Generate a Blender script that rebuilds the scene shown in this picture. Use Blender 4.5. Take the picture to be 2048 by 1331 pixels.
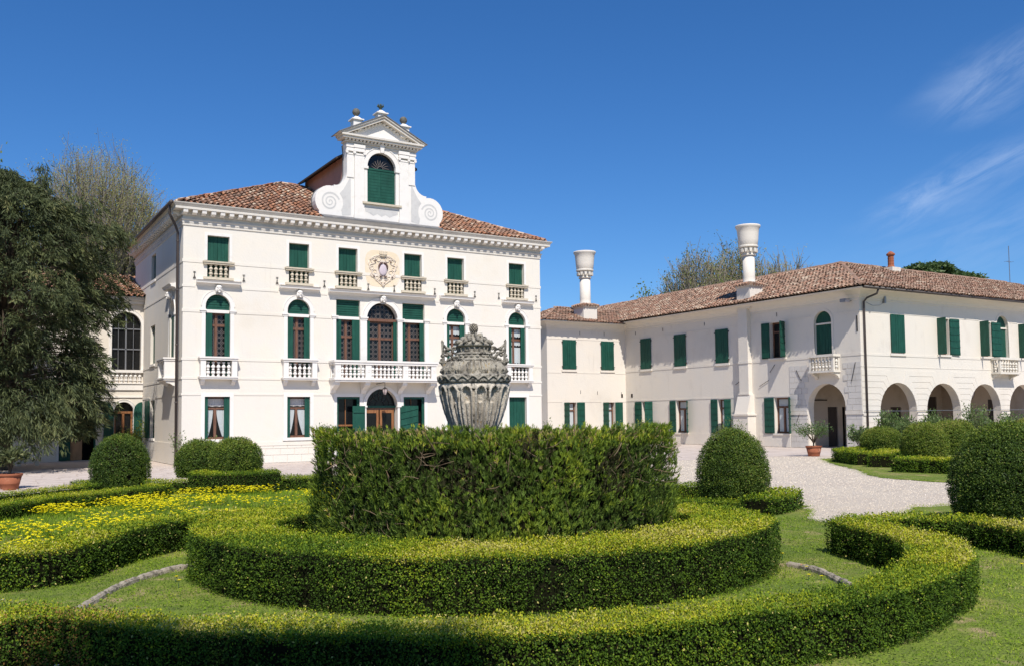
import bpy, math, random
import numpy as np
from mathutils import Matrix, Vector

PI = math.pi
rng = np.random.default_rng(7)
random.seed(7)
scene = bpy.context.scene
for o in list(bpy.data.objects):
    bpy.data.objects.remove(o)
COL = scene.collection

# ------------------------------------------------------------------ camera
CAM_H = 1.75
YAW, PITCH, ROLL = 0.550221, 0.0574097, -0.0111790
fwd = Vector((math.sin(YAW) * math.cos(PITCH), math.cos(YAW) * math.cos(PITCH), math.sin(PITCH)))
rgt = Vector((math.cos(YAW), -math.sin(YAW), 0))
upv = rgt.cross(fwd)
r2 = rgt * math.cos(ROLL) + upv * math.sin(ROLL)
u2 = -rgt * math.sin(ROLL) + upv * math.cos(ROLL)
cam = bpy.data.cameras.new('camera')
cam.sensor_width = 36.0
cam.lens = 36.0 * 1810.0 / 2048.0
cam.shift_y = (727.6 - 665.5) / 2048.0
cam.clip_start = 0.1
cam.clip_end = 3000
camo = bpy.data.objects.new('camera', cam)
COL.objects.link(camo)
Rm = Matrix((r2, u2, -fwd)).transposed()
camo.matrix_world = Matrix.Translation((0, 0, CAM_H)) @ Rm.to_4x4()
scene.camera = camo

# ------------------------------------------------------------------ light
SUN = Vector((-0.38, -1.0, 1.35)).normalized()          # towards the sun
elev = math.asin(SUN.z)
azim = math.atan2(SUN.x, SUN.y)
world = bpy.data.worlds.new('World')
scene.world = world
world.use_nodes = True
wn = world.node_tree
wn.nodes.clear()
W_ = wn.nodes.new
sky = W_('ShaderNodeTexSky')
sky.sky_type = 'NISHITA'
sky.sun_disc = False
sky.sun_elevation = elev
sky.sun_rotation = azim % (2 * PI)
sky.air_density = 1.0
sky.dust_density = 0.35
sky.ozone_density = 2.5
sky.altitude = 0
hsv = W_('ShaderNodeHueSaturation')
hsv.inputs['Saturation'].default_value = 1.12
hsv.inputs['Value'].default_value = 1.0
wb = W_('ShaderNodeMix'); wb.data_type = 'RGBA'; wb.blend_type = 'MULTIPLY'; wb.inputs[0].default_value = 1.0
wb.inputs[7].default_value = (0.61, 0.80, 1.08, 1)       # deeper, cleaner blue than the standard air mix
wn.links.new(sky.outputs[0], wb.inputs[6]); wn.links.new(wb.outputs[2], hsv.inputs['Color'])
# thin cirrus: stretched noise on the sky direction, projected on a high plane
tc = W_('ShaderNodeTexCoord')
sep = W_('ShaderNodeSeparateXYZ')
wn.links.new(tc.outputs['Generated'], sep.inputs[0])
def wm(op, a, b=None):
    n = W_('ShaderNodeMath'); n.operation = op
    for i, v in enumerate((a, b)):
        if v is None: continue
        if isinstance(v, (int, float)): n.inputs[i].default_value = v
        else: wn.links.new(v, n.inputs[i])
    return n.outputs[0]
zz = wm('ADD', wm('MAXIMUM', sep.outputs[2], 0.0), 0.12)
CLROT, BKX, BKY, BKS = -65, 2.36, 1.34, 0.75
cx = wm('DIVIDE', sep.outputs[0], zz)
cy = wm('DIVIDE', sep.outputs[1], zz)
comb = W_('ShaderNodeCombineXYZ')
wn.links.new(cx, comb.inputs[0]); wn.links.new(cy, comb.inputs[1])
mp = W_('ShaderNodeMapping')
mp.inputs['Rotation'].default_value = (0, 0, math.radians(CLROT))
wn.links.new(comb.outputs[0], mp.inputs[0])
mps = W_('ShaderNodeMapping'); mps.inputs['Scale'].default_value = (0.7, 2.9, 1); wn.links.new(mp.outputs[0], mps.inputs[0])
nz = W_('ShaderNodeTexNoise'); nz.inputs['Scale'].default_value = 3.0
nz.inputs['Detail'].default_value = 10; nz.inputs['Roughness'].default_value = 0.66
nz.inputs['Distortion'].default_value = 0.7
wn.links.new(mps.outputs[0], nz.inputs['Vector'])
def wmap(v, a, b):
    n = W_('ShaderNodeMapRange'); n.interpolation_type = 'SMOOTHSTEP'
    n.inputs['From Min'].default_value = a; n.inputs['From Max'].default_value = b
    wn.links.new(v, n.inputs['Value']); return n.outputs[0]
# two thin cirrus bands, in rotated coordinates of the high cloud plane
ca_, sa_ = math.cos(math.radians(65)), math.sin(math.radians(65))
along = wm('ADD', wm('MULTIPLY', cx, ca_), wm('MULTIPLY', cy, sa_))
across = wm('ADD', wm('MULTIPLY', cx, -sa_), wm('MULTIPLY', cy, ca_))
nb = W_('ShaderNodeTexNoise'); nb.inputs['Scale'].default_value = 2.2; nb.inputs['Detail'].default_value = 4
wn.links.new(comb.outputs[0], nb.inputs['Vector'])
wob = wm('MULTIPLY', wm('ADD', nb.outputs[0], -0.5), 0.32)
def band(b0, w, a_lo, a_hi, fade):
    d = wm('ABSOLUTE', wm('ADD', wm('ADD', across, wob), -b0))
    m = wm('SUBTRACT', 1.0, wmap(d, 0.0, w))
    return wm('MULTIPLY', wm('MULTIPLY', m, wmap(along, a_lo, a_lo + fade)), wm('SUBTRACT', 1.0, wmap(along, a_hi - fade, a_hi)))
bands_ = wm('ADD', wm('ADD', band(-1.58, 0.17, 0.9, 3.0, 0.55), band(-1.30, 0.16, 0.7, 2.12, 0.3)), wm('MULTIPLY', band(-1.95, 0.55, 0.8, 3.6, 0.8), 0.35))
cloud = wm('MULTIPLY', wm('MULTIPLY', wmap(nz.outputs[0], 0.28, 0.74), bands_), 0.37)
mixc = W_('ShaderNodeMix'); mixc.data_type = 'RGBA'
wn.links.new(cloud, mixc.inputs[0])
wn.links.new(hsv.outputs[0], mixc.inputs[6])
mixc.inputs[7].default_value = (5.2, 6.4, 8.6, 1)
bg = W_('ShaderNodeBackground'); bg.inputs['Strength'].default_value = 0.095
wn.links.new(mixc.outputs[2], bg.inputs['Color'])
wo = W_('ShaderNodeOutputWorld')
wn.links.new(bg.outputs[0], wo.inputs[0])

sl = bpy.data.lights.new('sun', 'SUN')
sl.energy = 4.6
sl.angle = math.radians(0.5)
sl.color = (1.0, 0.95, 0.875)
so = bpy.data.objects.new('sun', sl)
COL.objects.link(so)
so.rotation_mode = 'QUATERNION'
so.rotation_quaternion = SUN.to_track_quat('Z', 'Y')
so.location = (0, 0, 40)
scene.view_settings.view_transform = 'Standard'
scene.view_settings.look = 'None'
scene.view_settings.exposure = 0.28
scene.view_settings.gamma = 1.0
scene.view_settings.use_curve_mapping = False

# ------------------------------------------------------------------ materials
def mat(name, base, rough=0.7, spec=0.3, noise=None, bump=None, ramp_attr=None, metal=0.0, transl=0.0, ramp=None):
    """noise = list of (scale, colour, lo, hi[, stretch]) layers mixed over base; bump=(scale, strength, distance)"""
    m = bpy.data.materials.new(name)
    m.use_nodes = True
    nt = m.node_tree; nt.nodes.clear()
    N = nt.nodes.new; L = nt.links.new
    out = N('ShaderNodeOutputMaterial')
    p = N('ShaderNodeBsdfPrincipled')
    p.inputs['Roughness'].default_value = rough
    p.inputs['Specular IOR Level'].default_value = spec
    p.inputs['Metallic'].default_value = metal
    tcn = N('ShaderNodeTexCoord')
    if ramp is not None:
        at = N('ShaderNodeAttribute'); at.attribute_name = 'rnd'
        cr = N('ShaderNodeValToRGB')
        el = cr.color_ramp.elements
        while len(el) < len(ramp): el.new(0.5)
        for e, (pos, c) in zip(el, ramp):
            e.position = pos; e.color = (*c, 1)
        L(at.outputs['Fac'], cr.inputs[0])
        col = cr.outputs[0]
    else:
        rg = N('ShaderNodeRGB'); rg.outputs[0].default_value = (*base, 1)
        col = rg.outputs[0]
    for lay in (noise or []):
        sc, c, lo, hi = lay[:4]
        mpn = N('ShaderNodeMapping')
        if len(lay) > 4: mpn.inputs['Scale'].default_value = lay[4]
        L(tcn.outputs['Object'], mpn.inputs[0])
        n = N('ShaderNodeTexNoise'); n.inputs['Scale'].default_value = sc
        n.inputs['Detail'].default_value = 6; n.inputs['Roughness'].default_value = 0.6
        L(mpn.outputs[0], n.inputs['Vector'])
        mr = N('ShaderNodeMapRange'); mr.interpolation_type = 'SMOOTHSTEP'
        mr.inputs['From Min'].default_value = lo; mr.inputs['From Max'].default_value = hi
        if len(lay) > 5: mr.inputs['To Max'].default_value = lay[5]
        L(n.outputs[0], mr.inputs['Value'])
        mx = N('ShaderNodeMix'); mx.data_type = 'RGBA'
        L(mr.outputs[0], mx.inputs[0]); L(col, mx.inputs[6]); mx.inputs[7].default_value = (*c, 1)
        col = mx.outputs[2]
    L(col, p.inputs['Base Color'])
    if bump:
        n = N('ShaderNodeTexNoise'); n.inputs['Scale'].default_value = bump[0]
        n.inputs['Detail'].default_value = 5
        L(tcn.outputs['Object'], n.inputs['Vector'])
        b = N('ShaderNodeBump'); b.inputs['Strength'].default_value = bump[1]; b.inputs['Distance'].default_value = bump[2]
        L(n.outputs[0], b.inputs['Height']); L(b.outputs[0], p.inputs['Normal'])
    sh = p.outputs[0]
    if transl:
        t = N('ShaderNodeBsdfTranslucent'); L(col, t.inputs['Color'])
        ms = N('ShaderNodeMixShader'); ms.inputs[0].default_value = transl
        L(p.outputs[0], ms.inputs[1]); L(t.outputs[0], ms.inputs[2]); sh = ms.outputs[0]
    L(sh, out.inputs['Surface'])
    return m

M = {}
M['stucco'] = mat('white_stucco', (0.70, 0.65, 0.575), 0.9, 0.1,
    [(0.9, (0.73, 0.665, 0.565), 0.4, 0.7), (3.0, (0.665, 0.61, 0.53), 0.55, 0.8, (1, 1, 0.5), 0.5), (1.6, (0.56, 0.505, 0.42), 0.60, 0.8, (3.5, 3.5, 0.22), 0.45), (0.45, (0.62, 0.555, 0.47), 0.55, 0.75, (1, 1, 1), 0.5)], (14, 0.3, 0.014))
M['wing_stucco'] = mat('cream_stucco', (0.685, 0.63, 0.55), 0.9, 0.1,
    [(0.7, (0.705, 0.635, 0.54), 0.4, 0.7), (2.2, (0.595, 0.535, 0.46), 0.55, 0.8, (1, 1, 0.6), 0.6), (1.3, (0.52, 0.465, 0.39), 0.58, 0.8, (3.5, 3.5, 0.22), 0.5), (0.4, (0.58, 0.52, 0.445), 0.55, 0.75, (1, 1, 1), 0.5)], (12, 0.35, 0.018))
M['trim'] = mat('white_painted_stone', (0.74, 0.70, 0.65), 0.8, 0.2, [(4, (0.66, 0.615, 0.55), 0.5, 0.8)], (30, 0.15, 0.006))
M['istria'] = mat('pale_limestone', (0.66, 0.61, 0.53), 0.8, 0.2, [(5, (0.50, 0.44, 0.35), 0.5, 0.75), (18, (0.38, 0.34, 0.28), 0.6, 0.8)], (30, 0.3, 0.008))
M['sillstone'] = mat('weathered_sill_stone', (0.54, 0.47, 0.36), 0.85, 0.2, [(6, (0.42, 0.36, 0.28), 0.45, 0.75)], (30, 0.3, 0.008))
M['cornice'] = mat('cornice_stone', (0.62, 0.575, 0.51), 0.85, 0.15, [(2.5, (0.50, 0.46, 0.41), 0.45, 0.75)], (20, 0.25, 0.01))
M['grey_paint'] = mat('grey_sgraffito_plaster', (0.56, 0.54, 0.515), 0.9, 0.1, [(5, (0.50, 0.48, 0.46), 0.4, 0.7)])
M['portico'] = mat('shaded_tan_plaster', (0.40, 0.33, 0.26), 0.9, 0.1, [(1.2, (0.34, 0.275, 0.21), 0.42, 0.7)], (12, 0.3, 0.012))  # tan plaster, darkened so the base colour carries the porch shade
M['ashlar'] = mat('grey_ashlar_plaster', (0.60, 0.565, 0.52), 0.9, 0.1, [(1.5, (0.54, 0.505, 0.46), 0.42, 0.7)], (14, 0.3, 0.012))
M['lead'] = mat('lead_flashing', (0.13, 0.13, 0.135), 0.6, 0.4, [(3, (0.2, 0.19, 0.18), 0.4, 0.7)])
M['green'] = mat('green_shutter_paint', (0.0075, 0.060, 0.039), 0.55, 0.3, [(7, (0.012, 0.078, 0.052), 0.4, 0.7, (1, 1, 0.25)), (1.7, (0.006, 0.042, 0.028), 0.5, 0.8), (9, (0.03, 0.085, 0.065), 0.62, 0.8, (2, 2, 0.15), 0.6)], (40, 0.15, 0.004))
M['wood'] = mat('brown_window_wood', (0.17, 0.085, 0.055), 0.55, 0.3, [(20, (0.11, 0.052, 0.032), 0.4, 0.7, (1, 1, 0.15))])
M['orangewood'] = mat('varnished_door_wood', (0.28, 0.125, 0.05), 0.5, 0.3, [(18, (0.19, 0.075, 0.03), 0.4, 0.7, (1, 1, 0.12))])
M['palewood'] = mat('pale_door_wood', (0.40, 0.25, 0.14), 0.6, 0.3, [(12, (0.33, 0.2, 0.11), 0.4, 0.7, (1, 1, 0.2))])
M['glass'] = mat('dark_window_glass', (0.010, 0.0105, 0.011), 0.08, 0.28, None, (2.0, 0.12, 0.02))
M['leadcame'] = mat('lead_came', (0.13, 0.11, 0.10), 0.5, 0.4)
M['curtain'] = mat('white_curtain', (0.62, 0.66, 0.66), 0.9, 0.05, None, None, transl=0.25)
M['iron'] = mat('wrought_iron', (0.035, 0.03, 0.027), 0.6, 0.3)
M['pipe'] = mat('brown_painted_pipe', (0.07, 0.055, 0.05), 0.45, 0.4)
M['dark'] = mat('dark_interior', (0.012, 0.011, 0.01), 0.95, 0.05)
M['pink'] = mat('pink_plaster', (0.42, 0.23, 0.18), 0.9, 0.1, [(1.5, (0.34, 0.19, 0.155), 0.4, 0.75)], (15, 0.3, 0.01))
M['eavewood'] = mat('dark_eave_timber', (0.05, 0.038, 0.03), 0.8, 0.2)
M['cream_panel'] = mat('cream_fresco_ground', (0.70, 0.58, 0.42), 0.9, 0.1, [(2.5, (0.72, 0.635, 0.53), 0.42, 0.68)])
M['relief'] = mat('pale_stone_relief', (0.68, 0.58, 0.475), 0.8, 0.2, [(14, (0.45, 0.36, 0.29), 0.55, 0.75)], (30, 0.4, 0.01))
M['mauve'] = mat('mauve_shield_paint', (0.55, 0.47, 0.50), 0.7, 0.2, [(10, (0.42, 0.33, 0.36), 0.5, 0.8)])
M['brownpaint'] = mat('dark_brown_relief_paint', (0.12, 0.07, 0.06), 0.7, 0.2)
M['bronze'] = mat('greened_bronze', (0.07, 0.095, 0.075), 0.6, 0.4, [(12, (0.03, 0.04, 0.035), 0.45, 0.7)], metal=0.3)
M['ballstone'] = mat('dark_ball_stone', (0.14, 0.13, 0.11), 0.8, 0.2, [(8, (0.06, 0.065, 0.05), 0.45, 0.7)], (25, 0.4, 0.01))
M['tile'] = mat('terracotta_roof_tile', (0.3, 0.15, 0.1), 0.9, 0.12,
    [(30, (0.16, 0.12, 0.10), 0.52, 0.72, (1, 1, 1), 0.7), (1.1, (0.20, 0.15, 0.12), 0.52, 0.75, (1, 1, 1), 0.55)], (60, 0.35, 0.006),
    ramp=[(0.0, (0.15, 0.10, 0.075)), (0.18, (0.27, 0.15, 0.10)), (0.36, (0.40, 0.185, 0.105)), (0.52, (0.31, 0.20, 0.145)), (0.68, (0.48, 0.235, 0.13)), (0.84, (0.45, 0.32, 0.23)), (0.96, (0.60, 0.47, 0.34))])
M['wingtile'] = mat('brown_weathered_roof_tile', (0.3, 0.15, 0.1), 0.9, 0.12,
    [(30, (0.14, 0.11, 0.09), 0.52, 0.72, (1, 1, 1), 0.7), (0.9, (0.17, 0.125, 0.10), 0.5, 0.75, (1, 1, 1), 0.6)], (60, 0.35, 0.006),
    ramp=[(0.0, (0.16, 0.115, 0.085)), (0.2, (0.25, 0.15, 0.105)), (0.4, (0.34, 0.185, 0.125)), (0.55, (0.29, 0.20, 0.15)), (0.7, (0.38, 0.23, 0.155)), (0.86, (0.40, 0.295, 0.215)), (0.97, (0.49, 0.385, 0.285))])
M['terracotta'] = mat('terracotta', (0.30, 0.105, 0.055), 0.85, 0.15, [(7, (0.26, 0.085, 0.045), 0.45, 0.75), (3, (0.42, 0.2, 0.12), 0.55, 0.8)], (40, 0.2, 0.005))
M['urn'] = mat('lichened_stone', (0.33, 0.30, 0.245), 0.95, 0.1,
    [(6, (0.20, 0.18, 0.15), 0.44, 0.60), (14, (0.055, 0.051, 0.044), 0.515, 0.64), (9, (0.38, 0.255, 0.08), 0.64, 0.71), (38, (0.50, 0.46, 0.39), 0.61, 0.70)], (60, 1.0, 0.014))
M['urnbody'] = mat('weathered_urn_stone', (0.56, 0.495, 0.405), 0.95, 0.1,
    [(5, (0.36, 0.315, 0.255), 0.46, 0.62, (1, 1, 0.3)), (12, (0.07, 0.065, 0.055), 0.555, 0.66, (1.3, 1.3, 0.35)), (9, (0.45, 0.28, 0.09), 0.66, 0.73), (45, (0.07, 0.065, 0.055), 0.58, 0.67)], (60, 0.9, 0.010))
M['kerb'] = mat('lichened_kerb_stone', (0.34, 0.295, 0.235), 0.95, 0.1,
    [(14, (0.14, 0.125, 0.10), 0.45, 0.65), (9, (0.55, 0.20, 0.05), 0.66, 0.72), (22, (0.42, 0.38, 0.32), 0.60, 0.72)], (60, 0.7, 0.01))
M['paving'] = mat('pinkish_paving_stone', (0.52, 0.445, 0.39), 0.9, 0.15, [(1.2, (0.42, 0.345, 0.30), 0.42, 0.7), (9, (0.37, 0.31, 0.27), 0.55, 0.75)], (25, 0.3, 0.006))
M['joint'] = mat('paving_joint_earth', (0.28, 0.235, 0.19), 0.95, 0.1, [(6, (0.2, 0.18, 0.13), 0.45, 0.7)])
M['gravel'] = mat('pale_gravel', (0.61, 0.525, 0.425), 0.95, 0.1,
    [(55, (0.36, 0.305, 0.25), 0.52, 0.68), (90, (0.66, 0.60, 0.52), 0.56, 0.7), (0.5, (0.55, 0.47, 0.385), 0.42, 0.7), (0.9, (0.46, 0.385, 0.305), 0.58, 0.75, (0.35, 1.6, 1), 0.5)], (70, 1.0, 0.03))
M['pebble'] = mat('gravel_stones', (0.4, 0.4, 0.4), 0.9, 0.15, ramp=[(0, (0.30, 0.245, 0.195)), (0.3, (0.49, 0.41, 0.32)), (0.6, (0.61, 0.52, 0.41)), (1, (0.69, 0.605, 0.49))])
M['soil'] = mat('lawn_soil', (0.17, 0.225, 0.036), 0.95, 0.1,
    [(0.9, (0.26, 0.25, 0.075), 0.45, 0.65), (6, (0.11, 0.145, 0.035), 0.45, 0.7), (45, (0.06, 0.075, 0.022), 0.5, 0.66), (2.1, (0.36, 0.27, 0.15), 0.54, 0.70), (0.8, (0.12, 0.165, 0.035), 0.50, 0.66)], (40, 0.8, 0.03))
M['field'] = mat('far_meadow', (0.08, 0.10, 0.03), 0.95, 0.1, [(0.1, (0.12, 0.11, 0.05), 0.4, 0.7)])
M['grass'] = mat('grass_blades', (0, 0, 0), 0.65, 0.1, transl=0.35,
    ramp=[(0, (0.075, 0.135, 0.014)), (0.35, (0.175, 0.275, 0.022)), (0.7, (0.32, 0.42, 0.034)), (0.9, (0.46, 0.46, 0.08)), (1, (0.52, 0.44, 0.22))])
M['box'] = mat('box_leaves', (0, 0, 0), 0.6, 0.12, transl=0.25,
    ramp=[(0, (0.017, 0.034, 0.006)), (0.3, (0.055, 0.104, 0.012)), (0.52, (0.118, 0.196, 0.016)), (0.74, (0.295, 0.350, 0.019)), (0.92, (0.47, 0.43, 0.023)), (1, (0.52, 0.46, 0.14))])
M['boxcore'] = mat('box_inner_shade', (0.010, 0.011, 0.005), 0.95, 0.02, [(30, (0.022, 0.018, 0.010), 0.5, 0.7)])  # near-black core colour stands in for the shade between leaves
M['brownleaf'] = mat('scorched_box_leaves', (0, 0, 0), 0.7, 0.2, transl=0.3,
    ramp=[(0, (0.12, 0.065, 0.025)), (0.5, (0.36, 0.19, 0.05)), (1, (0.48, 0.32, 0.11))])
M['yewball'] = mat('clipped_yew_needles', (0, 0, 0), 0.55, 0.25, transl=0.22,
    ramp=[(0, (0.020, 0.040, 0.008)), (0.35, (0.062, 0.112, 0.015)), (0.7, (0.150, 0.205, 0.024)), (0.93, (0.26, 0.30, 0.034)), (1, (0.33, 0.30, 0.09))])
M['cypress'] = mat('cypress_sprays', (0, 0, 0), 0.6, 0.2, transl=0.25,
    ramp=[(0, (0.065, 0.048, 0.028)), (0.2, (0.060, 0.090, 0.020)), (0.5, (0.125, 0.195, 0.028)), (0.8, (0.27, 0.34, 0.030)), (0.97, (0.43, 0.43, 0.035)), (1, (0.40, 0.28, 0.15))])
M['yew'] = mat('yew_foliage', (0, 0, 0), 0.6, 0.22, transl=0.2,
    ramp=[(0, (0.024, 0.032, 0.014)), (0.4, (0.064, 0.082, 0.032)), (0.75, (0.135, 0.150, 0.055)), (1, (0.25, 0.235, 0.10))])
M['bark'] = mat('tree_bark', (0.12, 0.09, 0.065), 0.95, 0.1, [(8, (0.07, 0.055, 0.04), 0.4, 0.7, (1, 1, 0.3))])
M['greybark'] = mat('grey_twig_bark', (0.25, 0.215, 0.17), 0.95, 0.1, [(4, (0.16, 0.135, 0.105), 0.4, 0.7)])
M['twig'] = mat('pale_dead_twigs', (0.24, 0.17, 0.11), 0.95, 0.1, [(9, (0.12, 0.08, 0.05), 0.4, 0.7)])
M['bud'] = mat('spring_buds', (0, 0, 0), 0.6, 0.2, transl=0.4,
    ramp=[(0, (0.20, 0.20, 0.08)), (0.5, (0.33, 0.335, 0.10)), (1, (0.46, 0.45, 0.14))])
M['freshleaf'] = mat('fresh_tree_leaves', (0, 0, 0), 0.55, 0.25, transl=0.35,
    ramp=[(0, (0.09, 0.125, 0.032)), (0.5, (0.165, 0.215, 0.05)), (1, (0.28, 0.30, 0.075))])
M['oliveleaf'] = mat('olive_tree_leaves', (0, 0, 0), 0.55, 0.25, transl=0.3,
    ramp=[(0, (0.075, 0.09, 0.035)), (0.5, (0.16, 0.185, 0.06)), (1, (0.30, 0.27, 0.10))])
M['shrubleaf'] = mat('shrub_leaves', (0, 0, 0), 0.5, 0.3, transl=0.3,
    ramp=[(0, (0.04, 0.075, 0.024)), (0.5, (0.095, 0.155, 0.045)), (0.85, (0.17, 0.225, 0.075)), (1, (0.25, 0.29, 0.13))])
M['roseleaf'] = mat('rose_leaves', (0, 0, 0), 0.5, 0.3, transl=0.35,
    ramp=[(0, (0.12, 0.17, 0.03)), (0.5, (0.24, 0.30, 0.045)), (1, (0.38, 0.40, 0.07))])
M['yellow'] = mat('yellow_petals', (0.88, 0.77, 0.016), 0.6, 0.2, transl=0.25)
M['white_petal'] = mat('white_petals', (0.75, 0.75, 0.72), 0.6, 0.2, transl=0.2)
M['metal'] = mat('grey_metal', (0.3, 0.3, 0.31), 0.4, 0.5, metal=0.7)
M['lamp_glass'] = mat('lantern_glass', (0.45, 0.36, 0.34), 0.2, 0.5)

# ------------------------------------------------------------------ builders
WM = {}
def ident(a, d, z): return (a, d, z)

class MB:
    def __init__(s, frame=ident):
        s.v = []; s.f = []; s.m = []; s.fr = frame; s.r = []; s.has_r = False
    def face(s, pts, m=0, raw=False, r=0.0):
        n = len(s.v)
        s.v.extend(pts if raw else [s.fr(*p) for p in pts])
        s.f.append(tuple(range(n, n + len(pts)))); s.m.append(m); s.r.append(r)
    def box(s, a0, a1, d0, d1, z0, z1, m=0):
        n = len(s.v)
        for z in (z0, z1):
            for (a, d) in ((a0, d0), (a1, d0), (a1, d1), (a0, d1)): s.v.append(s.fr(a, d, z))
        for q in ((0, 1, 2, 3), (7, 6, 5, 4), (0, 4, 5, 1), (1, 5, 6, 2), (2, 6, 7, 3), (3, 7, 4, 0)):
            s.f.append(tuple(n + i for i in q)); s.m.append(m); s.r.append(0)
        return s
    def prism(s, poly, d0, d1, m=0):
        """poly in (a,z), extruded along d"""
        n = len(s.v); k = len(poly)
        for d in (d0, d1):
            for (a, z) in poly: s.v.append(s.fr(a, d, z))
        s.f.append(tuple(n + i for i in range(k))); s.f.append(tuple(n + k + i for i in reversed(range(k))))
        for i in range(k):
            j = (i + 1) % k; s.f.append((n + i, n + j, n + k + j, n + k + i))
        s.m.extend([m] * (k + 2)); s.r.extend([0] * (k + 2))
        return s
    def prism_a(s, poly, a0, a1, m=0):
        """poly in (d,z), extruded along a"""
        n = len(s.v); k = len(poly)
        for a in (a0, a1):
            for (d, z) in poly: s.v.append(s.fr(a, d, z))
        s.f.append(tuple(n + i for i in range(k))); s.f.append(tuple(n + k + i for i in reversed(range(k))))
        for i in range(k):
            j = (i + 1) % k; s.f.append((n + i, n + j, n + k + j, n + k + i))
        s.m.extend([m] * (k + 2)); s.r.extend([0] * (k + 2))
        return s
    def lathe(s, prof, ca=0, cd=0, seg=16, m=0, a0=0, a1=2 * PI, caps=True):
        n = len(s.v); full = abs(a1 - a0 - 2 * PI) < 1e-6
        ns = seg if full else seg + 1
        for (r, z) in prof:
            for i in range(ns):
                t = a0 + (a1 - a0) * i / seg
                s.v.append(s.fr(ca + r * math.cos(t), cd + r * math.sin(t), z))
        for j in range(len(prof) - 1):
            for i in range(seg):
                k = (i + 1) % ns if full else i + 1
                s.f.append((n + j * ns + i, n + j * ns + k, n + (j + 1) * ns + k, n + (j + 1) * ns + i)); s.m.append(m); s.r.append(0)
        if caps and full:
            s.f.append(tuple(n + i for i in reversed(range(ns)))); s.m.append(m); s.r.append(0)
            b = n + (len(prof) - 1) * ns
            s.f.append(tuple(b + i for i in range(ns))); s.m.append(m); s.r.append(0)
        return s
    def tube(s, pts, rad, seg=6, m=0):
        pts = [Vector(s.fr(*p)) for p in pts]
        rad = rad if isinstance(rad, (list, tuple)) else [rad] * len(pts)
        n = len(s.v)
        prev = None
        for i, p in enumerate(pts):
            t = (pts[min(i + 1, len(pts) - 1)] - pts[max(i - 1, 0)])
            if t.length < 1e-9: t = Vector((0, 0, 1))
            t.normalize()
            if prev is None:
                x = t.orthogonal().normalized()
            else:
                x = prev - t * prev.dot(t)
                x = x.normalized() if x.length > 1e-6 else t.orthogonal().normalized()
            prev = x
            y = t.cross(x)
            for k in range(seg):
                a = 2 * PI * k / seg
                s.v.append(tuple(p + (x * math.cos(a) + y * math.sin(a)) * rad[i]))
        for i in range(len(pts) - 1):
            for k in range(seg):
                l = (k + 1) % seg
                s.f.append((n + i * seg + k, n + i * seg + l, n + (i + 1) * seg + l, n + (i + 1) * seg + k)); s.m.append(m); s.r.append(0)
        s.f.append(tuple(n + k for k in reversed(range(seg)))); s.m.append(m); s.r.append(0)
        b = n + (len(pts) - 1) * seg
        s.f.append(tuple(b + k for k in range(seg))); s.m.append(m); s.r.append(0)
        return s
    def ellipsoid(s, c, rad, nu=10, nv=7, m=0):
        prof = []
        n = len(s.v)
        for j in range(nv + 1):
            ph = -PI / 2 + PI * j / nv
            for i in range(nu):
                t = 2 * PI * i / nu
                s.v.append(s.fr(c[0] + rad[0] * math.cos(ph) * math.cos(t), c[1] + rad[1] * math.cos(ph) * math.sin(t), c[2] + rad[2] * math.sin(ph)))
        for j in range(nv):
            for i in range(nu):
                k = (i + 1) % nu
                s.f.append((n + j * nu + i, n + j * nu + k, n + (j + 1) * nu + k, n + (j + 1) * nu + i)); s.m.append(m); s.r.append(0)
        return s
    def arch_ring(s, ac, zs, r0, r1, d0, d1, m=0, t0=0.0, t1=PI, n=18):
        for i in range(n):
            ta = t0 + (t1 - t0) * i / n; tb = t0 + (t1 - t0) * (i + 1) / n
            p = [(ac + r0 * math.cos(ta), zs + r0 * math.sin(ta)), (ac + r1 * math.cos(ta), zs + r1 * math.sin(ta)),
                 (ac + r1 * math.cos(tb), zs + r1 * math.sin(tb)), (ac + r0 * math.cos(tb), zs + r0 * math.sin(tb))]
            s.face([(a, d0, z) for a, z in p], m)
            s.face([(p[1][0], d0, p[1][1]), (p[1][0], d1, p[1][1]), (p[2][0], d1, p[2][1]), (p[2][0], d0, p[2][1])], m)
            s.face([(p[0][0], d0, p[0][1]), (p[3][0], d0, p[3][1]), (p[3][0], d1, p[3][1]), (p[0][0], d1, p[0][1])], m)
        return s
    def wall(s, a0, a1, z0, z1, holes, depth, m=0, mr=None, n=16):
        """flat wall sheet at d=0 with (centre, half, zbottom, ztop, arched) openings and reveals"""
        mr = m if mr is None else mr
        A = sorted({a0, a1, *[h[0] - h[1] for h in holes], *[h[0] + h[1] for h in holes]})
        Z = sorted({z0, z1, *[h[2] for h in holes], *[h[3] for h in holes]})
        A = [a for a in A if a0 - 1e-6 <= a <= a1 + 1e-6]; Z = [z for z in Z if z0 - 1e-6 <= z <= z1 + 1e-6]
        for i in range(len(A) - 1):
            run = None
            for j in range(len(Z) - 1):
                ma, mz = (A[i] + A[i + 1]) / 2, (Z[j] + Z[j + 1]) / 2
                if A[i + 1] - A[i] < 1e-5 or Z[j + 1] - Z[j] < 1e-5: continue
                if any(abs(ma - h[0]) < h[1] and h[2] < mz < h[3] for h in holes): continue
                s.face([(A[i], 0, Z[j]), (A[i + 1], 0, Z[j]), (A[i + 1], 0, Z[j + 1]), (A[i], 0, Z[j + 1])], m)
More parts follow.
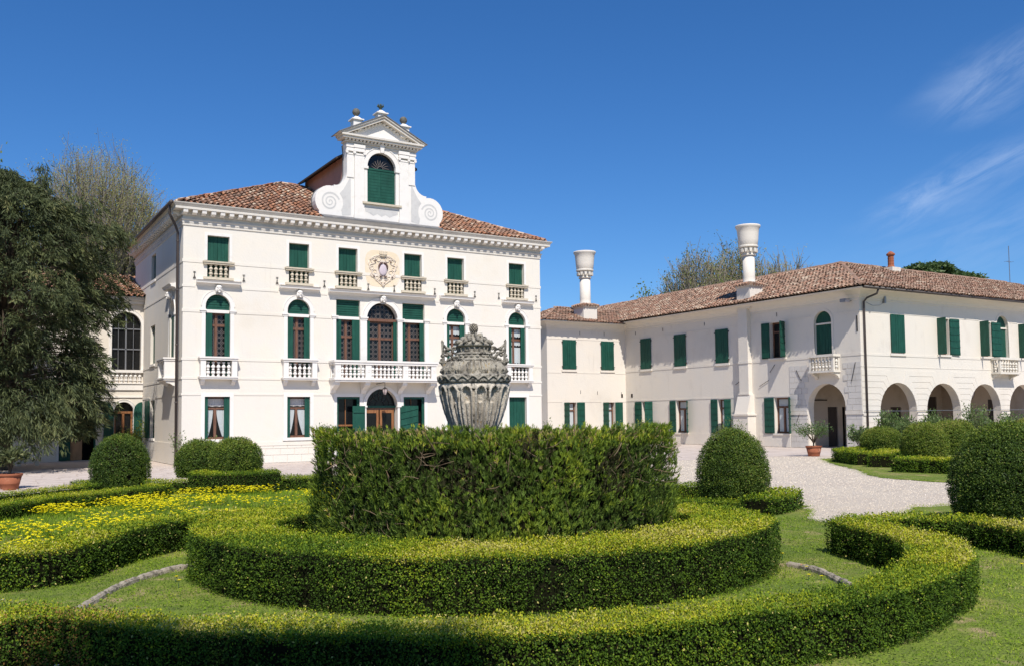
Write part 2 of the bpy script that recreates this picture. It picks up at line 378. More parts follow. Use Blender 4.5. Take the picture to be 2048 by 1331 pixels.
        for (c, hw, zb, zt, arch) in holes:
            zs = zt - hw if arch else zt
            for sg in (-1, 1):
                a = c + sg * hw
                s.face([(a, 0, zb), (a, depth, zb), (a, depth, zs), (a, 0, zs)], mr)
            if zb > z0 + 1e-4: s.face([(c - hw, 0, zb), (c + hw, 0, zb), (c + hw, depth, zb), (c - hw, depth, zb)], mr)
            if not arch:
                s.face([(c - hw, 0, zt), (c + hw, 0, zt), (c + hw, depth, zt), (c - hw, depth, zt)], mr)
            else:
                for i in range(n):
                    ta, tb = PI * i / n, PI * (i + 1) / n
                    pa = (c + hw * math.cos(ta), zs + hw * math.sin(ta)); pb = (c + hw * math.cos(tb), zs + hw * math.sin(tb))
                    s.face([(pa[0], 0, pa[1]), (pa[0], 0, zt), (pb[0], 0, zt), (pb[0], 0, pb[1])], m)
                    s.face([(pa[0], 0, pa[1]), (pb[0], 0, pb[1]), (pb[0], depth, pb[1]), (pa[0], depth, pa[1])], mr)
        return s
    def mesh(s, name, mats, smooth=False):
        me = bpy.data.meshes.new(name)
        me.from_pydata([tuple(v) for v in s.v], [], s.f)
        for m in mats: me.materials.append(m)
        me.polygons.foreach_set('material_index', s.m)
        if smooth: me.polygons.foreach_set('use_smooth', [True] * len(me.polygons))
        if s.has_r:
            at = me.attributes.new('rnd', 'FLOAT', 'FACE'); at.data.foreach_set('value', s.r)
        me.validate()
        me.update()
        return me

def place(name, me, parent=None, loc=(0, 0, 0), rz=0.0, label=None, cat=None, group=None, kind=None, rot=None, scale=None):
    o = bpy.data.objects.new(name, me)
    COL.objects.link(o)
    mw = Matrix.Translation(loc) @ (rot.to_4x4() if rot is not None else Matrix.Rotation(rz, 4, 'Z'))
    if scale is not None: mw = mw @ Matrix.Diagonal((*scale, 1))
    if parent is not None:
        o.parent = parent
        o.matrix_parent_inverse = Matrix.Identity(4)
        o.matrix_basis = WM[parent.name].inverted() @ mw
    else:
        o.matrix_basis = mw
    WM[o.name] = mw
    if label: o['label'] = label
    if cat: o['category'] = cat
    if group: o['group'] = group
    if kind: o['kind'] = kind
    return o

def thing(name, label, cat, loc, group=None):
    return place(name, None, None, loc, label=label, cat=cat, group=group)

def part(name, mb, mats, parent, smooth=False, **kw):
    if not isinstance(mats, (list, tuple)): mats = [mats]
    return place(name, mb.mesh(name, mats, smooth), parent, **kw)

def np_quads(name, V, mats, rnd=None, midx=None, smooth=False, nper=4):
    """V (N,nper,3) array of faces -> mesh"""
    V = np.asarray(V, dtype=np.float32); n = V.shape[0]
    me = bpy.data.meshes.new(name)
    me.vertices.add(n * nper); me.vertices.foreach_set('co', V.reshape(-1))
    me.loops.add(n * nper); me.loops.foreach_set('vertex_index', np.arange(n * nper, dtype=np.int32))
    me.polygons.add(n); me.polygons.foreach_set('loop_start', np.arange(0, n * nper, nper, dtype=np.int32))
    me.polygons.foreach_set('loop_total', np.full(n, nper, dtype=np.int32))
    for m in mats: me.materials.append(m)
    if midx is not None: me.polygons.foreach_set('material_index', midx.astype(np.int32))
    me.update()
    if rnd is not None:
        at = me.attributes.new('rnd', 'FLOAT', 'FACE'); at.data.foreach_set('value', np.clip(rnd, 0, 1).astype(np.float32))
    return me

def unit(a): return a / np.maximum(np.linalg.norm(a, axis=-1, keepdims=True), 1e-9)

def leaves(P, A, L, Wd, rnd_b=None):
    """rhombic leaves: base P, axis A, length L, width Wd"""
    n = len(P)
    if rnd_b is None: rnd_b = rng.normal(size=(n, 3))
    B = unit(np.cross(A, rnd_b))
    L = np.broadcast_to(np.asarray(L), (n,))[:, None]; Wd = np.broadcast_to(np.asarray(Wd), (n,))[:, None]
    Nn = np.cross(A, B)
    mid = P + A * L * 0.45 + Nn * L * 0.06
    return np.stack([P, mid + B * Wd * 0.5, P + A * L, mid - B * Wd * 0.5], axis=1)

_k = rng.normal(size=(14, 3)); _ph = rng.uniform(0, 6.28, 14)
def fnoise(P, scale=1.0, n=7, off=0):
    """cheap smooth noise about 0, range ~-1..1"""
    s = 0
    for i in range(n):
        s = s + np.sin(P @ (_k[i + off] * scale * (1 + 0.35 * i)) + _ph[i + off])
    return s / (0.75 * n) * 1.6

# ------------------------------------------------------------------ ground
def sheet(name, poly, z, m, kind='structure'):
    me = bpy.data.meshes.new(name)
    me.from_pydata([(x, y, z) for x, y in poly], [], [tuple(range(len(poly)))])
    me.materials.append(m); me.update()
    return place(name, me, kind=kind)

sheet('ground', [(-900, -300), (1200, -300), (1200, 1500), (-900, 1500)], -0.012, M['field'])
GRAVEL = [(-30, -20), (80, -20), (80, 26.3), (-30, 26.3)]
sheet('gravel_court', GRAVEL, -0.004, M['gravel'])
sheet('terrace', [(-30, 26.3), (28.1, 26.3), (29.9, 24.6), (80, 24.2), (80, 60), (-30, 60)], 0.0, M['paving'])
LAWN = [(-8, -10), (-8, 20), (0.3, 23.3), (2.6, 25.9), (3.0, 26.15), (4.8, 26.1), (7.9, 23.6), (9.2, 20), (11.5, 15.6), (12.6, 14.3), (13.5, 13.2),
        (13.95, 12.5), (13.6, 11.8), (12.9, 11.0), (12.3, 10.55), (11.92, 10.1), (11.78, 9.5), (11.95, 9.0), (12.8, 9.2), (15, 10.4), (17.5, 10.0), (18.5, 7), (16, -10)]
def ragged(poly, step=.16, amp=.045):
    out = []
    for i in range(len(poly)):
        a, b = np.array(poly[i]), np.array(poly[(i + 1) % len(poly)]); L_ = np.linalg.norm(b - a)
        if L_ > 12: out.append(tuple(a)); continue
        k = max(1, int(L_ / step)); nn = np.array([b[1] - a[1], a[0] - b[0]]) / max(L_, 1e-6)
        for j in range(k): out.append(tuple(a + (b - a) * j / k + nn * rng.normal(0, amp)))
    return out
LAWN = ragged(LAWN)
sheet('lawn', LAWN, 0.006, M['soil'])
BED = [(25.3, 20.5), (23.9, 18.6), (22.76, 17.47), (21.6, 16.2), (20.9, 15.0), (20.96, 13.0), (24, 9), (42, 12), (44, 23.5), (32, 24.3), (28, 23.2)]
BED = ragged(BED, .3, .06)
sheet('grass_bed', BED, 0.006, M['soil'])

def in_poly(x, y, poly):
    x = np.asarray(x); y = np.asarray(y); c = np.zeros(x.shape, bool)
    j = len(poly) - 1
    for i in range(len(poly)):
        xi, yi = poly[i]; xj, yj = poly[j]
        k = ((yi > y) != (yj > y)) & (x < (xj - xi) * (y - yi) / (yj - yi + 1e-12) + xi)
        c ^= k; j = i
    return c

# paving slabs, laid one by one where the photograph shows the joints
terr = bpy.data.objects['terrace']
slab_bm = {}
def slab_mesh(w, l):
    k = (w, l)
    if k not in slab_bm:
        b = MB(); h = 0.018; c = 0.012
        n = len(b.v)
        b.v += [(-w / 2, -l / 2, 0.002), (w / 2, -l / 2, 0.002), (w / 2, l / 2, 0.002), (-w / 2, l / 2, 0.002),
                (-w / 2 + c, -l / 2 + c, h), (w / 2 - c, -l / 2 + c, h), (w / 2 - c, l / 2 - c, h), (-w / 2 + c, l / 2 - c, h)]
        for q in ((4, 5, 6, 7), (0, 1, 5, 4), (1, 2, 6, 5), (2, 3, 7, 6), (3, 0, 4, 7)): b.f.append(q); b.m.append(0); b.r.append(0)
        slab_bm[k] = b.mesh('paving_slab', [M['paving']])
    return slab_bm[k]
v = 26.75; row = 0
while v < 36.2:
    l = (0.85, 1.05, 0.95)[row % 3]
    u = -1.2 + (row % 2) * 0.6
    while u < 7.0 - (0.2 if v > 34.5 else -4.5):
        w = random.choice((1.0, 1.3, 1.6))
        if not (v + l > 35.2 and u + w > 6.9):
            place('paving_slab', slab_mesh(w - 0.03, l - 0.03), terr, (u + w / 2, v + l / 2, 0.0 + random.uniform(0, 0.006)))
        u += w
    v += l; row += 1

# ------------------------------------------------------------------ villa
V0 = 35.76; VX0, VX1 = 7.25, 23.55; VY1 = 46.6; AX = 15.40
FV = lambda a, d, z: (a, V0 + d, z)
FS = lambda a, d, z: (VX0 + d, a, z)
villa = thing('villa', 'tall white three storey villa with green shutters and scrolled roof gable', 'villa', (AX, V0, 0))
ATT = [AX + s for s in (-6.83, -3.61, -1.5, 1.5, 3.61, 6.83)]
ARW = [AX + s for s in (-6.83, -3.61, 3.61, 6.83)]
SID = [AX - 1.49, AX + 1.52]

b = MB(FV)
holes = [(c, .42, 7.23, 8.87, False) for c in ATT] + [(c, .47, 3.40, 6.59, True) for c in ARW] + \
        [(AX + .05, .71, 3.40, 6.64, True)] + [(c, .53, 3.40, 6.69, False) for c in SID] + \
        [(c, .475, 1.0, 2.64, False) for c in ARW] + [(c, .5, 0.02, 2.64, False) for c in SID] + [(AX + .02, .715, 0.02, 2.98, True)]
b.wall(VX0, VX1, 0, 9.97, holes, 0.34, 0)
part('front_wall', b, M['stucco'], villa)
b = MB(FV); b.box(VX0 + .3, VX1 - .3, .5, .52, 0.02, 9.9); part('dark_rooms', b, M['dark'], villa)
b = MB(FS)
sh = [(41.85, .52, 7.84, 9.0, False), (41.88, .52, 4.2, 5.88, False), (37.75, .5, 3.42, 6.5, True), (41.75, .5, 0.98, 2.62, False)]
b.wall(V0, VY1, 0, 9.97, sh, 0.3, 0)
part('side_wall', b, M['stucco'], villa)
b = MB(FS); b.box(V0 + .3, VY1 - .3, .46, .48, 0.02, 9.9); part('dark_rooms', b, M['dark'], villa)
b = MB(); b.face([(VX1, V0, 0), (VX1, VY1, 0), (VX1, VY1, 9.97), (VX1, V0, 9.97)]); b.face([(VX0, VY1, 0), (VX1, VY1, 0), (VX1, VY1, 9.97), (VX0, VY1, 9.97)])
part('rear_wall', b, M['stucco'], villa)

# string courses, broken at the openings
def bands(z0, z1, cuts, d, fr, a0, a1):
    pts = [a0]
    for c, h in sorted(cuts): pts += [c - h, c + h]
    pts.append(a1)
    bb = MB(fr)
    for i in range(0, len(pts), 2):
        if pts[i + 1] - pts[i] > .02: bb.box(pts[i], pts[i + 1], -d, .02, z0, z1)
    return bb
def band_parts(name, z0, z1, cuts, d, fr, a0, a1, m, parent):
    pts = [a0]
    for c, h in sorted(cuts): pts += [c - h, c + h]
    pts.append(a1)
    for i in range(0, len(pts), 2):
        if pts[i + 1] - pts[i] > .02: part(name, MB(fr).box(pts[i], pts[i + 1], -d, .02, z0, z1), m, parent)
strs = [(7.77, 7.89, [(c, .56) for c in ATT]), (6.82, 6.91, [(c, .86) for c in ARW] + [(AX + .05, 2.46)]),
        (5.86, 5.98, [(c, .66) for c in ARW] + [(AX, 2.24)]), (4.03, 4.12, [(c, .74) for c in ARW] + [(AX, 2.34)]),
        (3.31, 3.39, [(c, .76) for c in ARW] + [(AX, 2.34)]), (2.69, 2.77, [(c, .63) for c in ARW] + [(AX, 2.24)])]
for z0, z1, cuts in strs:
    band_parts('string_course', z0, z1, cuts, .015, FV, VX0 - .03, VX1 + .03, M['stucco'], villa)
for z0, z1 in ((6.82, 6.91), (4.03, 4.12), (3.31, 3.39), (2.69, 2.77), (7.77, 7.89)):
    cuts = {6.82: [(37.75, .8)], 4.03: [(37.75, .78), (41.88, .6)], 3.31: [(37.75, .78)], 2.69: [(41.75, .6)], 7.77: []}[z0]
    band_parts('string_course', z0, z1, cuts, .015, FS, V0 + .01, VY1, M['stucco'], villa)

# plinth blocks
pm = {}
for r, (z0, z1) in enumerate(((0.03, .32), (.335, .575), (.59, .70))):
    a = VX0 + .02
    i = 0
    while a < VX1 - .1:
        w = min(.58 + (.29 if (i == 0 and r % 2) else 0), VX1 - a)
        bb = MB(); bb.box(-w / 2 + .006, w / 2 - .006, -.016, .01, z0, z1)
        k = (r, round(w, 2))
        if k not in pm: pm[k] = bb.mesh('plinth_block', [M['stucco']])
        door = abs(a + w / 2 - AX) < 2.25
        if not door: place('plinth_block', pm[k], villa, (a + w / 2, V0, 0))
        a += w; i += 1
band_parts('plinth_moulding', .70, .86, [(AX, 2.1)], .03, FV, VX0 - .03, VX1 + .03, M['stucco'], villa)
b = MB(FS); b.box(V0 + .01, VY1, -.03, .02, 0.02, .86); part('side_plinth', b, M['stucco'], villa)

# cornice: profile swept round the rectangle
def ring_profile(x0, x1, y0, y1, prof, sides=('front', 'left', 'right')):
    bb = MB()
    for (d0, z0), (d1, z1) in zip(prof[:-1], prof[1:]):
        def rect(d): return [(x0 - d, y1 + d), (x0 - d, y0 - d), (x1 + d, y0 - d), (x1 + d, y1 + d)]
        A, B = rect(d0), rect(d1)
        for i, sname in ((0, 'left'), (1, 'front'), (2, 'right')):
            if sname in sides:
                bb.face([(*A[i], z0), (*A[i + 1], z0), (*B[i + 1], z1), (*B[i], z1)])
    return bb
CP = [(0, 9.17), (.035, 9.19), (.035, 9.28), (.05, 9.285), (.05, 9.37), (.08, 9.39), (.085, 9.43), (.02, 9.435), (.02, 9.565), (.10, 9.575), (.10, 9.745), (.36, 9.75), (.36, 9.86),
      (.38, 9.865), (.40, 9.90), (.44, 9.95), (.45, 9.985), (.0, 10.0)]
part('cornice', ring_profile(VX0, VX1, V0, VY1, CP), M['cornice'], villa)
mb_ = MB(); mb_.prism_a([(0, 9.58), (-.06, 9.58), (-.09, 9.62), (-.22, 9.63), (-.24, 9.743), (0, 9.743)], -.085, .085)
modm = mb_.mesh('modillion', [M['trim']])
n = 48
for i in range(n):
    u = VX0 + .02 + (VX1 - VX0 - .04) * i / (n - 1)
    place('modillion', modm, villa, (u, V0 - .1, 0))
n = 30
for i in range(1, n):
    place('modillion', modm, villa, (VX0 - .1, V0 + (VY1 - V0) * i / n, 0), rz=-PI / 2)
# fine bed moulding with small teeth under the frieze
# gutter, downpipe
b = MB(); b.tube([(VX0 - .50, VY1, 9.95), (VX0 - .50, V0 - .30, 9.97)], .075, 8)
b.tube([(VX0 - .50, V0 + .05, 9.93), (VX0 - .48, V0 + .15, 9.6), (VX0 - .22, V0 + .35, 9.2), (VX0 - .12, V0 + .42, 8.95), (VX0 - .12, V0 + .42, .1)], .05, 8)
for z in (8.6, 6.7, 4.6, 2.4): b.tube([(VX0 - .12, V0 + .42, z), (VX0 - .12, V0 + .42, z + .05)], .062, 8)
part('downpipe', b, M['pipe'], villa, smooth=True)

# roof
RE = .20; RZ = 10.02; RS = .470
ex0, ex1, ey0, ey1 = VX0 - RE, VX1 + RE, V0 - RE, VY1 + RE
hd = (ey1 - ey0) / 2
rz_ = RZ + hd * RS
pA, pB = (ex0 + hd, ey0 + hd, rz_), (ex1 - hd, ey0 + hd, rz_)
b = MB()
c4 = [(ex0, ey0, RZ), (ex1, ey0, RZ), (ex1, ey1, RZ), (ex0, ey1, RZ)]
b.face([c4[0], c4[1], pB, pA]); b.face([c4[1], c4[2], pB]); b.face([c4[2], c4[3], pA, pB]); b.face([c4[3], c4[0], pA]); b.face(c4)
part('roof', b, M['eavewood'], villa)

def tile_field(name, origin, along, up, nrm, poly, pitch, step, mats, parent, seed=1, gap=None):
    """clay barrel tiles over one slope; poly in slope coordinates (s along eave, t up slope). Each tile its own faces, one tint per tile."""
    r_ = np.random.default_rng(seed)
    s0, s1 = min(p[0] for p in poly), max(p[0] for p in poly); t0, t1 = min(p[1] for p in poly), max(p[1] for p in poly)
    S, T = np.meshgrid(np.arange(s0 + pitch / 2, s1, pitch), np.arange(t0, t1, step))
    S = S.ravel(); T = T.ravel()
    k = in_poly(S, T + step * .3, poly)
    if gap is not None: k &= ~((np.abs(S - gap[0]) < gap[1]) & (T < gap[2]))
    S, T = S[k], T[k]; n = len(S)
    O = np.array(origin); A = np.array(along); U = np.array(up); Nn = np.array(nrm)
    js = r_.normal(0, pitch * .035, n); jt = r_.normal(0, step * .07, n); tw = r_.normal(0, .03, n); hz = r_.uniform(0, .018, n)
    V = []; rn = []
    base_r = np.clip(r_.beta(1.6, 1.6, n) + .12 * fnoise(np.stack([S, T, S * 0], 1), 1.5), 0, 1)
    def P(s, t, h): return O + s[:, None] * A + t[:, None] * U + h[:, None] * Nn
    R0, R1 = pitch * .36, pitch * .29
    ang = np.linspace(0, PI, 6)
    lo = []; hi = []
    for a in ang:
        ca, sa = math.cos(a), math.sin(a)
        lo.append(P(S + js + R0 * ca, T + jt - step * .12, hz + .045 + R0 * .9 * sa))
        hi.append(P(S + js + R1 * ca + tw * step, T + jt + step * 1.02, hz + .012 + R1 * .9 * sa))
    for i in range(5):
        V.append(np.stack([lo[i], lo[i + 1], hi[i + 1], hi[i]], 1)); rn.append(base_r)
    # channel tiles between
    cr = np.clip(r_.beta(1.5, 1.8, n), 0, 1)
    for (x0_, h0, x1_, h1) in ((-.5, .05, -.25, .01), (-.25, .01, .25, .01), (.25, .01, .5, .05)):
        z = np.zeros(n)
        V.append(np.stack([P(S + pitch * (.5 + x0_), T - step * .03, z + h0 + .012), P(S + pitch * (.5 + x1_), T - step * .03, z + h1 + .012),
                           P(S + pitch * (.5 + x1_), T + step, z + h1), P(S + pitch * (.5 + x0_), T + step, z + h0)], 1)); rn.append(cr * .8)
    me = np_quads(name, np.concatenate(V), mats, np.concatenate(rn))
    return place(name, me, parent, kind='stuff')

def slope_axes(e0, e1, apex):
    e0, e1, apex = Vector(e0), Vector(e1), Vector(apex)
    A = (e1 - e0).normalized(); Nn = A.cross(apex - e0).normalized()
    if Nn.z < 0: Nn = -Nn
    U = Nn.cross(A)
    if U.z < 0: U = -U
    return e0, A, U, Nn
def tiled(e0, e1, pts, mats, parent, pitch, step, seed, gap=None):
    O, A, U, Nn = slope_axes(e0, e1, pts[0])
    poly = [(0, -.06), ((Vector(e1) - O).length, -.06)] + [((Vector(p) - O).dot(A), (Vector(p) - O).dot(U)) for p in pts]
    return tile_field('roof_tiles', O, A, U, Nn, poly, pitch, step, mats, parent, seed, gap)
ze = RZ + .02
tiled((ex0, ey0, ze), (ex1, ey0, ze), [(pB[0], pB[1], pB[2] + .02), (pA[0], pA[1], pA[2] + .02)], [M['tile']], villa, .225, .33, 3, (AX + .02 - ex0, 2.72, .62))
tiled((ex0, ey1, ze), (ex0, ey0, ze), [(pA[0], pA[1], pA[2] + .02)], [M['tile']], villa, .225, .33, 4)
tiled((ex1, ey0, ze), (ex1, ey1, ze), [(pB[0], pB[1], pB[2] + .02)], [M['tile']], villa, .225, .33, 5)

# ridge tiles as single pieces
def ridge_mesh(m):
    me = {}
    out = []
    for k in range(4):
        bb = MB(); bb.has_r = True
        rr = random.random()
        a = [PI * i / 5 for i in range(6)]
        for i in range(5):
            p = [(.105 * math.cos(t), .085 * math.sin(t) - .02) for t in (a[i], a[i + 1])]
            q = [(.085 * math.cos(t), .07 * math.sin(t) - .02) for t in (a[i], a[i + 1])]
            bb.face([(0, p[0][0], p[0][1]), (0, p[1][0], p[1][1]), (.40, q[1][0], q[1][1]), (.40, q[0][0], q[0][1])], 0, r=rr)
        bb.face([(0, .105 * math.cos(t), .085 * math.sin(t) - .02) for t in a], 0, r=rr)
        out.append(bb.mesh('ridge_tile', [m]))
    return out
RT = {k: ridge_mesh(M[k]) for k in ('tile', 'wingtile')}
def ridge(p0, p1, kind, parent, step=.36):
    p0, p1 = Vector(p0), Vector(p1); d = p1 - p0; n = int(d.length / step); t = d.normalized()
    y = Vector((0, 0, 1)).cross(t).normalized(); z = t.cross(y)
    for i in range(n):
        tilt = random.uniform(-.04, .04)
        rot = Matrix((t, y, z)).transposed() @ Matrix.Rotation(tilt, 3, 'Z')
        place('ridge_tile', random.choice(RT[kind]), parent, p0 + t * (i * step) + Vector((0, 0, .075 + random.uniform(-.01, .012))), rot=rot)
ridge(c4[0], pA, 'tile', villa); ridge(c4[1], pB, 'tile', villa); ridge(pA, (AX - 1.7, pA[1], pA[2]), 'tile', villa); ridge((AX + 1.7, pA[1], pA[2]), pB, 'tile', villa)

# ---- windows of the villa
def boards(bb, a0, a1, d0, d1, z0, z1, n, m=0, gap=.008, horiz=False):
    bb.box(a0, a1, d0 + .018, d1, z0, z1, m)
    if horiz:
        h = (z1 - z0) / n
        for i in range(n): bb.box(a0, a1, d0 + (i % 2) * .003, d0 + .017, z0 + i * h + gap / 2, z0 + (i + 1) * h - gap / 2, m)
    else:
        w = (a1 - a0) / n
        for i in range(n): bb.box(a0 + i * w + gap / 2, a0 + (i + 1) * w - gap / 2, d0 + (i % 2) * .004, d0 + .017, z0, z1, m)
    return bb
def shift(mb_frame, a, d=0, z=0):
    return lambda x, y, w: mb_frame(x + a, y + d, w + z)

BAL = [(.035, 0), (.035, .06), (.018, .075), (.028, .10), (.048, .16), (.05, .2), (.04, .24), (.02, .27), (.03, .30), (.045, .315), (.03, .33), (.02, .36),
       (.034, .40), (.05, .455), (.046, .49), (.03, .54), (.018, .60), (.018, .63), (.035, .645), (.035, .70)]
def baluster_mesh(h, r, m):
    bb = MB(); bb.lathe([(x * r / .05, z * h / .70) for x, z in BAL], seg=10)
    return bb.mesh('baluster', [m], True)
B_att = baluster_mesh(.48, .082, M['sillstone'])
B_blc = baluster_mesh(.55, .084, M['trim'])

# attic windows
sb = MB(); boards(sb, -.415, -.004, .17, .21, 7.24, 8.86, 3); s1m = sb.mesh('shutter', [M['green']])
sb = MB(); boards(sb, .004, .415, .17, .21, 7.24, 8.86, 3); s2m = sb.mesh('shutter', [M['green']])
sb = MB(); sb.box(-.58, .58, -.12, .16, 7.735, 7.80); sb.box(-.60, .60, -.15, .16, 7.80, 7.855); railm = sb.mesh('rail', [M['sillstone']])
sb = MB(); sb.box(-.57, .57, -.12, .16, 7.14, 7.235); sillm = sb.mesh('sill', [M['sillstone']])
for c in ATT:
    f = MB(shift(FV, c))
    for a0, a1, z0, z1 in ((-.53, -.42, 7.9, 8.98), (.42, .53, 7.9, 8.98), (-.42, .42, 8.87, 8.98)): f.box(a0, a1, -.014, .02, z0, z1)
    w = part('attic_window', f, M['trim'], villa)
    L = (c, V0, 0)
    place('shutter', s1m, w, L); place('shutter', s2m, w, L); place('rail', railm, w, L); place('sill', sillm, w, L)
    for i in range(4): place('baluster', B_att, w, (c - .285 + .19 * i, V0 - .01, 7.245))

# carved heads on keystones
hb = MB()
hb.ellipsoid((0, -.13, .19), (.095, .10, .13), 12, 9)
hb.ellipsoid((0, -.13, .27), (.115, .11, .08), 12, 6)
hb.ellipsoid((-.09, -.10, .17), (.045, .07, .11), 8, 6); hb.ellipsoid((.09, -.10, .17), (.045, .07, .11), 8, 6)
hb.ellipsoid((0, -.235, .185), (.018, .03, .04), 6, 5)
hb.ellipsoid((0, -.20, .075), (.045, .04, .035), 8, 5); hb.ellipsoid((-.042, -.215, .225), (.028, .02, .014), 6, 4); hb.ellipsoid((.042, -.215, .225), (.028, .02, .014), 6, 4)
hb.prism([(-.075, 0), (.075, 0), (.12, .37), (-.12, .37)], -.07, .0)
headm = hb.mesh('keystone_head', [M['trim']], True)

# round leaded pane
pb = MB()
ng = 12; R0_, R1_ = .096, .078
for i in range(ng):
    t0_, t1_ = 2 * PI * i / ng, 2 * PI * (i + 1) / ng
    q = lambda r, t, d: (r * math.cos(t), d, r * math.sin(t))
    pb.face([q(R0_, t0_, -.012), q(R0_, t1_, -.012), q(R1_, t1_, -.012), q(R1_, t0_, -.012)], 0)
    pb.face([q(R1_, t0_, -.012), q(R1_, t1_, -.012), q(R1_, t1_, .004), q(R1_, t0_, .004)], 0)
pb.face([(R1_ * math.cos(2 * PI * i / ng), .002, R1_ * math.sin(2 * PI * i / ng)) for i in range(ng)], 1)
for k in range(4):
    t = PI / 4 + k * PI / 2
    c_, s_ = math.cos(t), math.sin(t)
    pb.face([(R0_ * c_ - .008 * s_, -.01, R0_ * s_ + .008 * c_), (R0_ * c_ + .008 * s_, -.01, R0_ * s_ - .008 * c_), (.142 * c_ + .008 * s_, -.01, .142 * s_ - .008 * c_), (.142 * c_ - .008 * s_, -.01, .142 * s_ + .008 * c_)], 0)
panem = pb.mesh('pane', [M['leadcame'], M['glass']])

def curtain_strip(bb, a0, a1, d, z0, z1, m=0, n=14, amp=.02, hem=0.0):
    for i in range(n):
        x0, x1 = a0 + (a1 - a0) * i / n, a0 + (a1 - a0) * (i + 1) / n
        f0, f1 = d + amp * math.sin(i * 2.1), d + amp * math.sin((i + 1) * 2.1)
        h0, h1 = z0 + hem * abs(math.sin(i * PI / n * 3)), z0 + hem * abs(math.sin((i + 1) * PI / n * 3))
        bb.face([(x0, f0, h0), (x1, f1, h1), (x1, f1, z1), (x0, f0, z1)], m)

def casement(w, c, a0, a1, z0, z1, mull, ztr, fr, base, d=.24, roundels=True, fanz=None):
    """timber frame with mullion and transom, dark glazing, round leaded panes"""
    f = MB(shift(fr, c))
    f.box(a0, a0 + .05, d - .03, d + .03, z0, z1); f.box(a1 - .05, a1, d - .03, d + .03, z0, z1); f.box(a0 + .05, a1 - .05, d - .03, d + .03, z1 - .05, z1)
    f.box(mull - .05, mull + .05, d - .045, d + .03, z0, z1 - .05)
    f.box(a0 + .05, mull - .05, d - .05, d + .03, ztr - .045, ztr + .045); f.box(mull + .05, a1 - .05, d - .05, d + .03, ztr - .045, ztr + .045)
    f.box(a0 + .05, a1 - .05, d - .03, d + .029, z0, z0 + .08)
    part('casement', f, M['wood'], w)
    g = MB(shift(fr, c)); g.face([(a0, d + .012, z0), (a1, d + .012, z0), (a1, d + .012, z1), (a0, d + .012, z1)]); part('glazing', g, M['glass'], w)
    if roundels:
        for (x0, x1) in ((a0 + .05, mull - .05), (mull + .05, a1 - .05)):
            nc = max(1, round((x1 - x0) / .2)); sx = (x1 - x0) / nc
            for (y0, y1) in ((z0 + .08, ztr - .045), (ztr + .045, z1 - .05)):
                nr = max(1, round((y1 - y0) / .205)); sy = (y1 - y0) / nr
                for i in range(nc):
                    for j in range(nr):
                        place('pane', panem, w, fr(c + x0 + sx * (i + .5), d + .006, y0 + sy * (j + .5)), scale=(sx / .2, 1, sy / .2))

def arch_surround(f, hw, z0, zs, wdt, d=.02):
    f.box(-hw - wdt, -hw, -d, .02, z0, zs); f.box(hw, hw + wdt, -d, .02, z0, zs)
    f.arch_ring(0, zs, hw, hw + wdt, -d, .02)
    f.arch_ring(0, zs, hw + wdt, hw + wdt + .025, -d - .014, .02)

piers = {}
def balconet(w, c, fr, half, prot, z0, zr, nb, bm):
    """small stone balcony: floor slab, two piers, rail, balusters, two brackets"""
    g = MB(shift(fr, c)); g.box(-half - .02, half + .02, -prot - .02, .30, z0, z0 + .06); g.box(-half - .05, half + .05, -prot - .05, .30, z0 + .06, z0 + .11); part('slab', g, M['trim'], w)
    g = MB(shift(fr, c)); g.box(-half - .03, half + .03, -prot - .03, .06, zr - .13, zr - .06); g.box(-half - .06, half + .06, -prot - .06, .06, zr - .06, zr); part('rail', g, M['trim'], w)
    for sg in (-1, 1):
        x0, x1 = sorted((sg * half, sg * (half - .2)))
        g = MB(shift(fr, c)); g.box(x0, x1, -prot, .02, z0 + .11, zr - .13)
        part('pier', g, M['trim'], w)
        x0, x1 = sorted((sg * (half - .04), sg * (half - .18)))
        g = MB(shift(fr, c)); g.prism_a([(0, z0 - .22), (-.06, z0 - .2), (-prot * .45, z0 - .12), (-prot * .75, z0 - .10), (-prot * .9, z0), (0, z0)], x0, x1); part('bracket', g, M['trim'], w)
    wdt = 2 * (half - .2)
    for i in range(nb): place('baluster', bm, w, fr(c - wdt / 2 + wdt * (i + .5) / nb, -prot * .5, z0 + .11))

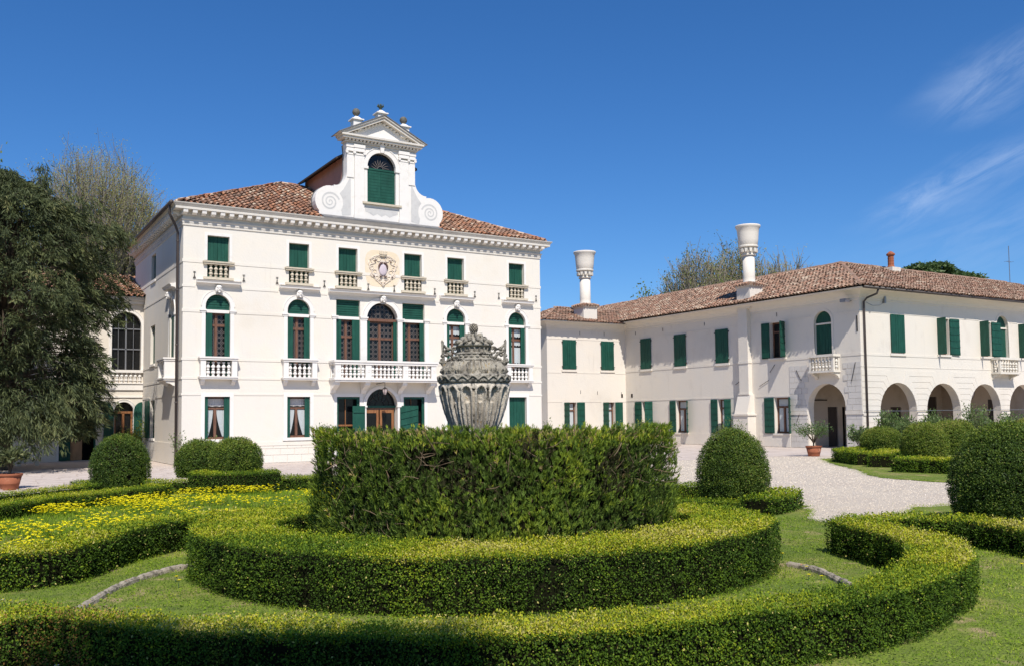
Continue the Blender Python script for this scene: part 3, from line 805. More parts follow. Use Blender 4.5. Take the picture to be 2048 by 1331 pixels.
hoodp = [(.0, 6.90), (-.03, 6.91), (-.05, 6.96), (-.20, 6.99), (-.21, 7.04), (-.26, 7.10), (-.10, 7.12), (0, 7.15)]
for wi, c in enumerate(ARW):
    f = MB(shift(FV, c)); arch_surround(f, .47, 3.42, 6.12, .15)
    w = part('arched_window', f, M['trim'], villa)
    g = MB(shift(FV, c)); g.prism_a([(d_, z_) for d_, z_ in hoodp], -.84, .84); part('hood', g, M['trim'], w)
    place('keystone_head', headm, w, (c, V0 - .01, 6.58))
    for sg in (-1, 1):
        g = MB(shift(FV, c)); x0, x1 = sorted((sg * .44, sg * .70)); g.box(x0, x1, -.06, .05, 5.93, 5.99); x0, x1 = sorted((sg * .46, sg * .67)); g.box(x0, x1, -.035, .05, 5.87, 5.93)
        part('impost', g, M['trim'], w)
    g = MB(shift(FV, c)); g.box(-.44, .44, .05, .20, 5.87, 5.99); part('transom', g, M['trim'], w)
    # louvred half-round above the transom
    g = MB(shift(FV, c)); zs = 6.12
    for k in range(6):
        z0 = 5.995 + k * .098; z1 = z0 + .085
        hwz = lambda z: .46 if z <= zs else math.sqrt(max(.46 ** 2 - (z - zs) ** 2, .0025))
        g.prism([(-hwz(z0), z0), (hwz(z0), z0), (hwz(z1), z1), (-hwz(z1), z1)], .13 + .008 * (k % 2), .17)
    part('louvre', g, M['green'], w)
    # folded shutters standing in the reveals
    wl, wr = ((.27, .19), (.25, .23), (.17, .24), (.2, .22))[wi]
    g = MB(shift(FV, c)); boards(g, -.468, -.468 + wl, .06, .10, 3.43, 5.86, 2); part('shutter', g, M['green'], w)
    g = MB(shift(FV, c)); boards(g, .468 - wr, .468, .06, .10, 3.43, 5.86, 2); part('shutter', g, M['green'], w)
    rightw = wi >= 2
    casement(w, c, -.42, .42, 3.43, 5.86, -.03 if not rightw else -.09, 5.40 if not rightw else 5.30, FV, V0, roundels=not rightw)
    if rightw:
        g = MB(shift(FV, c))
        for z0, z1, hem in ((5.42, 5.80, .05), (5.02, 5.34, .05), (4.2, 4.96, .04)): 
            curtain_strip(g, -.38, -.13, .236, z0, z1, 0, 10, .006, hem); curtain_strip(g, -.05, .38, .236, z0, z1, 0, 14, .006, hem)
        part('curtain', g, M['curtain'], w)
    balconet(w, c, FV, .69, .26, 3.31, 4.165, 5, B_blc)

# central group
CX = AX + .05
f = MB(FV)
f.arch_ring(CX, 5.93, .71, .90, -.03, .02); f.arch_ring(CX, 5.93, .90, .93, -.045, .02)
for a0, a1 in ((CX - 2.22, CX - 2.08), (CX - 1.0, CX - .71), (CX + .71, CX + .93), (CX + 2.01, CX + 2.2)): f.box(a0, a1, -.026, .02, 3.42, 5.88)
w = part('arched_window', f, M['trim'], villa)
g = MB(FV); g.prism_a([(d_ * 1.2, z_ - .03) for d_, z_ in hoodp], AX - 2.38, AX + 2.5); part('hood', g, M['trim'], w)
place('keystone_head', headm, w, (CX, V0 - .02, 6.58))
g = MB(FV)
for a0, a1 in ((13.17, 13.46), (14.44, 14.79), (16.11, 16.47), (17.41, 17.69)):
    part('impost', MB(FV).box(a0, a1, -.07, .05, 5.94, 6.0).box(a0 + .03, a1 - .03, -.045, .05, 5.87, 5.94), M['trim'], w)
g = MB(FV); g.box(CX - .7, CX + .7, .10, .28, 5.85, 5.96); part('transom', g, M['wood'], w)
g = MB(FV); g.face([(CX - .7, .262, 5.96), (CX + .7, .262, 5.96), (CX + .7, .262, 6.63), (CX - .7, .262, 6.63)]); part('glazing', g, M['glass'], w)
for i in range(6):
    for j in range(3):
        x, z = -.5 + .2 * i, .12 + .2 * j
        if x * x + z * z < .56 ** 2: place('pane', panem, w, FV(CX + x, .25, 5.95 + z))
for a0, a1 in ((CX - .71, CX - .55), (CX + .54, CX + .71)):
    g = MB(FV); boards(g, a0, a1, .06, .10, 3.42, 5.85, 2); part('shutter', g, M['green'], w)
casement(w, CX, -.6, .6, 3.42, 5.85, -.05, 5.12, FV, V0)
for k, c in enumerate(SID):
    f = MB(FV)
    w = part('side_light', MB(FV).box(c - .52, c + .52, .06, .2, 5.87, 5.99), M['trim'], villa)
    g = MB(FV)
    for j in range(7): g.box(c - .525, c + .525, .13 + .008 * (j % 2), .17, 6.0 + j * .098, 6.085 + j * .098)
    part('louvre', g, M['green'], w)
    wl, wr = ((.24, .33), (.16, .21))[k]
    g = MB(FV); boards(g, c - .525, c - .525 + wl, .06, .10, 3.42, 5.86, 2); part('shutter', g, M['green'], w)
    g = MB(FV); boards(g, c + .525 - wr, c + .525, .05, .09, 3.42, 5.86, 2); part('shutter', g, M['green'], w)
    casement(w, c, -.5, .5, 3.42, 5.86, (-.04, -.12)[k], 5.15, FV, V0)

# the long balcony over the door
BX0, BX1, BP = 13.09, 17.74, .64
bal = part('balcony', MB(FV).box(BX0 - .04, BX1 + .04, -BP - .04, .3, 3.32, 3.41).box(BX0, BX1, -BP, .02, 3.25, 3.32), M['trim'], villa)
part('rail', MB(FV).box(BX0 - .02, BX1 + .02, -BP - .03, -BP + .2, 3.96, 4.05).box(BX0 - .05, BX1 + .05, -BP - .06, -BP + .22, 4.05, 4.13)
     .box(BX0 - .02, BX0 + .2, -BP + .2, .05, 3.96, 4.05).box(BX1 - .2, BX1 + .02, -BP + .2, .05, 3.96, 4.05)
     .box(BX0 - .05, BX0 + .22, -BP + .22, .05, 4.05, 4.13).box(BX1 - .22, BX1 + .05, -BP + .22, .05, 4.05, 4.13), M['trim'], bal)
PR = [(13.11, 13.35), (14.43, 14.69), (16.13, 16.37), (17.46, 17.70)]
for a0, a1 in PR:
    g = MB(FV); g.box(a0, a1, -BP, -BP + .2, 3.41, 3.96)
    g.arch_ring((a0 + a1) / 2, 3.70, .045, .06, -BP - .008, -BP + .01, 0, 0, 2 * PI, 12)
    part('pier', g, M['trim'], bal)
for a0, a1 in (PR[0], PR[3]): part('pier', MB(FV).box(a0, a1, -.12, .02, 3.41, 3.96), M['trim'], bal)
for (a0, a1), nb in zip(((13.35, 14.43), (14.69, 16.13), (16.37, 17.46)), (6, 8, 6)):
    for i in range(nb): place('baluster', B_blc, bal, FV(a0 + (a1 - a0) * (i + .5) / nb, -BP + .1, 3.41))
for x in (13.22, 17.58):
    for i in range(2): place('baluster', B_blc, bal, FV(x, -BP + .28 + .15 * i, 3.41))
for x in (13.22, 14.56, 16.25, 17.58):
    g = MB(FV); g.prism_a([(0, 2.78), (-.06, 2.80), (-.14, 2.92), (-.30, 3.0), (-.42, 3.05), (-.54, 3.12), (-.57, 3.25), (0, 3.25)], x - .11, x + .11)
    part('bracket', g, M['trim'], bal)

# ground floor windows with curtains; the one at the right end is shut
for wi, c in enumerate(ARW):
    f = MB(shift(FV, c))
    for a0, a1, z0, z1 in ((-.62, -.475, .95, 2.79), (.475, .62, .95, 2.79), (-.475, .475, 2.64, 2.79)): f.box(a0, a1, -.018, .02, z0, z1)
    f.box(-.66, .66, -.06, .3, .88, .985)
    w = part('lower_window', f, M['trim'], villa)
    if wi >= 2:
        g = MB(shift(FV, c)); boards(g, -.47, -.003, .13, .17, 1.0, 2.635, 3); part('shutter', g, M['green'], w)
        g = MB(shift(FV, c)); boards(g, .003, .47, .13, .17, 1.0, 2.635, 3); part('shutter', g, M['green'], w)
        continue
    g = MB(shift(FV, c)); boards(g, -.472, -.34, .05, .09, .99, 2.63, 1); part('shutter', g, M['green'], w)
    g = MB(shift(FV, c)); boards(g, .27, .472, .05, .09, .99, 2.63, 2); part('shutter', g, M['green'], w)
    g = MB(shift(FV, c)); d = .24
    for a0, a1, z0, z1 in ((-.47, -.40, 1.0, 2.63), (.40, .47, 1.0, 2.63), (-.40, .40, 2.58, 2.63), (-.40, .40, 1.0, 1.08), (-.40, .40, 2.15, 2.22)): g.box(a0, a1, d - .03, d + .03, z0, z1)
    g.box(-.09, .01, d - .045, d + .03, 1.08, 2.15); part('casement', g, M['wood'], w)
    g = MB(shift(FV, c)); g.face([(-.4, d + .01, 1.08), (.4, d + .01, 1.08), (.4, d + .01, 2.58), (-.4, d + .01, 2.58)]); part('glazing', g, M['glass'], w)
    for x0, x1, xe in ((-.39, -.10, -.34), (.02, .39, .36)):
        g = MB(shift(FV, c)); nf = 12
        for i in range(nf):
            for j in range(8):
                def cp(ii, jj):
                    t = jj / 8; z = 1.1 + 1.03 * (1 - t)
                    e = 1 - .62 * (t ** 1.6)
                    lo, hi = (x0, x0 + (x1 - x0) * e) if xe < 0 else (x1 - (x1 - x0) * e, x1)
                    return (lo + (hi - lo) * ii / nf, d + .004 - .012 * (ii % 2), z)
                g.face([cp(i, j), cp(i + 1, j), cp(i + 1, j + 1), cp(i, j + 1)])
        part('curtain', g, M['curtain'], w)
    g = MB(shift(FV, c)); curtain_strip(g, -.39, .39, d - .002, 2.26, 2.56, 0, 24, .005, .02); part('valance', g, M['grey_paint'], w)

# doorway group at ground level
f = MB(FV); DX = AX + .02
f.arch_ring(DX, 2.265, .715, .86, -.03, .02)
for a0, a1 in ((DX - .86, DX - .715), (DX + .715, DX + .86)): f.box(a0, a1, -.03, .02, .02, 2.2); f.box(a0 - .03, a1 + .03, -.06, .05, 2.2, 2.27)
fd = part('front_door', f, M['trim'], villa)
for a0, a1 in ((DX - .7, DX - .06), (DX + .0, DX + .64)):
    g = MB(FV); d = .22
    g.box(a0, a0 + .1, d, d + .05, .05, 2.1); g.box(a1 - .1, a1, d, d + .05, .05, 2.1); g.box(a0 + .1, a1 - .1, d, d + .05, 1.96, 2.1); g.box(a0 + .1, a1 - .1, d, d + .05, .05, .8)
    part('door_leaf', g, M['orangewood'], fd)
    g = MB(FV); g.face([(a0 + .1, d + .03, .8), (a1 - .1, d + .03, .8), (a1 - .1, d + .03, 1.96), (a0 + .1, d + .03, 1.96)]); part('glazing', g, M['glass'], fd)
part('transom', MB(FV).box(DX - .7, DX + .7, .16, .26, 2.18, 2.27), M['green'], fd)
part('lintel', MB(FV).box(DX - .7, DX + .7, .22, .28, 2.1, 2.18), M['wood'], fd)
g = MB(FV); g.face([(DX - .7, .27, 2.27), (DX + .7, .27, 2.27), (DX + .7, .27, 2.98), (DX - .7, .27, 2.98)]); part('fanlight', g, M['glass'], fd)
g = MB(FV)
for i in range(7):
    t = PI * i / 6
    g.tube([(DX + .2 * math.cos(t), .24, 2.28 + .2 * math.sin(t)), (DX + .45 * math.cos(t + .18), .24, 2.28 + .45 * math.sin(t + .18)), (DX + .68 * math.cos(t), .24, 2.28 + .68 * math.sin(t))], .011, 4)
    g.tube([(DX + (.5 + .07 * math.cos(k)) * math.cos(t) - .07 * math.sin(k) * math.sin(t), .24, 2.28 + max(.01, (.5 + .07 * math.cos(k)) * math.sin(t) + .07 * math.sin(k) * math.cos(t))) for k in np.linspace(0, 5.2, 8)], .01, 4)
for r in (.2, .45): g.tube([(DX + r * math.cos(t), .24, 2.28 + r * math.sin(t)) for t in np.linspace(0, PI, 12)], .011, 4)
part('grille', g, M['iron'], fd)
for k, c in enumerate(SID):
    f = MB(FV)
    for a0, a1, z0, z1 in ((c - .64, c - .5, .02, 2.78), (c + .5, c + .64, .02, 2.78), (c - .5, c + .5, 2.64, 2.78)): f.box(a0, a1, -.018, .02, z0, z1)
    w = part('side_door', f, M['trim'], villa)
    g = MB(FV)
    for a0, a1, z0, z1 in ((-.5, -.42, .02, 2.63), (.40, .5, .02, 2.63), (-.42, .40, 2.55, 2.63)): g.box(c + a0, c + a1, .03, .12, z0, z1)
    part('frame', g, M['green'], w)
    g = MB(FV); g.box(c - .06, c - .03, .22, .26, .05, 2.55); g.box(c - .42, c + .4, .215, .265, 1.42, 1.49); part('casement', g, M['orangewood'], w)
    g = MB(FV); g.face([(c - .45, .27, .02), (c + .45, .27, .02), (c + .45, .27, 2.6), (c - .45, .27, 2.6)]); part('glazing', g, M['glass'], w)
# two green outdoor shutters swung open in front of the door piers
def hinged(name, parent, m, hx, hy, ang, width, z0, z1, n=4, horiz=False, battens=()):
    """leaf hinged at (hx,hy), pointing along heading ang (radians in plan)"""
    ca, sa = math.cos(ang), math.sin(ang)
    fr = lambda a, d, z: (hx + a * ca - d * sa, hy + a * sa + d * ca, z)
    bb = MB(fr); bb.box(0, width, 0, .02, z0, z1)
    lf = part(name, bb, m, parent)
    return lf, fr
lf, fr = hinged('open_shutter', villa, M['green'], 14.08, V0 - .05, math.radians(-4), .54, .1, 2.26)
part('brace', MB(fr).box(.02, .52, -.035, -.001, 1.98, 2.06).box(.02, .52, -.035, -.001, 1.2, 1.28).box(.02, .52, -.035, -.001, .4, .48), M['green'], lf)
lf, fr = hinged('open_shutter', villa, M['green'], 16.24, V0 - .05, math.radians(-3), .84, .1, 2.26)
for i in range(8):
    g = MB(fr); z = .0 + i * .28
    g.prism([(.03, max(z, .12)), (.81, max(z + .16, .12)), (.81, min(z + .41, 2.24)), (.03, min(z + .25, 2.24))], -.03, -.001)
    part('board', g, M['green'], lf)

# wall anchors (iron tie ends)
ab = MB(); ab.tube([(-.05, -.03, .28), (.05, -.03, .28)], .012, 5); ab.tube([(0, -.03, .28), (0, -.03, .0)], .013, 5)
ab.tube([(-.05, -.03, .02), (-.02, -.03, .09), (0, -.03, .05), (.02, -.03, .09), (.05, -.03, .02)], .012, 5); ab.tube([(0, -.04, .14), (0, .02, .14)], .022, 6)
anm = ab.mesh('wall_anchor', [M['iron']])
for x in (7.67, 9.55, 10.88, 12.86, 14.80, 16.00, 17.95, 19.98, 21.25, 23.30): place('wall_anchor', anm, villa, (x, V0, 7.13))

# side wall windows
for (c, hw, z0, z1) in ((41.85, .52, 7.84, 9.0), (41.88, .52, 4.2, 5.88), (41.75, .5, .98, 2.62)):
    f = MB(FS); f.box(c - hw - .05, c + hw + .05, -.05, .28, z0 - .1, z0 - .005)
    w = part('side_window', f, M['trim'], villa)
    g = MB(FS); boards(g, c - hw + .002, c - .003, .12, .16, z0, z1, 3); part('shutter', g, M['green'], w)
    g = MB(FS); boards(g, c + .003, c + hw - .002, .12, .16, z0, z1, 3); part('shutter', g, M['green'], w)
c = 37.75
f = MB(shift(FS, c)); arch_surround(f, .5, 3.42, 6.0, .14)
w = part('arched_window', f, M['trim'], villa)
g = MB(shift(FS, c)); g.prism_a([(d_, z_ - .02) for d_, z_ in hoodp], -.80, .80); part('hood', g, M['trim'], w)
place('keystone_head', headm, w, (VX0 - .01, c, 6.5), rz=-PI / 2)
g = MB(shift(FS, c)); boards(g, -.49, -.003, .08, .12, 3.43, 5.9, 3); part('shutter', g, M['green'], w)
g = MB(shift(FS, c)); boards(g, .003, .49, .08, .12, 3.43, 5.9, 3); part('shutter', g, M['green'], w)
part('lunette', MB(shift(FS, c)).box(-.5, .5, .2, .22, 5.9, 6.5), M['glass'], w)
for x0, x1 in ((-.7, -.5), (.5, .7)): part('impost', MB(shift(FS, c)).box(x0, x1, -.05, .05, 5.88, 5.99), M['trim'], w)
balconet(w, c, FS, .69, .40, 3.31, 4.2, 5, B_blc)

# coat of arms
pts = []
hw, hz = .80, .78
poly = []
for i in range(40):
    t = 2 * PI * i / 40
    e = 4.0
    x = math.copysign(abs(math.cos(t)) ** (2 / e), math.cos(t)) * hw * (1 + .015 * math.sin(5 * t)); z = math.copysign(abs(math.sin(t)) ** (2 / e), math.sin(t)) * hz * (1 + .02 * math.sin(3 * t + 1))
    poly.append((15.47 + x, 8.12 + z))
coa = part('coat_of_arms', MB(FV).prism(poly, -.006, .01), M['cream_panel'], villa)
def spiral(cx, cz, r0, r1, t0, turns, n=18):
    return [(cx + (r0 + (r1 - r0) * i / n) * math.cos(t0 + 2 * PI * turns * i / n), -.05, cz + (r0 + (r1 - r0) * i / n) * math.sin(t0 + 2 * PI * turns * i / n)) for i in range(n + 1)]
g = MB(lambda a, d, z: FV(a, d * .4, z))
X0 = 15.47
for sg in (-1, 1):
    mir = lambda pl: [(X0 + sg * (x - X0), d, z) for x, d, z in pl]
    for (dx, z, r0, r1, t0, tn, rad) in ((.22, 8.50, .17, .04, -.6, 1.3, .034), (.42, 8.40, .16, .04, 2.6, -1.25, .032), (.50, 8.14, .15, .035, 1.9, -1.2, .032), (.36, 7.95, .14, .035, -1.2, 1.2, .030),
                                        (.46, 7.82, .13, .03, 1.2, -1.2, .028), (.27, 7.70, .12, .03, -1.6, 1.2, .028), (.15, 7.55, .10, .025, 2.4, -1.2, .026), (.12, 8.62, .09, .025, 0.5, 1.1, .026)):
        pl = spiral(X0 + dx, z, r0, r1, t0, tn); g.tube(mir(pl), [rad * .72 * (1 - .5 * i / len(pl)) for i in range(len(pl))], 6)
    for pl, rad in (([(X0 + .62, -.04, 8.42), (X0 + .66, -.06, 8.28), (X0 + .55, -.06, 8.1), (X0 + .52, -.05, 7.9), (X0 + .38, -.06, 7.75), (X0 + .28, -.05, 7.6), (X0 + .1, -.05, 7.45), (X0, -.06, 7.38)], .034),
                    ([(X0 + .1, -.05, 8.68), (X0 + .3, -.06, 8.66), (X0 + .46, -.06, 8.58), (X0 + .6, -.05, 8.45)], .032),
                    ([(X0 + .56, -.05, 7.86), (X0 + .44, -.06, 7.72), (X0 + .3, -.05, 7.64)], .026)):
        g.tube(mir(pl), rad * .72, 6)
part('scrollwork', g, M['relief'], coa, smooth=True)
g = MB(FV)
g.prism([(X0 + .30 * math.cos(t) * (1 - .18 * math.sin(t)), 8.08 + .40 * math.sin(t)) for t in np.linspace(0, 2 * PI, 25)[:-1]], -.018, -.004); part('mantle', g, M['relief'], coa)
g = MB(FV)
g.ellipsoid((X0, -.04, 8.06), (.185, .045, .26), 14, 8); part('shield', g, M['mauve'], coa, smooth=True)
g = MB(FV)
for sg in (-1, 1):
    g.tube([(X0 + sg * .02, -.07, 8.36), (X0 + sg * .12, -.07, 8.34), (X0 + sg * .19, -.07, 8.22), (X0 + sg * .20, -.06, 8.08)], [.03, .045, .04, .02], 6)
    g.tube([(X0 + sg * .03, -.07, 7.80), (X0 + sg * .12, -.07, 7.74), (X0 + sg * .16, -.07, 7.80)], [.02, .04, .02], 6)
    g.ellipsoid((X0 + sg * .36, -.06, 8.42), (.045, .03, .03), 7, 5); g.ellipsoid((X0 + sg * .42, -.06, 7.76), (.04, .03, .03), 7, 5)
part('charge', g, M['brownpaint'], coa, smooth=True)
g = MB(FV)
for i in range(5): g.tube([(X0 - .12 + .06 * i, -.06, 8.66), (X0 - .16 + .08 * i, -.08, 8.80)], [.03, .018], 6); g.ellipsoid((X0 - .16 + .08 * i, -.08, 8.82), (.026, .026, .026), 6, 5)
g.tube([(X0 - .15, -.06, 8.65), (X0 + .15, -.06, 8.65)], .032, 6)
part('crown', g, M['sillstone'], coa, smooth=True)
g = MB(FV)
for z, x in ((7.46, 0), (7.52, -.07), (7.52, .07), (7.42, -.04), (7.42, .04), (7.38, 0)): g.ellipsoid((X0 + x, -.05, z), (.04, .035, .035), 7, 5)
part('tassel', g, M['relief'], coa, smooth=True)

# ---- scrolled gable over the cornice
GX = AX + .02; GD = -.02
def half_outline():
    L = [(2.76, 10.0), (2.80, 10.16)]
    for t in np.linspace(-.75, 1.75, 12): L.append((2.30 + .66 * math.cos(t), 10.78 + .66 * math.sin(t)))
    L += [(2.14, 11.40), (2.14, 11.50)]
    for t in np.linspace(0, 1, 9): L.append((2.10 - .52 * math.sin(t * PI / 2), 12.12 - .63 * math.cos(t * PI / 2)))
    L += [(1.58, 12.95), (1.62, 13.30)]
    return L
H = half_outline()
outline = [(GX + x, z) for x, z in H] + [(GX - x, z) for x, z in reversed(H)]
# body built around the arched opening: left and right halves plus top and apron
gable = None
ow, ozb, ozs = .66, 10.92, 12.47
def gable_half(sg):
    P = [(GX + sg * x, z) for x, z in H]
    arc = [(GX + sg * ow * math.sin(t), ozs + ow * math.cos(t)) for t in np.linspace(0, PI / 2, 9)]
    return [(GX, 10.0)] + P + [(GX, 13.30)] + arc + [(GX + sg * ow, ozb), (GX, ozb)]
bb = MB(FV); bb.prism(gable_half(1), GD, .36); bb.prism(gable_half(-1), GD, .36)
gable = part('gable', bb, M['trim'], villa)
# lead behind the volute edges
def off(poly, e): 
    c = [(GX + sg_ * (x + e), z + e * .3) for sg_, x, z in [(1, x, z) for x, z in H]]
    return c
hl = [(GX + x + .03, z + .02) for x, z in H]; hr = [(GX - x - .03, z + .02) for x, z in H]
bb = MB(FV); bb.prism([(GX, 10.0)] + hl + [(GX, 13.32)], .36, .42); bb.prism([(GX, 10.0)] + hr + [(GX, 13.32)], .36, .42)
part('lead_backing', bb, M['lead'], gable)
part('lead_flashing', MB(FV).prism_a([(-.47, 9.985), (-.47, 10.03), (-.02, 10.20), (-.02, 9.985)], GX - 2.74, GX + 2.74), M['lead'], gable)
g = MB(FV); g.box(GX - .66, GX + .66, .2, .22, 10.92, 13.2); part('dark_room', g, M['dark'], gable)
for x0, x1, d in ((-1.25, -.82, -.09), (.82, 1.25, -.09), (-1.58, -1.27, -.05), (1.27, 1.58, -.05)):
    z0 = 10.10 if abs(x0) < 1.26 and abs(x1) < 1.26 else 11.9
    part('pilaster', MB(FV).box(GX + x0, GX + x1, d, GD, z0, 12.95), M['trim'], gable)
    cp = MB(FV)
    if z0 < 11: part('pilaster_base', MB(FV).box(GX + x0 - .03, GX + x1 + .03, d - .03, GD, 10.06, 10.32).box(GX + x0 - .015, GX + x1 + .015, d - .02, GD, 10.32, 10.37), M['trim'], gable)
    cp.box(GX + x0 - .01, GX + x1 + .01, d - .02, GD, 12.88, 12.91); cp.box(GX + x0 - .05, GX + x1 + .05, d - .05, GD, 13.02, 13.08)
    for xx in (x0 - .005, x1 + .005): cp.arch_ring(GX + xx, 12.975, 0.004, .06, d - .045, GD, 0, 0, 2 * PI, 10)
    part('capital', cp, M['trim'], gable)
    part('entablature_block', MB(FV).box(GX + x0 - .02, GX + x1 + .02, d - .02, GD, 13.08, 13.18).box(GX + x0 - .04, GX + x1 + .04, d - .04, GD, 13.19, 13.33), M['trim'], gable)
f = MB(FV); f.arch_ring(GX, ozs, ow, ow + .2, -.06, .05); f.arch_ring(GX, ozs, ow + .2, ow + .235, -.08, .05)
f.box(GX - ow - .14, GX - ow, -.05, GD, ozb, 12.35); f.box(GX + ow, GX + ow + .14, -.05, GD, ozb, 12.35)
part('archivolt', f, M['trim'], gable)
for x0, x1 in ((-.86, -.63), (.63, .86)): part('impost', MB(FV).box(GX + x0, GX + x1, -.10, .05, 12.36, 12.47), M['trim'], gable)
part('keystone', MB(FV).prism([(GX - .07, 13.12), (GX + .07, 13.12), (GX + .11, 13.48), (GX - .11, 13.48)], -.14, GD), M['trim'], gable)
part('sill', MB(FV).box(GX - .90, GX + .90, -.14, .2, 10.83, 10.915), M['sillstone'], gable)
for x0, x1 in ((-.655, -.004), (.004, .655)):
    g = MB(FV); boards(g, GX + x0, GX + x1, .06, .10, 10.92, 12.36, 11, horiz=True); part('shutter', g, M['green'], gable)
part('head_rail', MB(FV).box(GX - .66, GX + .66, .04, .12, 12.36, 12.44), M['green'], gable)
g = MB(FV); g.face([(GX - .66, .13, 12.44), (GX + .66, .13, 12.44), (GX + .66, .13, 13.13), (GX - .66, .13, 13.13)]); part('fanlight', g, M['glass'], gable)
g = MB(FV)
for i in range(9):
    t = PI * (i + .5) / 9
    g.tube([(GX + r * math.cos(t + .1 * math.sin(r * 9)), .11, 12.45 + r * math.sin(t + .1 * math.sin(r * 9))) for r in (.14, .24, .34, .42)], [.012, .02, .016, .008], 4)
g.tube([(GX + .13 * math.cos(t), .11, 12.45 + .13 * math.sin(t)) for t in np.linspace(0, PI, 8)], .014, 4)
part('grille', g, M['leadcame'], gable)
for sg in (-1, 1):
    # grey painted volute: a flat spiral band and a grey side panel
    cx_, cz_ = GX + sg * 2.32, 10.76
    g = MB(FV); n = 54
    for i in range(n):
        q = []
        for k in (i, i + 1):
            t = k / n; r = .46 - .43 * t ** .85; a = .3 + 2 * PI * 2.6 * t; wd = .075 * (1 - .55 * t)
            q.append((cx_ + sg * -r * math.cos(a), cz_ + r * math.sin(a), cx_ + sg * -(r - wd) * math.cos(a), cz_ + (r - wd) * math.sin(a)))
        g.face([(q[0][0], GD - .006, q[0][1]), (q[1][0], GD - .006, q[1][1]), (q[1][2], GD - .006, q[1][3]), (q[0][2], GD - .006, q[0][3])])
    part('painted_spiral', g, M['grey_paint'], gable)
    poly = [(1.40, 10.28), (1.78, 10.22)] + [(2.32 - .58 * math.cos(t), 10.76 + .58 * math.sin(t)) for t in np.linspace(-.55, .75, 7)] + [(1.72, 11.36), (1.52, 11.72), (1.40, 12.0)]
    part('painted_panel', MB(FV).prism([(GX + sg * x, z) for x, z in poly], GD - .005, GD + .01), M['grey_paint'], gable)
ap = [(-.76, 10.72), (.76, 10.72)] + [(.76 - .19 * i, 10.36 + (.10 if i % 2 else 0) + (.16 if i in (0, 8) else 0)) for i in range(9)]
part('painted_apron', MB(FV).prism([(GX + x, z) for x, z in ap], GD - .005, GD + .01), M['grey_paint'], gable)
# entablature and pediment
g = MB(FV); g.box(GX - 1.62, GX + 1.62, -.06, .36, 13.30, 13.40); g.box(GX - 1.68, GX + 1.68, -.12, .38, 13.40, 13.47)
g.box(GX - 1.84, GX + 1.84, -.28, .42, 13.53, 13.62); g.box(GX - 1.90, GX + 1.90, -.34, .44, 13.62, 13.70)
part('gable_cornice', g, M['cornice'], gable)
dm = MB().box(-.045, .045, -.09, .0, 0, .06).mesh('dentil', [M['trim']])
for i in range(21): place('dentil', dm, gable, FV(GX - 1.66 + 3.32 * i / 20, -.12, 13.47))
sl_ = (14.62 - 13.70) / 1.90
part('tympanum', MB(FV).prism([(GX - 1.6, 13.70), (GX + 1.6, 13.70), (GX, 13.70 + sl_ * 1.6)], -.05, .36), M['trim'], gable)
tl = [(-.62, 13.76), (.62, 13.76), (.5, 13.84), (.34, 13.92), (.22, 14.0), (.08, 14.1), (-.08, 14.1), (-.22, 14.0), (-.34, 13.92), (-.5, 13.84)]
for sg in (-1, 1):
    g = MB(FV)
    g.prism([(GX + sg * 1.90, 13.702), (GX, 14.62), (GX, 14.50), (GX + sg * 1.66, 13.702)], -.30, .42)
    g.prism([(GX + sg * 2.02, 13.702), (GX, 14.70), (GX, 14.622), (GX + sg * 1.90, 13.7)], -.36, .44)
    part('raking_cornice', g, M['cornice'], gable)
    part('lead_capping', MB(FV).prism([(GX + sg * 2.06, 13.71), (GX, 14.735), (GX, 14.703), (GX + sg * 2.02, 13.702)], -.40, .6), M['lead'], gable)
    for i in range(9):
        x = 1.42 - 1.42 * (i + .3) / 9; zz_ = 13.70 + sl_ * (1.90 - x) - .20
        place('dentil', dm, gable, FV(GX + sg * x, -.05, zz_))
ctr = MB(FV)
def pedestal(x, zb, ztop, hw):
    g = MB(FV); g.box(x - hw, x + hw, -.20, -.20 + 2 * hw, zb, ztop - .20); 
    g.box(x - hw - .07, x + hw + .07, -.27, -.13 + 2 * hw, ztop - .20, ztop - .15)
    n = len(g.v); c = (x, -.20 + hw)
    for (e, z) in ((hw + .02, ztop - .15), (.05, ztop)):
        for sx, sy in ((-1, -1), (1, -1), (1, 1), (-1, 1)): g.v.append(g.fr(c[0] + sx * e, c[1] + sy * e, z))
    for i in range(4):
        j = (i + 1) % 4; g.f.append((n + i, n + j, n + 4 + j, n + 4 + i)); g.m.append(0); g.r.append(0)
    g.f.append((n + 4, n + 5, n + 6, n + 7)); g.m.append(0); g.r.append(0)
    part('pedestal', g, M['trim'], gable)
for x, zb, zt, hw in ((GX - 1.15, 13.95, 14.57, .19), (GX + 1.05, 13.95, 14.60, .19), (GX - .03, 14.5, 15.02, .19)): pedestal(x, zb, zt, hw)
for x in (GX - 1.15, GX + 1.05):
    g = MB(FV); g.lathe([(.03, 14.55), (.05, 14.57), (.04, 14.60)], x, -.01, 10); g.ellipsoid((x, -.01, 14.75), (.165, .165, .165), 16, 12); part('ball_finial', g, M['ballstone'], gable, smooth=True)
g = MB(FV); x = GX - .03
g.lathe([(.04, 15.0), (.06, 15.03), (.03, 15.07), (.09, 15.12), (.11, 15.18), (.07, 15.22)], x, -.01, 10)
for i in range(7):
    t = 2 * PI * i / 7; g.tube([(x + .06 * math.cos(t), -.01 + .06 * math.sin(t), 15.16), (x + .13 * math.cos(t), -.01 + .13 * math.sin(t), 15.2), (x + .12 * math.cos(t), -.01 + .12 * math.sin(t), 15.27)], [.03, .035, .015], 5)
g.tube([(x, -.01, 15.2), (x, -.01, 15.29)], .03, 6)
part('flame_finial', g, M['bronze'], gable, smooth=True)
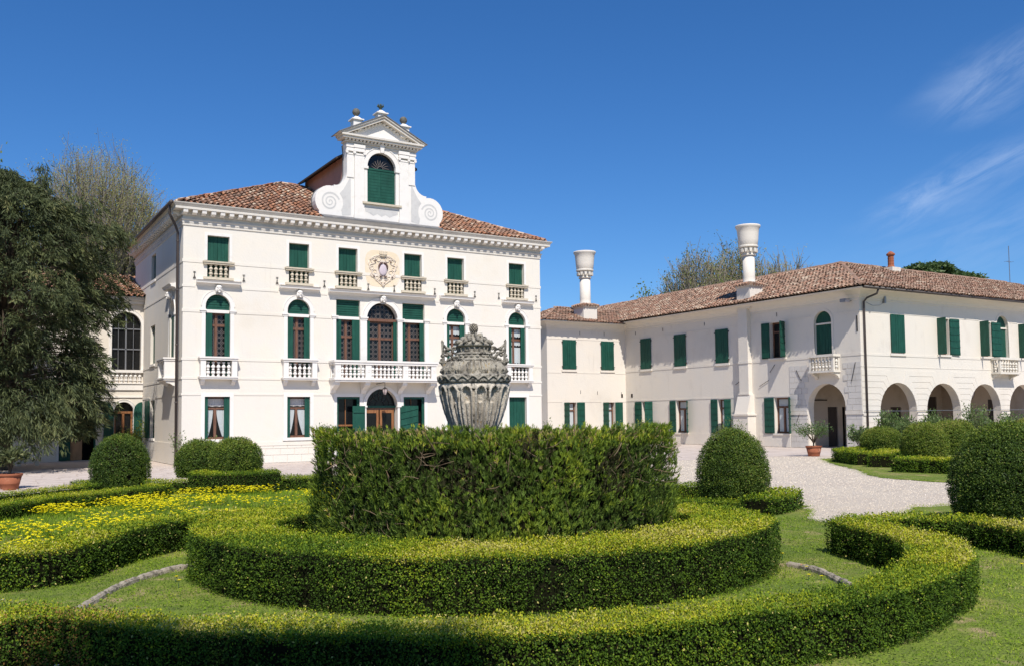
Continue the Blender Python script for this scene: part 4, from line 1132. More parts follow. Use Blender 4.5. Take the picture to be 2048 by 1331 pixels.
# raised attic block behind the gable
ax0, ax1, ay0, ay1 = AX - 1.50, AX + 1.55, V0 + .42, 41.3
b = MB(); b.face([(ax0, ay0, 10), (ax0, ay1, 10), (ax0, ay1, 12.92), (ax0, ay0, 12.92)]); b.face([(ax1, ay0, 10), (ax1, ay1, 10), (ax1, ay1, 12.92), (ax1, ay0, 12.92)])
b.face([(ax0, ay1, 10), (ax1, ay1, 10), (ax1, ay1, 12.9), (AX, ay1, 13.7), (ax0, ay1, 12.9)])
att = part('attic_block', b, M['pink'], villa)
part('attic_roof', MB(lambda a, d, z: (a, d, z)).prism([(ax0 - .38, 12.74), (AX, 13.80), (ax1 + .38, 12.74), (ax1 + .38, 12.82), (AX, 13.90), (ax0 - .38, 12.82)], ay0, ay1 + .3), M['eavewood'], att)

# ------------------------------------------------------------------ left annex behind the yew
A0 = 44.2
FA = lambda a, d, z: (a, A0 + d, z)
annex = thing('side_annex', 'lower white annex with big arched window, partly hidden by the dark yew', 'annex', (2, A0, 0))
b = MB(FA)
b.wall(-7, VX0 - .005, 0, 7.35, [(6.53, .62, 4.0, 6.68, True), (6.45, .40, .25, 2.6, True), (4.55, .72, 0.02, 2.3, False), (2.2, .62, 4.0, 6.68, True), (-1.5, .62, 4.0, 6.68, True)], .3)
part('wall', b, M['wing_stucco'], annex)
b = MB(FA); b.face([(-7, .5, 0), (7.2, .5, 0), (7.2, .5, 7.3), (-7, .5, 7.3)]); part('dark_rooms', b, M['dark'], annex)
b = MB(); b.face([(-7, A0, 0), (-7, A0 + 6, 0), (-7, A0 + 6, 7.3), (-7, A0, 7.3)]); part('end_wall', b, M['wing_stucco'], annex)
for z0, z1, d in ((3.14, 3.42, .06), (2.80, 2.86, .05), (3.42, 3.46, .1), (7.05, 7.2, .12), (7.2, 7.36, .25)):
    part('string_course', MB(FA).box(-7, VX0 - .01, -d, .02, z0, z1), M['trim'], annex)
for c in (6.53, 2.2, -1.5):
    f = MB(shift(FA, c)); arch_surround(f, .62, 4.06, 6.06, .13)
    w = part('arched_window', f, M['trim'], annex)
    g = MB(shift(FA, c)); g.box(-.03, .03, .2, .26, 3.46, 6.66); g.box(-.61, .61, .2, .26, 4.98, 5.03); g.box(-.61, .61, .2, .26, 5.9, 5.95)
    g.box(-.33, -.31, .2, .26, 3.46, 6.5); g.box(.31, .33, .2, .26, 3.46, 6.5); part('casement', g, M['metal'], w)
    g = MB(shift(FA, c)); g.face([(-.62, .27, 3.46), (.62, .27, 3.46), (.62, .27, 6.68), (-.62, .27, 6.68)]); part('glazing', g, M['glass'], w)
    g = MB(shift(FA, c)); g.box(-.72, .70, -.14, .1, 3.93, 4.05); part('rail', g, M['trim'], w)
    for i in range(7): place('baluster', B_blc, w, FA(c - .57 + .19 * i, -.02, 3.46), scale=(1, 1, .86))
f = MB(shift(FA, 6.45)); arch_surround(f, .40, .25, 2.2, .1)
w = part('arched_door', f, M['trim'], annex)
g = MB(shift(FA, 6.45)); g.box(-.4, -.32, .18, .24, .25, 2.15); g.box(.32, .4, .18, .24, .25, 2.15); g.box(-.05, .05, .17, .24, .25, 2.1); g.box(-.4, .4, .17, .24, 2.08, 2.18); g.box(-.32, .32, .18, .24, .6, .66); part('casement', g, M['orangewood'], w)
g = MB(shift(FA, 6.45)); g.face([(-.4, .25, .25), (.4, .25, .25), (.4, .25, 2.6), (-.4, .25, 2.6)]); part('glazing', g, M['glass'], w)
def arch_leaf(x0, x1, d, z0, zt, left_round):
    P = [(x0, z0), (x1, z0)]; wdt = x1 - x0
    if left_round: P += [(x1, zt)] + [(x1 - wdt * math.sin(t), zt - .42 + .42 * math.cos(t)) for t in np.linspace(.15, PI / 2, 7)]
    else: P += [(x0 + wdt * math.sin(t), zt - .42 + .42 * math.cos(t)) for t in np.linspace(PI / 2, .15, 7)] + [(x0, zt)]
    return MB(FA).prism(P, d - .05, d)
part('shutter', arch_leaf(6.87, 7.22, -.01, .3, 2.6, True), M['green'], w)
part('shutter', arch_leaf(5.62, 6.03, -.01, .3, 2.6, False), M['green'], w)
f = MB(FA); f.box(3.74, 3.83, -.02, .02, .02, 2.4); f.box(5.27, 5.36, -.02, .02, .02, 2.4); f.box(3.83, 5.27, -.02, .02, 2.3, 2.4)
w = part('front_door', f, M['trim'], annex)
part('shutter', MB(FA).box(3.86, 4.28, -.06, -.025, .03, 2.28), M['green'], w)
g = MB(FA); g.box(4.30, 4.76, .06, .11, .04, 2.2); part('door_leaf', g, M['palewood'], w)
part('door_panel', MB(FA).prism([(4.36 + dx, .2 + dz) for dx, dz in ((.04, 0), (.30, 0), (.34, .05), (.34, .50), (.30, .55), (.04, .55), (0, .50), (0, .05))], .035, .058), M['palewood'], w)
for i in range(3):
    g = MB(FA)
    g.prism([(4.40 + .13 * i + .05 * math.cos(t), .92 + .07 * math.sin(t)) for t in np.linspace(0, 2 * PI, 9)[:-1]], .05, .058); part('cut_out', g, M['dark'], w)
part('shutter', MB(FA).box(5.22, 5.26, -.3, .05, .03, 2.28), M['green'], w)
tile_e0, tile_e1 = (-7.3, A0 - .38, 7.38), (VX0 - .02, A0 - .38, 7.38)
b = MB(); b.face([(-7.3, A0 - .35, 7.36), (VX0 - .02, A0 - .35, 7.36), (VX0 - .02, A0 + 4, 8.9), (-7.3, A0 + 4, 8.9)]); part('roof', b, M['eavewood'], annex)
tiled(tile_e0, tile_e1, [(VX0 - .02, A0 + 4, 8.93), (-7.3, A0 + 4, 8.93)], [M['tile']], annex, .225, .33, 8)
# open shutters of the villa's side window next to the annex
g = MB(FS); boards(g, 42.32, 43.3, -.07, -.03, .98, 2.62, 5, horiz=True); part('open_shutter', g, M['green'], villa)

# ------------------------------------------------------------------ link building between villa and wing
L0 = 45.69; LX0, LX1 = 30.53, 36.57
FL = lambda a, d, z: (a, L0 + d, z)
link = thing('link_building', 'two storey cream block between villa and right wing with white chimney', 'building', (33.5, L0, 0))
b = MB(FL)
lw_low = [(32.22, .46, .66, 2.57, False), (35.2, .46, .66, 2.57, False)]
b.wall(LX0, LX1, 0, 7.5, lw_low, .3); part('wall', b, M['wing_stucco'], link)
b = MB(); b.face([(LX0, L0, 0), (LX0, L0 + 4.4, 0), (LX0, L0 + 4.4, 7.5), (LX0, L0, 7.5)]); part('end_wall', b, M['wing_stucco'], link)
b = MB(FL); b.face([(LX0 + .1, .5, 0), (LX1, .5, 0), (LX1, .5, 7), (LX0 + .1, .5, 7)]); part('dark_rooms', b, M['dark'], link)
EAVE = [(0, 7.02), (.03, 7.04), (.03, 7.12), (.06, 7.14), (.10, 7.24), (.22, 7.36), (.40, 7.43), (.55, 7.45), (.57, 7.50), (.0, 7.52)]
part('eave_cornice', ring_profile(LX0, LX1 + .2, L0, L0 + 4.4, EAVE, ('front', 'left')), M['wing_stucco'], link)
for z0, z1 in ((6.44, 6.50), (4.37, 4.46), (2.58, 2.65)):
    cuts = {6.44: [(32.16, .52), (35.11, .52)], 4.37: [(32.16, .6), (35.11, .6)], 2.58: [(32.22, .62), (35.2, .62)]}[z0]
    band_parts('string_course', z0, z1, cuts, .013, FL, LX0 - .02, LX1, M['wing_stucco'], link)
for c in (32.16, 35.11):
    f = MB(shift(FL, c)); f.box(-.57, .57, -.06, .02, 4.46, 4.58)
    w = part('shuttered_window', f, M['wing_stucco'], link)
    for sg in (-1, 1):
        x0, x1 = sorted((sg * .006, sg * .50))
        g = MB(shift(FL, c)); boards(g, x0, x1, -.07, -.03, 4.62, 6.42, 3); part('shutter', g, M['green'], w)
    g = MB(shift(FL, c))
    for sg in (-1, 1):
        for z in (4.75, 6.25): g.box(sg * .52 - .03, sg * .52 + .03, -.09, .0, z, z + .05)
    part('hinge', g, M['iron'], w)

def open_window(parent, fr, hx, c, hw, z0, z1, lang, rang, lw=.62, rw=.62, curt=True, d=.24, facing='y', battened=(True, True), upper=False):
    """timber casement in a deep reveal plus two hinged outdoor shutters; angles in degrees from closed (0) to flat on the wall (180)"""
    f = MB(shift(fr, c)); f.box(-hw - .08, hw + .08, -.07, .28, z0 - .09, z0)
    w = part('open_window', f, M['wing_stucco'], parent)
    g = MB(shift(fr, c))
    for a0, a1, y0, y1 in ((-hw, -hw + .07, z0, z1), (hw - .07, hw, z0, z1), (-hw + .07, hw - .07, z1 - .07, z1), (-hw + .07, hw - .07, z0, z0 + .08)): g.box(a0, a1, d - .03, d + .04, y0, y1)
    zt = z0 + (z1 - z0) * .74
    g.box(-hw + .07, hw - .07, d - .04, d + .04, zt - .04, zt + .04); g.box(-.05, .05, d - .045, d + .04, z0 + .08, zt - .04)
    part('casement', g, M['wood'], w)
    g = MB(shift(fr, c)); g.face([(-hw, d + .02, z0), (hw, d + .02, z0), (hw, d + .02, z1), (-hw, d + .02, z1)]); part('glazing', g, M['glass'], w)
    if curt:
        g = MB(shift(fr, c)); curtain_strip(g, -hw + .09, -.07, d + .012, z0 + .1, zt - .05, 0, 10, .006); curtain_strip(g, .07, hw - .09, d + .012, z0 + .1, zt - .05, 0, 10, .006)
        curtain_strip(g, -hw + .09, hw - .09, d + .012, zt + .05, z1 - .08, 0, 16, .005); part('curtain', g, M['curtain'], w)
    for sg, an, bat, wd in ((-1, lang, battened[0], lw), (1, rang, battened[1], rw)):
        if an is None: continue
        th = math.radians(an)
        # leaf runs from the hinge at sg*hw; local direction in (a,d)
        da, dd = -sg * math.cos(th), -math.sin(th)
        h = (c + sg * (hw + .01), -.03 if an > 170 else -.01)
        nx, nd = (dd * sg, -da * sg)      # towards the outer (battened) face when folded back
        lfr = lambda a, t, z, h=h, da=da, dd=dd, nx=nx, nd=nd: fr(h[0] + a * da + t * nx, h[1] + a * dd + t * nd, z)
        lb = MB(lfr); wb = wd / 3
        for i in range(3): lb.box(i * wb + .003, (i + 1) * wb - .003, 0, .03, z0, z1)
        lf = part('shutter', lb, M['green'], w)
        if bat:
            nbt = 6
            for i in range(nbt):
                z = z0 + .06 + (z1 - z0 - .18) * i / (nbt - 1)
                for sd in ((.03, .052), (-.022, 0)):
                    pass
                part('batten', MB(lfr).box(.02, wd - .02, -.022, -.001, z, z + .07).box(.02, wd - .02, .031, .05, z, z + .07), M['green'], w)
    return w
open_window(link, FL, 0, 32.22, .46, .66, 2.57, 88, 178, .5, .58)
open_window(link, FL, 0, 35.2, .46, .66, 2.57, 86, 178, .5, .58, battened=(True, False))
g = MB(FL)
for x, z in ((33.0, 3.1), (34.3, 3.05), (36.2, 3.0)): g.box(x - .01, x + .01, -.02, .01, z, z + .22)
for x in (33.0, 34.9): g.box(x - .01, x + .01, -.02, .01, 6.75, 6.98)
part('wall_tie', g, M['iron'], link)
part('vent', MB(FL).box(36.18, 36.32, -.015, .01, 2.87, 3.1), M['eavewood'], link)
# roof
lz, ls = 7.50, .40
le = .60; lhd = 2.2 + le
l0 = (LX0 - le, L0 - le, lz); lap = (LX0 - le + lhd, L0 - le + lhd, lz + ls * lhd); lr = (39.2, L0 - le + lhd, lz + ls * lhd)
b = MB(); b.face([l0, (39.2, L0 - le, lz), lr, lap]); b.face([l0, lap, (LX0 - le, L0 - le + 2 * lhd, lz)]); part('roof', b, M['eavewood'], link)
tiled(Vector(l0) + Vector((0, 0, .02)), (36.9, L0 - le, lz + .02), [(38.6, lr[1], lr[2] + .02), (lap[0], lap[1], lap[2] + .02)], [M['wingtile']], link, .225, .33, 11)
tiled((LX0 - le, L0 - le + 2 * lhd, lz + .02), Vector(l0) + Vector((0, 0, .02)), [(lap[0], lap[1], lap[2] + .02)], [M['wingtile']], link, .225, .33, 12)
ridge(l0, lap, 'wingtile', link); ridge(lap, lr, 'wingtile', link)

def chimney(parent, cx_, cy_, zb, ztile, zcap0, ztop, k, bw, mdl, rot=0):
    """Venetian chimney: square base, tile skirt, round shaft, carved collar, flared pot"""
    c = part('chimney', MB().box(cx_ - bw, cx_ + bw, cy_ - bw, cy_ + bw, zb, ztile - .16), M['wing_stucco'], parent)
    part('cap_moulding', MB().box(cx_ - bw - .05, cx_ + bw + .05, cy_ - bw - .05, cy_ + bw + .05, ztile - .16, ztile - .10).box(cx_ - bw - .1, cx_ + bw + .1, cy_ - bw - .1, cy_ + bw + .1, ztile - .10, ztile - .045), M['wing_stucco'], c)
    e = bw + .15
    n = int(2 * e / .2)
    sk = MB()
    for (ax_, sg) in ((0, -1), (0, 1), (1, -1), (1, 1)):
        for i in range(n):
            t = -e + 2 * e * (i + .5) / n
            lo = (t, sg * e, ztile - .04); hi = (t * .55, sg * e * .55, ztile + .1)
            P = (lambda p: (cx_ + p[0], cy_ + p[1], p[2])) if ax_ == 0 else (lambda p: (cx_ + p[1], cy_ + p[0], p[2]))
            sk.tube([P(lo), P(hi)], [.085, .06], 6)
    sk.box(cx_ - e + .02, cx_ + e - .02, cy_ - e + .02, cy_ + e - .02, ztile - .045, ztile - .02)
    sk.has_r = True; sk.r = [random.random() for _ in sk.f]
    part('tile_skirt', sk, M['wingtile'], c)
    r = .38 * k
    sh = MB(); sh.lathe([(r * 1.16, ztile), (r * 1.16, ztile + .1), (r * 1.02, ztile + .16), (r * 1.0, ztile + .4), (r * .97, zcap0 - .02)], cx_, cy_, 24); part('shaft', sh, M['wing_stucco'], c, smooth=True)
    h = (ztop - zcap0)
    co = MB(); z = zcap0
    co.lathe([(r * .97, z - .02), (r * 1.18, z), (r * 1.2, z + .04), (r * 1.08, z + .07), (r * 1.05, z + .10), (r * 1.2, z + .38), (r * 1.4, z + .42), (r * 1.62, z + .46), (r * 1.62, z + .53), (r * 1.55, z + .56)], cx_, cy_, 24); part('collar', co, M['istria'], c)
    cb = MB().prism([(-.06, 0), (.06, 0), (.075, .20), (-.075, .20)], -.10, .03).mesh('corbel', [M['istria']])
    for i in range(12):
        t = 2 * PI * i / 12
        place('corbel', cb, c, (cx_ + r * 1.22 * math.cos(t), cy_ + r * 1.22 * math.sin(t), z + .17), rz=t + PI / 2)
    z1 = z + .55
    H_ = ztop - z1
    prof = [(r * 1.46, z1), (r * 1.56, z1 + .05), (r * 1.66, z1 + H_ * .3), (r * 1.74, z1 + H_ * .6), (r * 1.84, z1 + H_ * .82), (r * 1.98, z1 + H_ * .88), (r * 2.08, z1 + H_ * .95), (r * 2.06, z1 + H_), (r * 1.94, z1 + H_), (r * 1.7, z1 + H_ * .84), (r * 1.4, z1 + H_ * .5), (.01, z1 + H_ * .4)]
    pt = MB(); pt.lathe(prof, cx_, cy_, 28, caps=False); part('pot', pt, M['wing_stucco'], c, smooth=True)
    return c
chimney(link, 33.70, 46.0, 7.3, 8.62, 10.36, 12.05, .90, .52, 0)

# ------------------------------------------------------------------ right wing
WU, WF0 = 36.57, 27.91
FWL = lambda a, d, z: (WU + d, a, z)
FWF = lambda a, d, z: (a, WF0 + d, z)
wing = thing('arcaded_wing', 'long cream right wing with round arches and brown tiled roof', 'wing', (42, 31, 0))
UPL = [(43.6, .49), (40.47, .5), (37.02, .49)]
b = MB(FWL)
hl_ = [(30.0, 1.13, 0.0, 3.19, True), (30.08, .53, 4.58, 6.78, True), (33.0, .5, 4.63, 6.5, False),
       (43.6, .5, .68, 2.57, False), (40.45, .5, .68, 2.57, False), (36.97, .5, .68, 2.57, False), (32.85, .48, .71, 2.57, False)]
b.wall(WF0, L0 - .0, 0, 7.6, hl_, .42); part('side_wall', b, M['wing_stucco'], wing)
AR = [39.30, 42.96, 46.62, 50.28, 53.94]
b = MB(FWF)
hf_ = [(c, 1.42, 0.0, 3.19, True) for c in AR] + [(48.48, .56, 4.60, 6.9, True), (43.12, .5, 4.63, 6.5, False), (46.88, .5, 4.63, 6.5, False), (50.54, .5, 4.63, 6.5, False)]
b.wall(WU, 57, 0, 7.6, hf_, .42); part('front_wall', b, M['wing_stucco'], wing)
# portico room: back wall with doors, inner skins, ceiling, cross wall
PB = 31.4
pf = lambda a, d, z: (a, PB + d, z)
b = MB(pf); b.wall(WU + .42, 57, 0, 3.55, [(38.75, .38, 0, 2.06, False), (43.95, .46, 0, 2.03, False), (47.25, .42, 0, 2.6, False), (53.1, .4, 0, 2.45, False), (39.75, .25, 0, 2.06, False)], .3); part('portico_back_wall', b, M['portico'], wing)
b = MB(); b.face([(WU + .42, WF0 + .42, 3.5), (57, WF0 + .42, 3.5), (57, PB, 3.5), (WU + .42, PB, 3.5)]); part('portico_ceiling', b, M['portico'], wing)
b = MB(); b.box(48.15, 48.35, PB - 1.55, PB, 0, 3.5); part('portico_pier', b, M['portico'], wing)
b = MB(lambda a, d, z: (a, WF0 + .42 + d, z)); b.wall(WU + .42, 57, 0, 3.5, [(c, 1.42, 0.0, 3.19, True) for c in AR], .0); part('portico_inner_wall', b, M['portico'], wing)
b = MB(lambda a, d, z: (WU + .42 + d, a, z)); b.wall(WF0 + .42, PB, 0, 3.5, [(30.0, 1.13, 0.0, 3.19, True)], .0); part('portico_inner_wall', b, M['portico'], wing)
for c, h, zt in ((38.75, .38, 2.06), (43.95, .46, 2.03), (47.25, .42, 2.6), (53.1, .4, 2.45)):
    g = MB(pf); boards(g, c - h, c + h, .06, .12, .02, zt, 5); part('portico_door', g, M['eavewood'], wing)
part('portico_beam', MB(pf).box(WU + .45, 38.3, -.04, .0, 2.38, 2.44), M['eavewood'], wing)
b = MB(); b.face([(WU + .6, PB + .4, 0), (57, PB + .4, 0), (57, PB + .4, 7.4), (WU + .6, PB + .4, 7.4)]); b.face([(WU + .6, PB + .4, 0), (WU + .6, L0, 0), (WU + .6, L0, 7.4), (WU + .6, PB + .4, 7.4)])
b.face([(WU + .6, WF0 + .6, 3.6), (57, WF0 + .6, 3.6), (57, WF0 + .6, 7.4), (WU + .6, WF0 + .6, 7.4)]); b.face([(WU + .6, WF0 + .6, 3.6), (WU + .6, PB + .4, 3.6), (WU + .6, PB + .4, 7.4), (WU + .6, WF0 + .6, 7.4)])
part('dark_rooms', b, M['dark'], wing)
EAVW = [(0, 7.12), (.03, 7.13), (.03, 7.22), (.07, 7.25), (.12, 7.36), (.28, 7.48), (.48, 7.54), (.62, 7.56), (.64, 7.62), (0, 7.64)]
part('eave_cornice', ring_profile(WU, 57, WF0, 46.2, EAVW, ('front', 'left')), M['wing_stucco'], wing)
side_cuts = {6.52: [(30.08, .72), (33.0, .62), (43.6, .52), (40.47, .52), (37.02, .52), (35.2, .46)], 4.47: [(29.9, .9), (35.2, .46)], 2.65: [(30.0, 2.3), (35.2, .6)]}
for z0, z1 in ((6.54, 6.60), (4.47, 4.6), (2.62, 2.70)):
    k = {6.54: 6.52, 4.47: 4.47, 2.62: 2.65}[z0]
    band_parts('string_course', z0, z1, side_cuts[k], .015, FWL, WF0 + .01, L0 - .03, M['wing_stucco'], wing)
front_cuts = {6.54: [(48.48, .72), (39.36, .58), (43.12, .6), (46.88, .6), (50.54, .6)], 4.47: [(48.25, .97)]}
for z0, z1 in ((6.54, 6.60), (4.47, 4.58)):
    band_parts('string_course', z0, z1, front_cuts[z0], .015, FWF, WU - .02, 57, M['wing_stucco'], wing)
band_parts('base_course', .02, .66, [(30.0, 2.3), (35.2, .8)], .03, FWL, WF0 + .01, L0 - .03, M['wing_stucco'], wing)
# sills and closed shutters, side
for c, h in UPL:
    f = MB(shift(FWL, c)); f.box(-h - .06, h + .06, -.07, .02, 4.46, 4.585)
    w = part('shuttered_window', f, M['wing_stucco'], wing)
    for sg in (-1, 1):
        x0, x1 = sorted((sg * .005, sg * h))
        g = MB(shift(FWL, c)); boards(g, x0, x1, -.07, -.03, 4.61, 6.48, 3); part('shutter', g, M['green'], w)
    g = MB(shift(FWL, c))
    for sg in (-1, 1):
        for z in (4.75, 6.3): g.box(sg * (h + .02) - .03, sg * (h + .02) + .03, -.09, 0, z, z + .05)
    part('hinge', g, M['iron'], w)
open_window(wing, FWL, 0, 33.0, .5, 4.64, 6.5, 106, 178, .52, .54, curt=False)
open_window(wing, FWL, 0, 43.6, .5, .68, 2.57, 80, 178, .55, .62)
open_window(wing, FWL, 0, 40.45, .5, .68, 2.57, 134, 178, .52, .5)
open_window(wing, FWL, 0, 36.97, .5, .68, 2.57, 92, 178, .52, .5)
open_window(wing, FWL, 0, 32.85, .48, .71, 2.57, 140, 178, .5, .64)
# front windows
f = MB(shift(FWF, 39.36)); f.box(-.62, .62, -.06, .02, 4.5, 4.61)
w = part('shuttered_window', f, M['wing_stucco'], wing)
for sg in (-1, 1):
    x0, x1 = sorted((sg * .006, sg * .53)); g = MB(shift(FWF, 39.36)); boards(g, x0, x1, -.07, -.03, 4.65, 6.52, 3); part('shutter', g, M['green'], w)
for c in (43.12, 46.88, 50.54): open_window(wing, FWF, 0, c, .5, 4.64, 6.5, 97, 178, .52, .8, curt=False, battened=(False, True))
# arched balcony doors
def arch_door(fr, c, hw, z0, zt, zt2, d=.16):
    zs = zt - hw
    f = MB(shift(fr, c)); f.box(-hw - .12, -hw, -.02, .02, z0, zs); f.box(hw, hw + .12, -.02, .02, z0, zs); f.arch_ring(0, zs, hw, hw + .12, -.02, .02)
    w = part('balcony_door', f, M['wing_stucco'], wing)
    for sg in (-1, 1):
        x0, x1 = sorted((sg * .004, sg * hw)); g = MB(shift(fr, c)); boards(g, x0, x1, d, d + .04, z0, zt2, 3); part('shutter', g, M['green'], w)
    g = MB(shift(fr, c)); P = [(-hw, zt2 + .08)] + [(hw, zt2 + .08)] + [(hw * math.cos(t), zs + hw * math.sin(t)) for t in np.linspace(0, PI, 13)]
    g.prism(P, d, d + .03); part('lunette', g, M['green'], w)
    part('transom', MB(shift(fr, c)).box(-hw, hw, d - .06, d + .05, zt2, zt2 + .08), M['wing_stucco'], w)
    return w
def wing_balcony(w, fr, c, half, prot):
    part('slab', MB(shift(fr, c)).box(-half - .04, half + .04, -prot - .04, .02, 3.72, 3.82), M['istria'], w)
    part('rail', MB(shift(fr, c)).box(-half - .05, half + .05, -prot - .06, -prot + .14, 4.48, 4.6).box(-half - .05, -half + .14, -prot + .14, .0, 4.48, 4.6).box(half - .14, half + .05, -prot + .14, .0, 4.48, 4.6), M['istria'], w)
    for sg in (-1, 1):
        x0, x1 = sorted((sg * half, sg * (half - .13))); part('pier', MB(shift(fr, c)).box(x0, x1, -prot, -prot + .12, 3.82, 4.48).box(x0, x1, -.1, .0, 3.82, 4.48), M['istria'], w)
        x0, x1 = sorted((sg * (half - .02), sg * (half - .20))); part('bracket', MB(shift(fr, c)).prism_a([(0, 3.42), (-.06, 3.44), (-.12, 3.54), (-.3, 3.62), (-prot * .9, 3.66), (-prot * .92, 3.72), (0, 3.72)], x0, x1), M['istria'], w)
    n = 6; wd = 2 * (half - .13)
    for i in range(n): place('baluster', B_wing, w, fr(c - wd / 2 + wd * (i + .5) / n, -prot + .06, 3.82))
    for sg in (-1, 1):
        for i in range(1): place('baluster', B_wing, w, fr(c + sg * (half - .06), -prot + .28, 3.82))
B_wing = baluster_mesh(.66, .085, M['istria'])
w = arch_door(FWL, 30.08, .53, 4.6, 6.78, 6.12); wing_balcony(w, FWL, 29.88, .74, .46)
part('floor_plate', MB(FWL).box(29.3, 30.5, -.03, -.001, 3.66, 3.72), M['istria'], w)
w = arch_door(FWF, 48.48, .56, 4.62, 6.9, 6.2); wing_balcony(w, FWF, 48.2, .93, .5)
# buttress flue running up to the second chimney
bt = part('chimney_breast', MB(FWL).box(34.85, 35.52, -.28, .02, 2.86, 7.5).prism_a([(-.28, 2.78), (-.58, 1.74), (.02, 1.74), (.02, 2.78)], 34.72, 35.65).box(34.66, 35.71, -.60, .02, 0, 1.66), M['wing_stucco'], wing)
part('breast_moulding', MB(FWL).box(34.80, 35.57, -.33, .02, 2.78, 2.86).box(34.60, 35.77, -.65, .02, 1.66, 1.74).box(34.82, 35.55, -.31, .02, 4.47, 4.6), M['wing_stucco'], bt)
chimney(wing, 36.72, 35.02, 7.4, 8.72, 10.32, 11.98, .86, .48, 0)
# ashlar facing beside the side arch: single raised blocks
rows = [(z, z + .275) for z in np.arange(.02, 1.6, .285)] + [(1.86 + .29 * i, 1.86 + .29 * i + .28) for i in range(8)]
for ri, (z0, z1) in enumerate(rows):
    zm = (z0 + z1) / 2
    dz = zm - 2.06
    hw = 1.16 if dz < 0 else (math.sqrt(max(1.16 ** 2 - dz * dz, 0)) if dz < 1.16 else 0.0)
    for sg, end in ((1, 32.26), (-1, 27.925)):
        inner = 30.0 + sg * (hw + .02)
        if zm > 1.86:
            inner = 30.0 + sg * max(hw + .02, 1.0 if zm < 3.3 else .95)
            if zm > 2.0: inner += sg * (.10 if ri % 2 else .28)
        a = end; k = 0
        span = abs(end - inner)
        if span < .15: continue
        wds = [.34, .42, .55] if ri % 2 else [.55, .36, .46]
        while True:
            wd = wds[k % 3]
            rem = abs(a - inner)
            if rem < .12: break
            if rem - wd < .2: wd = rem
            x0, x1 = sorted((a, a - sg * wd))
            part('ashlar_block', MB(FWL).box(x0 + .010, x1 - .010, -.02, .005, z0 + .003, z1 - .003), M['ashlar'], wing)
            a -= sg * wd; k += 1
for a0, a1 in ((31.15, 32.27), (27.86, 28.86)): part('impost', MB(FWL).box(a0, a1, -.05, .05, 1.67, 1.85), M['wing_stucco'], wing)
# stepped voussoir courses between the front arches
hh = .29; zc = 1.77; rI = 1.43
def E_(c, sg, k):
    t = math.radians(10.5 * k)
    return (c + sg * (hh * k) / math.tan(t), zc + hh * k) if k else (c + sg * rI * 1.18, zc)
def I_(c, sg, k):
    t = math.radians(10.5 * k); return (c + sg * rI * math.cos(t), zc + rI * math.sin(t))
piers_ = [(WU, AR[0])] + list(zip(AR[:-1], AR[1:]))
for (cl, cr) in piers_:
    for k in range(0, 7):
        first = cl == WU
        g_ = .012
        def lift(p, e): return (p[0], p[1] + e)
        Rr = [lift(E_(cr, -1, k), g_), lift(I_(cr, -1, k), g_ * .6), lift(I_(cr, -1, k + 1), -g_ * .6), lift(E_(cr, -1, k + 1), -g_)]
        if k == 0: Rr = Rr[1:]
        if first: poly = [(WU + .02, zc + hh * k + g_)] + Rr + [(WU + .02, zc + hh * (k + 1) - g_)]
        else:
            Ll = [lift(E_(cl, 1, k), g_), lift(I_(cl, 1, k), g_ * .6), lift(I_(cl, 1, k + 1), -g_ * .6), lift(E_(cl, 1, k + 1), -g_)]
            if k == 0: Ll = Ll[1:]
            poly = Rr + list(reversed(Ll))
        part('voussoir_course', MB(FWF).prism(poly, -.014, .004), M['wing_stucco'], wing)
    x0 = WU + .02 if cl == WU else cl + rI; x1 = cr - rI
    part('impost', MB(FWF).box(x0, x1, -.045, .05, 1.60, 1.755), M['wing_stucco'], wing)
    for i in range(5): part('ashlar_block', MB(FWF).box(x0 + .005, x1 - .005, -.014, .004, .03 + .31 * i, .03 + .31 * i + .295), M['wing_stucco'], wing)
band_parts('top_fillet', 3.93, 3.96, [], .012, FWF, WU, 57, M['wing_stucco'], wing)
# iron tie rods lying against the side wall
g = MB(FWL)
for (a0, z0), (a1, z1) in (((36.05, 3.35), (35.6, 3.6)), ((34.3, 3.2), (33.65, 3.5)), ((33.55, 3.9), (33.2, 4.3)), ((31.8, 3.95), (31.5, 3.4)), ((28.2, 4.15), (28.45, 3.25)), ((31.85, 1.3), (31.65, 1.75))): g.tube([(a0, -.04, z0), (a1, -.04, z1)], .014, 5)
for a in (44.6, 42.0, 38.4, 33.0): g.box(a - .012, a + .012, -.02, .01, 6.8, 7.0)
part('wall_tie', g, M['iron'], wing)
part('vent', MB(FWL).box(45.0, 45.16, -.015, .01, 2.87, 3.1), M['eavewood'], wing)
part('corner_strip', MB(FWL).box(28.03, 28.09, -.03, .01, 5.6, 6.35), M['iron'], wing)
# gutter and downpipe on the front, floodlight at the corner
g = MB(FWF); g.tube([(WU - .55, -.70, 7.60), (57, -.70, 7.64)], .07, 8)
g.tube([(WU + .55, -.68, 7.58), (WU + .53, -.6, 7.35), (WU + .32, -.2, 7.18), (WU + .24, -.08, 7.0), (WU + .24, -.08, .05)], .05, 8)
part('downpipe', g, M['pipe'], wing, smooth=True)
fl = part('floodlight', MB().box(WU - .62, WU - .30, WF0 + .30, WF0 + .62, 7.0, 7.16).box(WU - .3, WU + .01, WF0 + .42, WF0 + .48, 7.06, 7.10), M['metal'], wing)
part('lens', MB().box(WU - .60, WU - .32, WF0 + .275, WF0 + .299, 6.98, 7.13), M['lamp_glass'], fl)
g = MB(FWF); g.box(38.3, 38.42, -.14, 0, 7.02, 7.34); g.tube([(37.0, -.05, 7.0), (37.5, -.05, 6.86), (38.0, -.06, 6.9), (38.34, -.08, 7.05)], .012, 4); part('cable_box', g, M['metal'], wing)
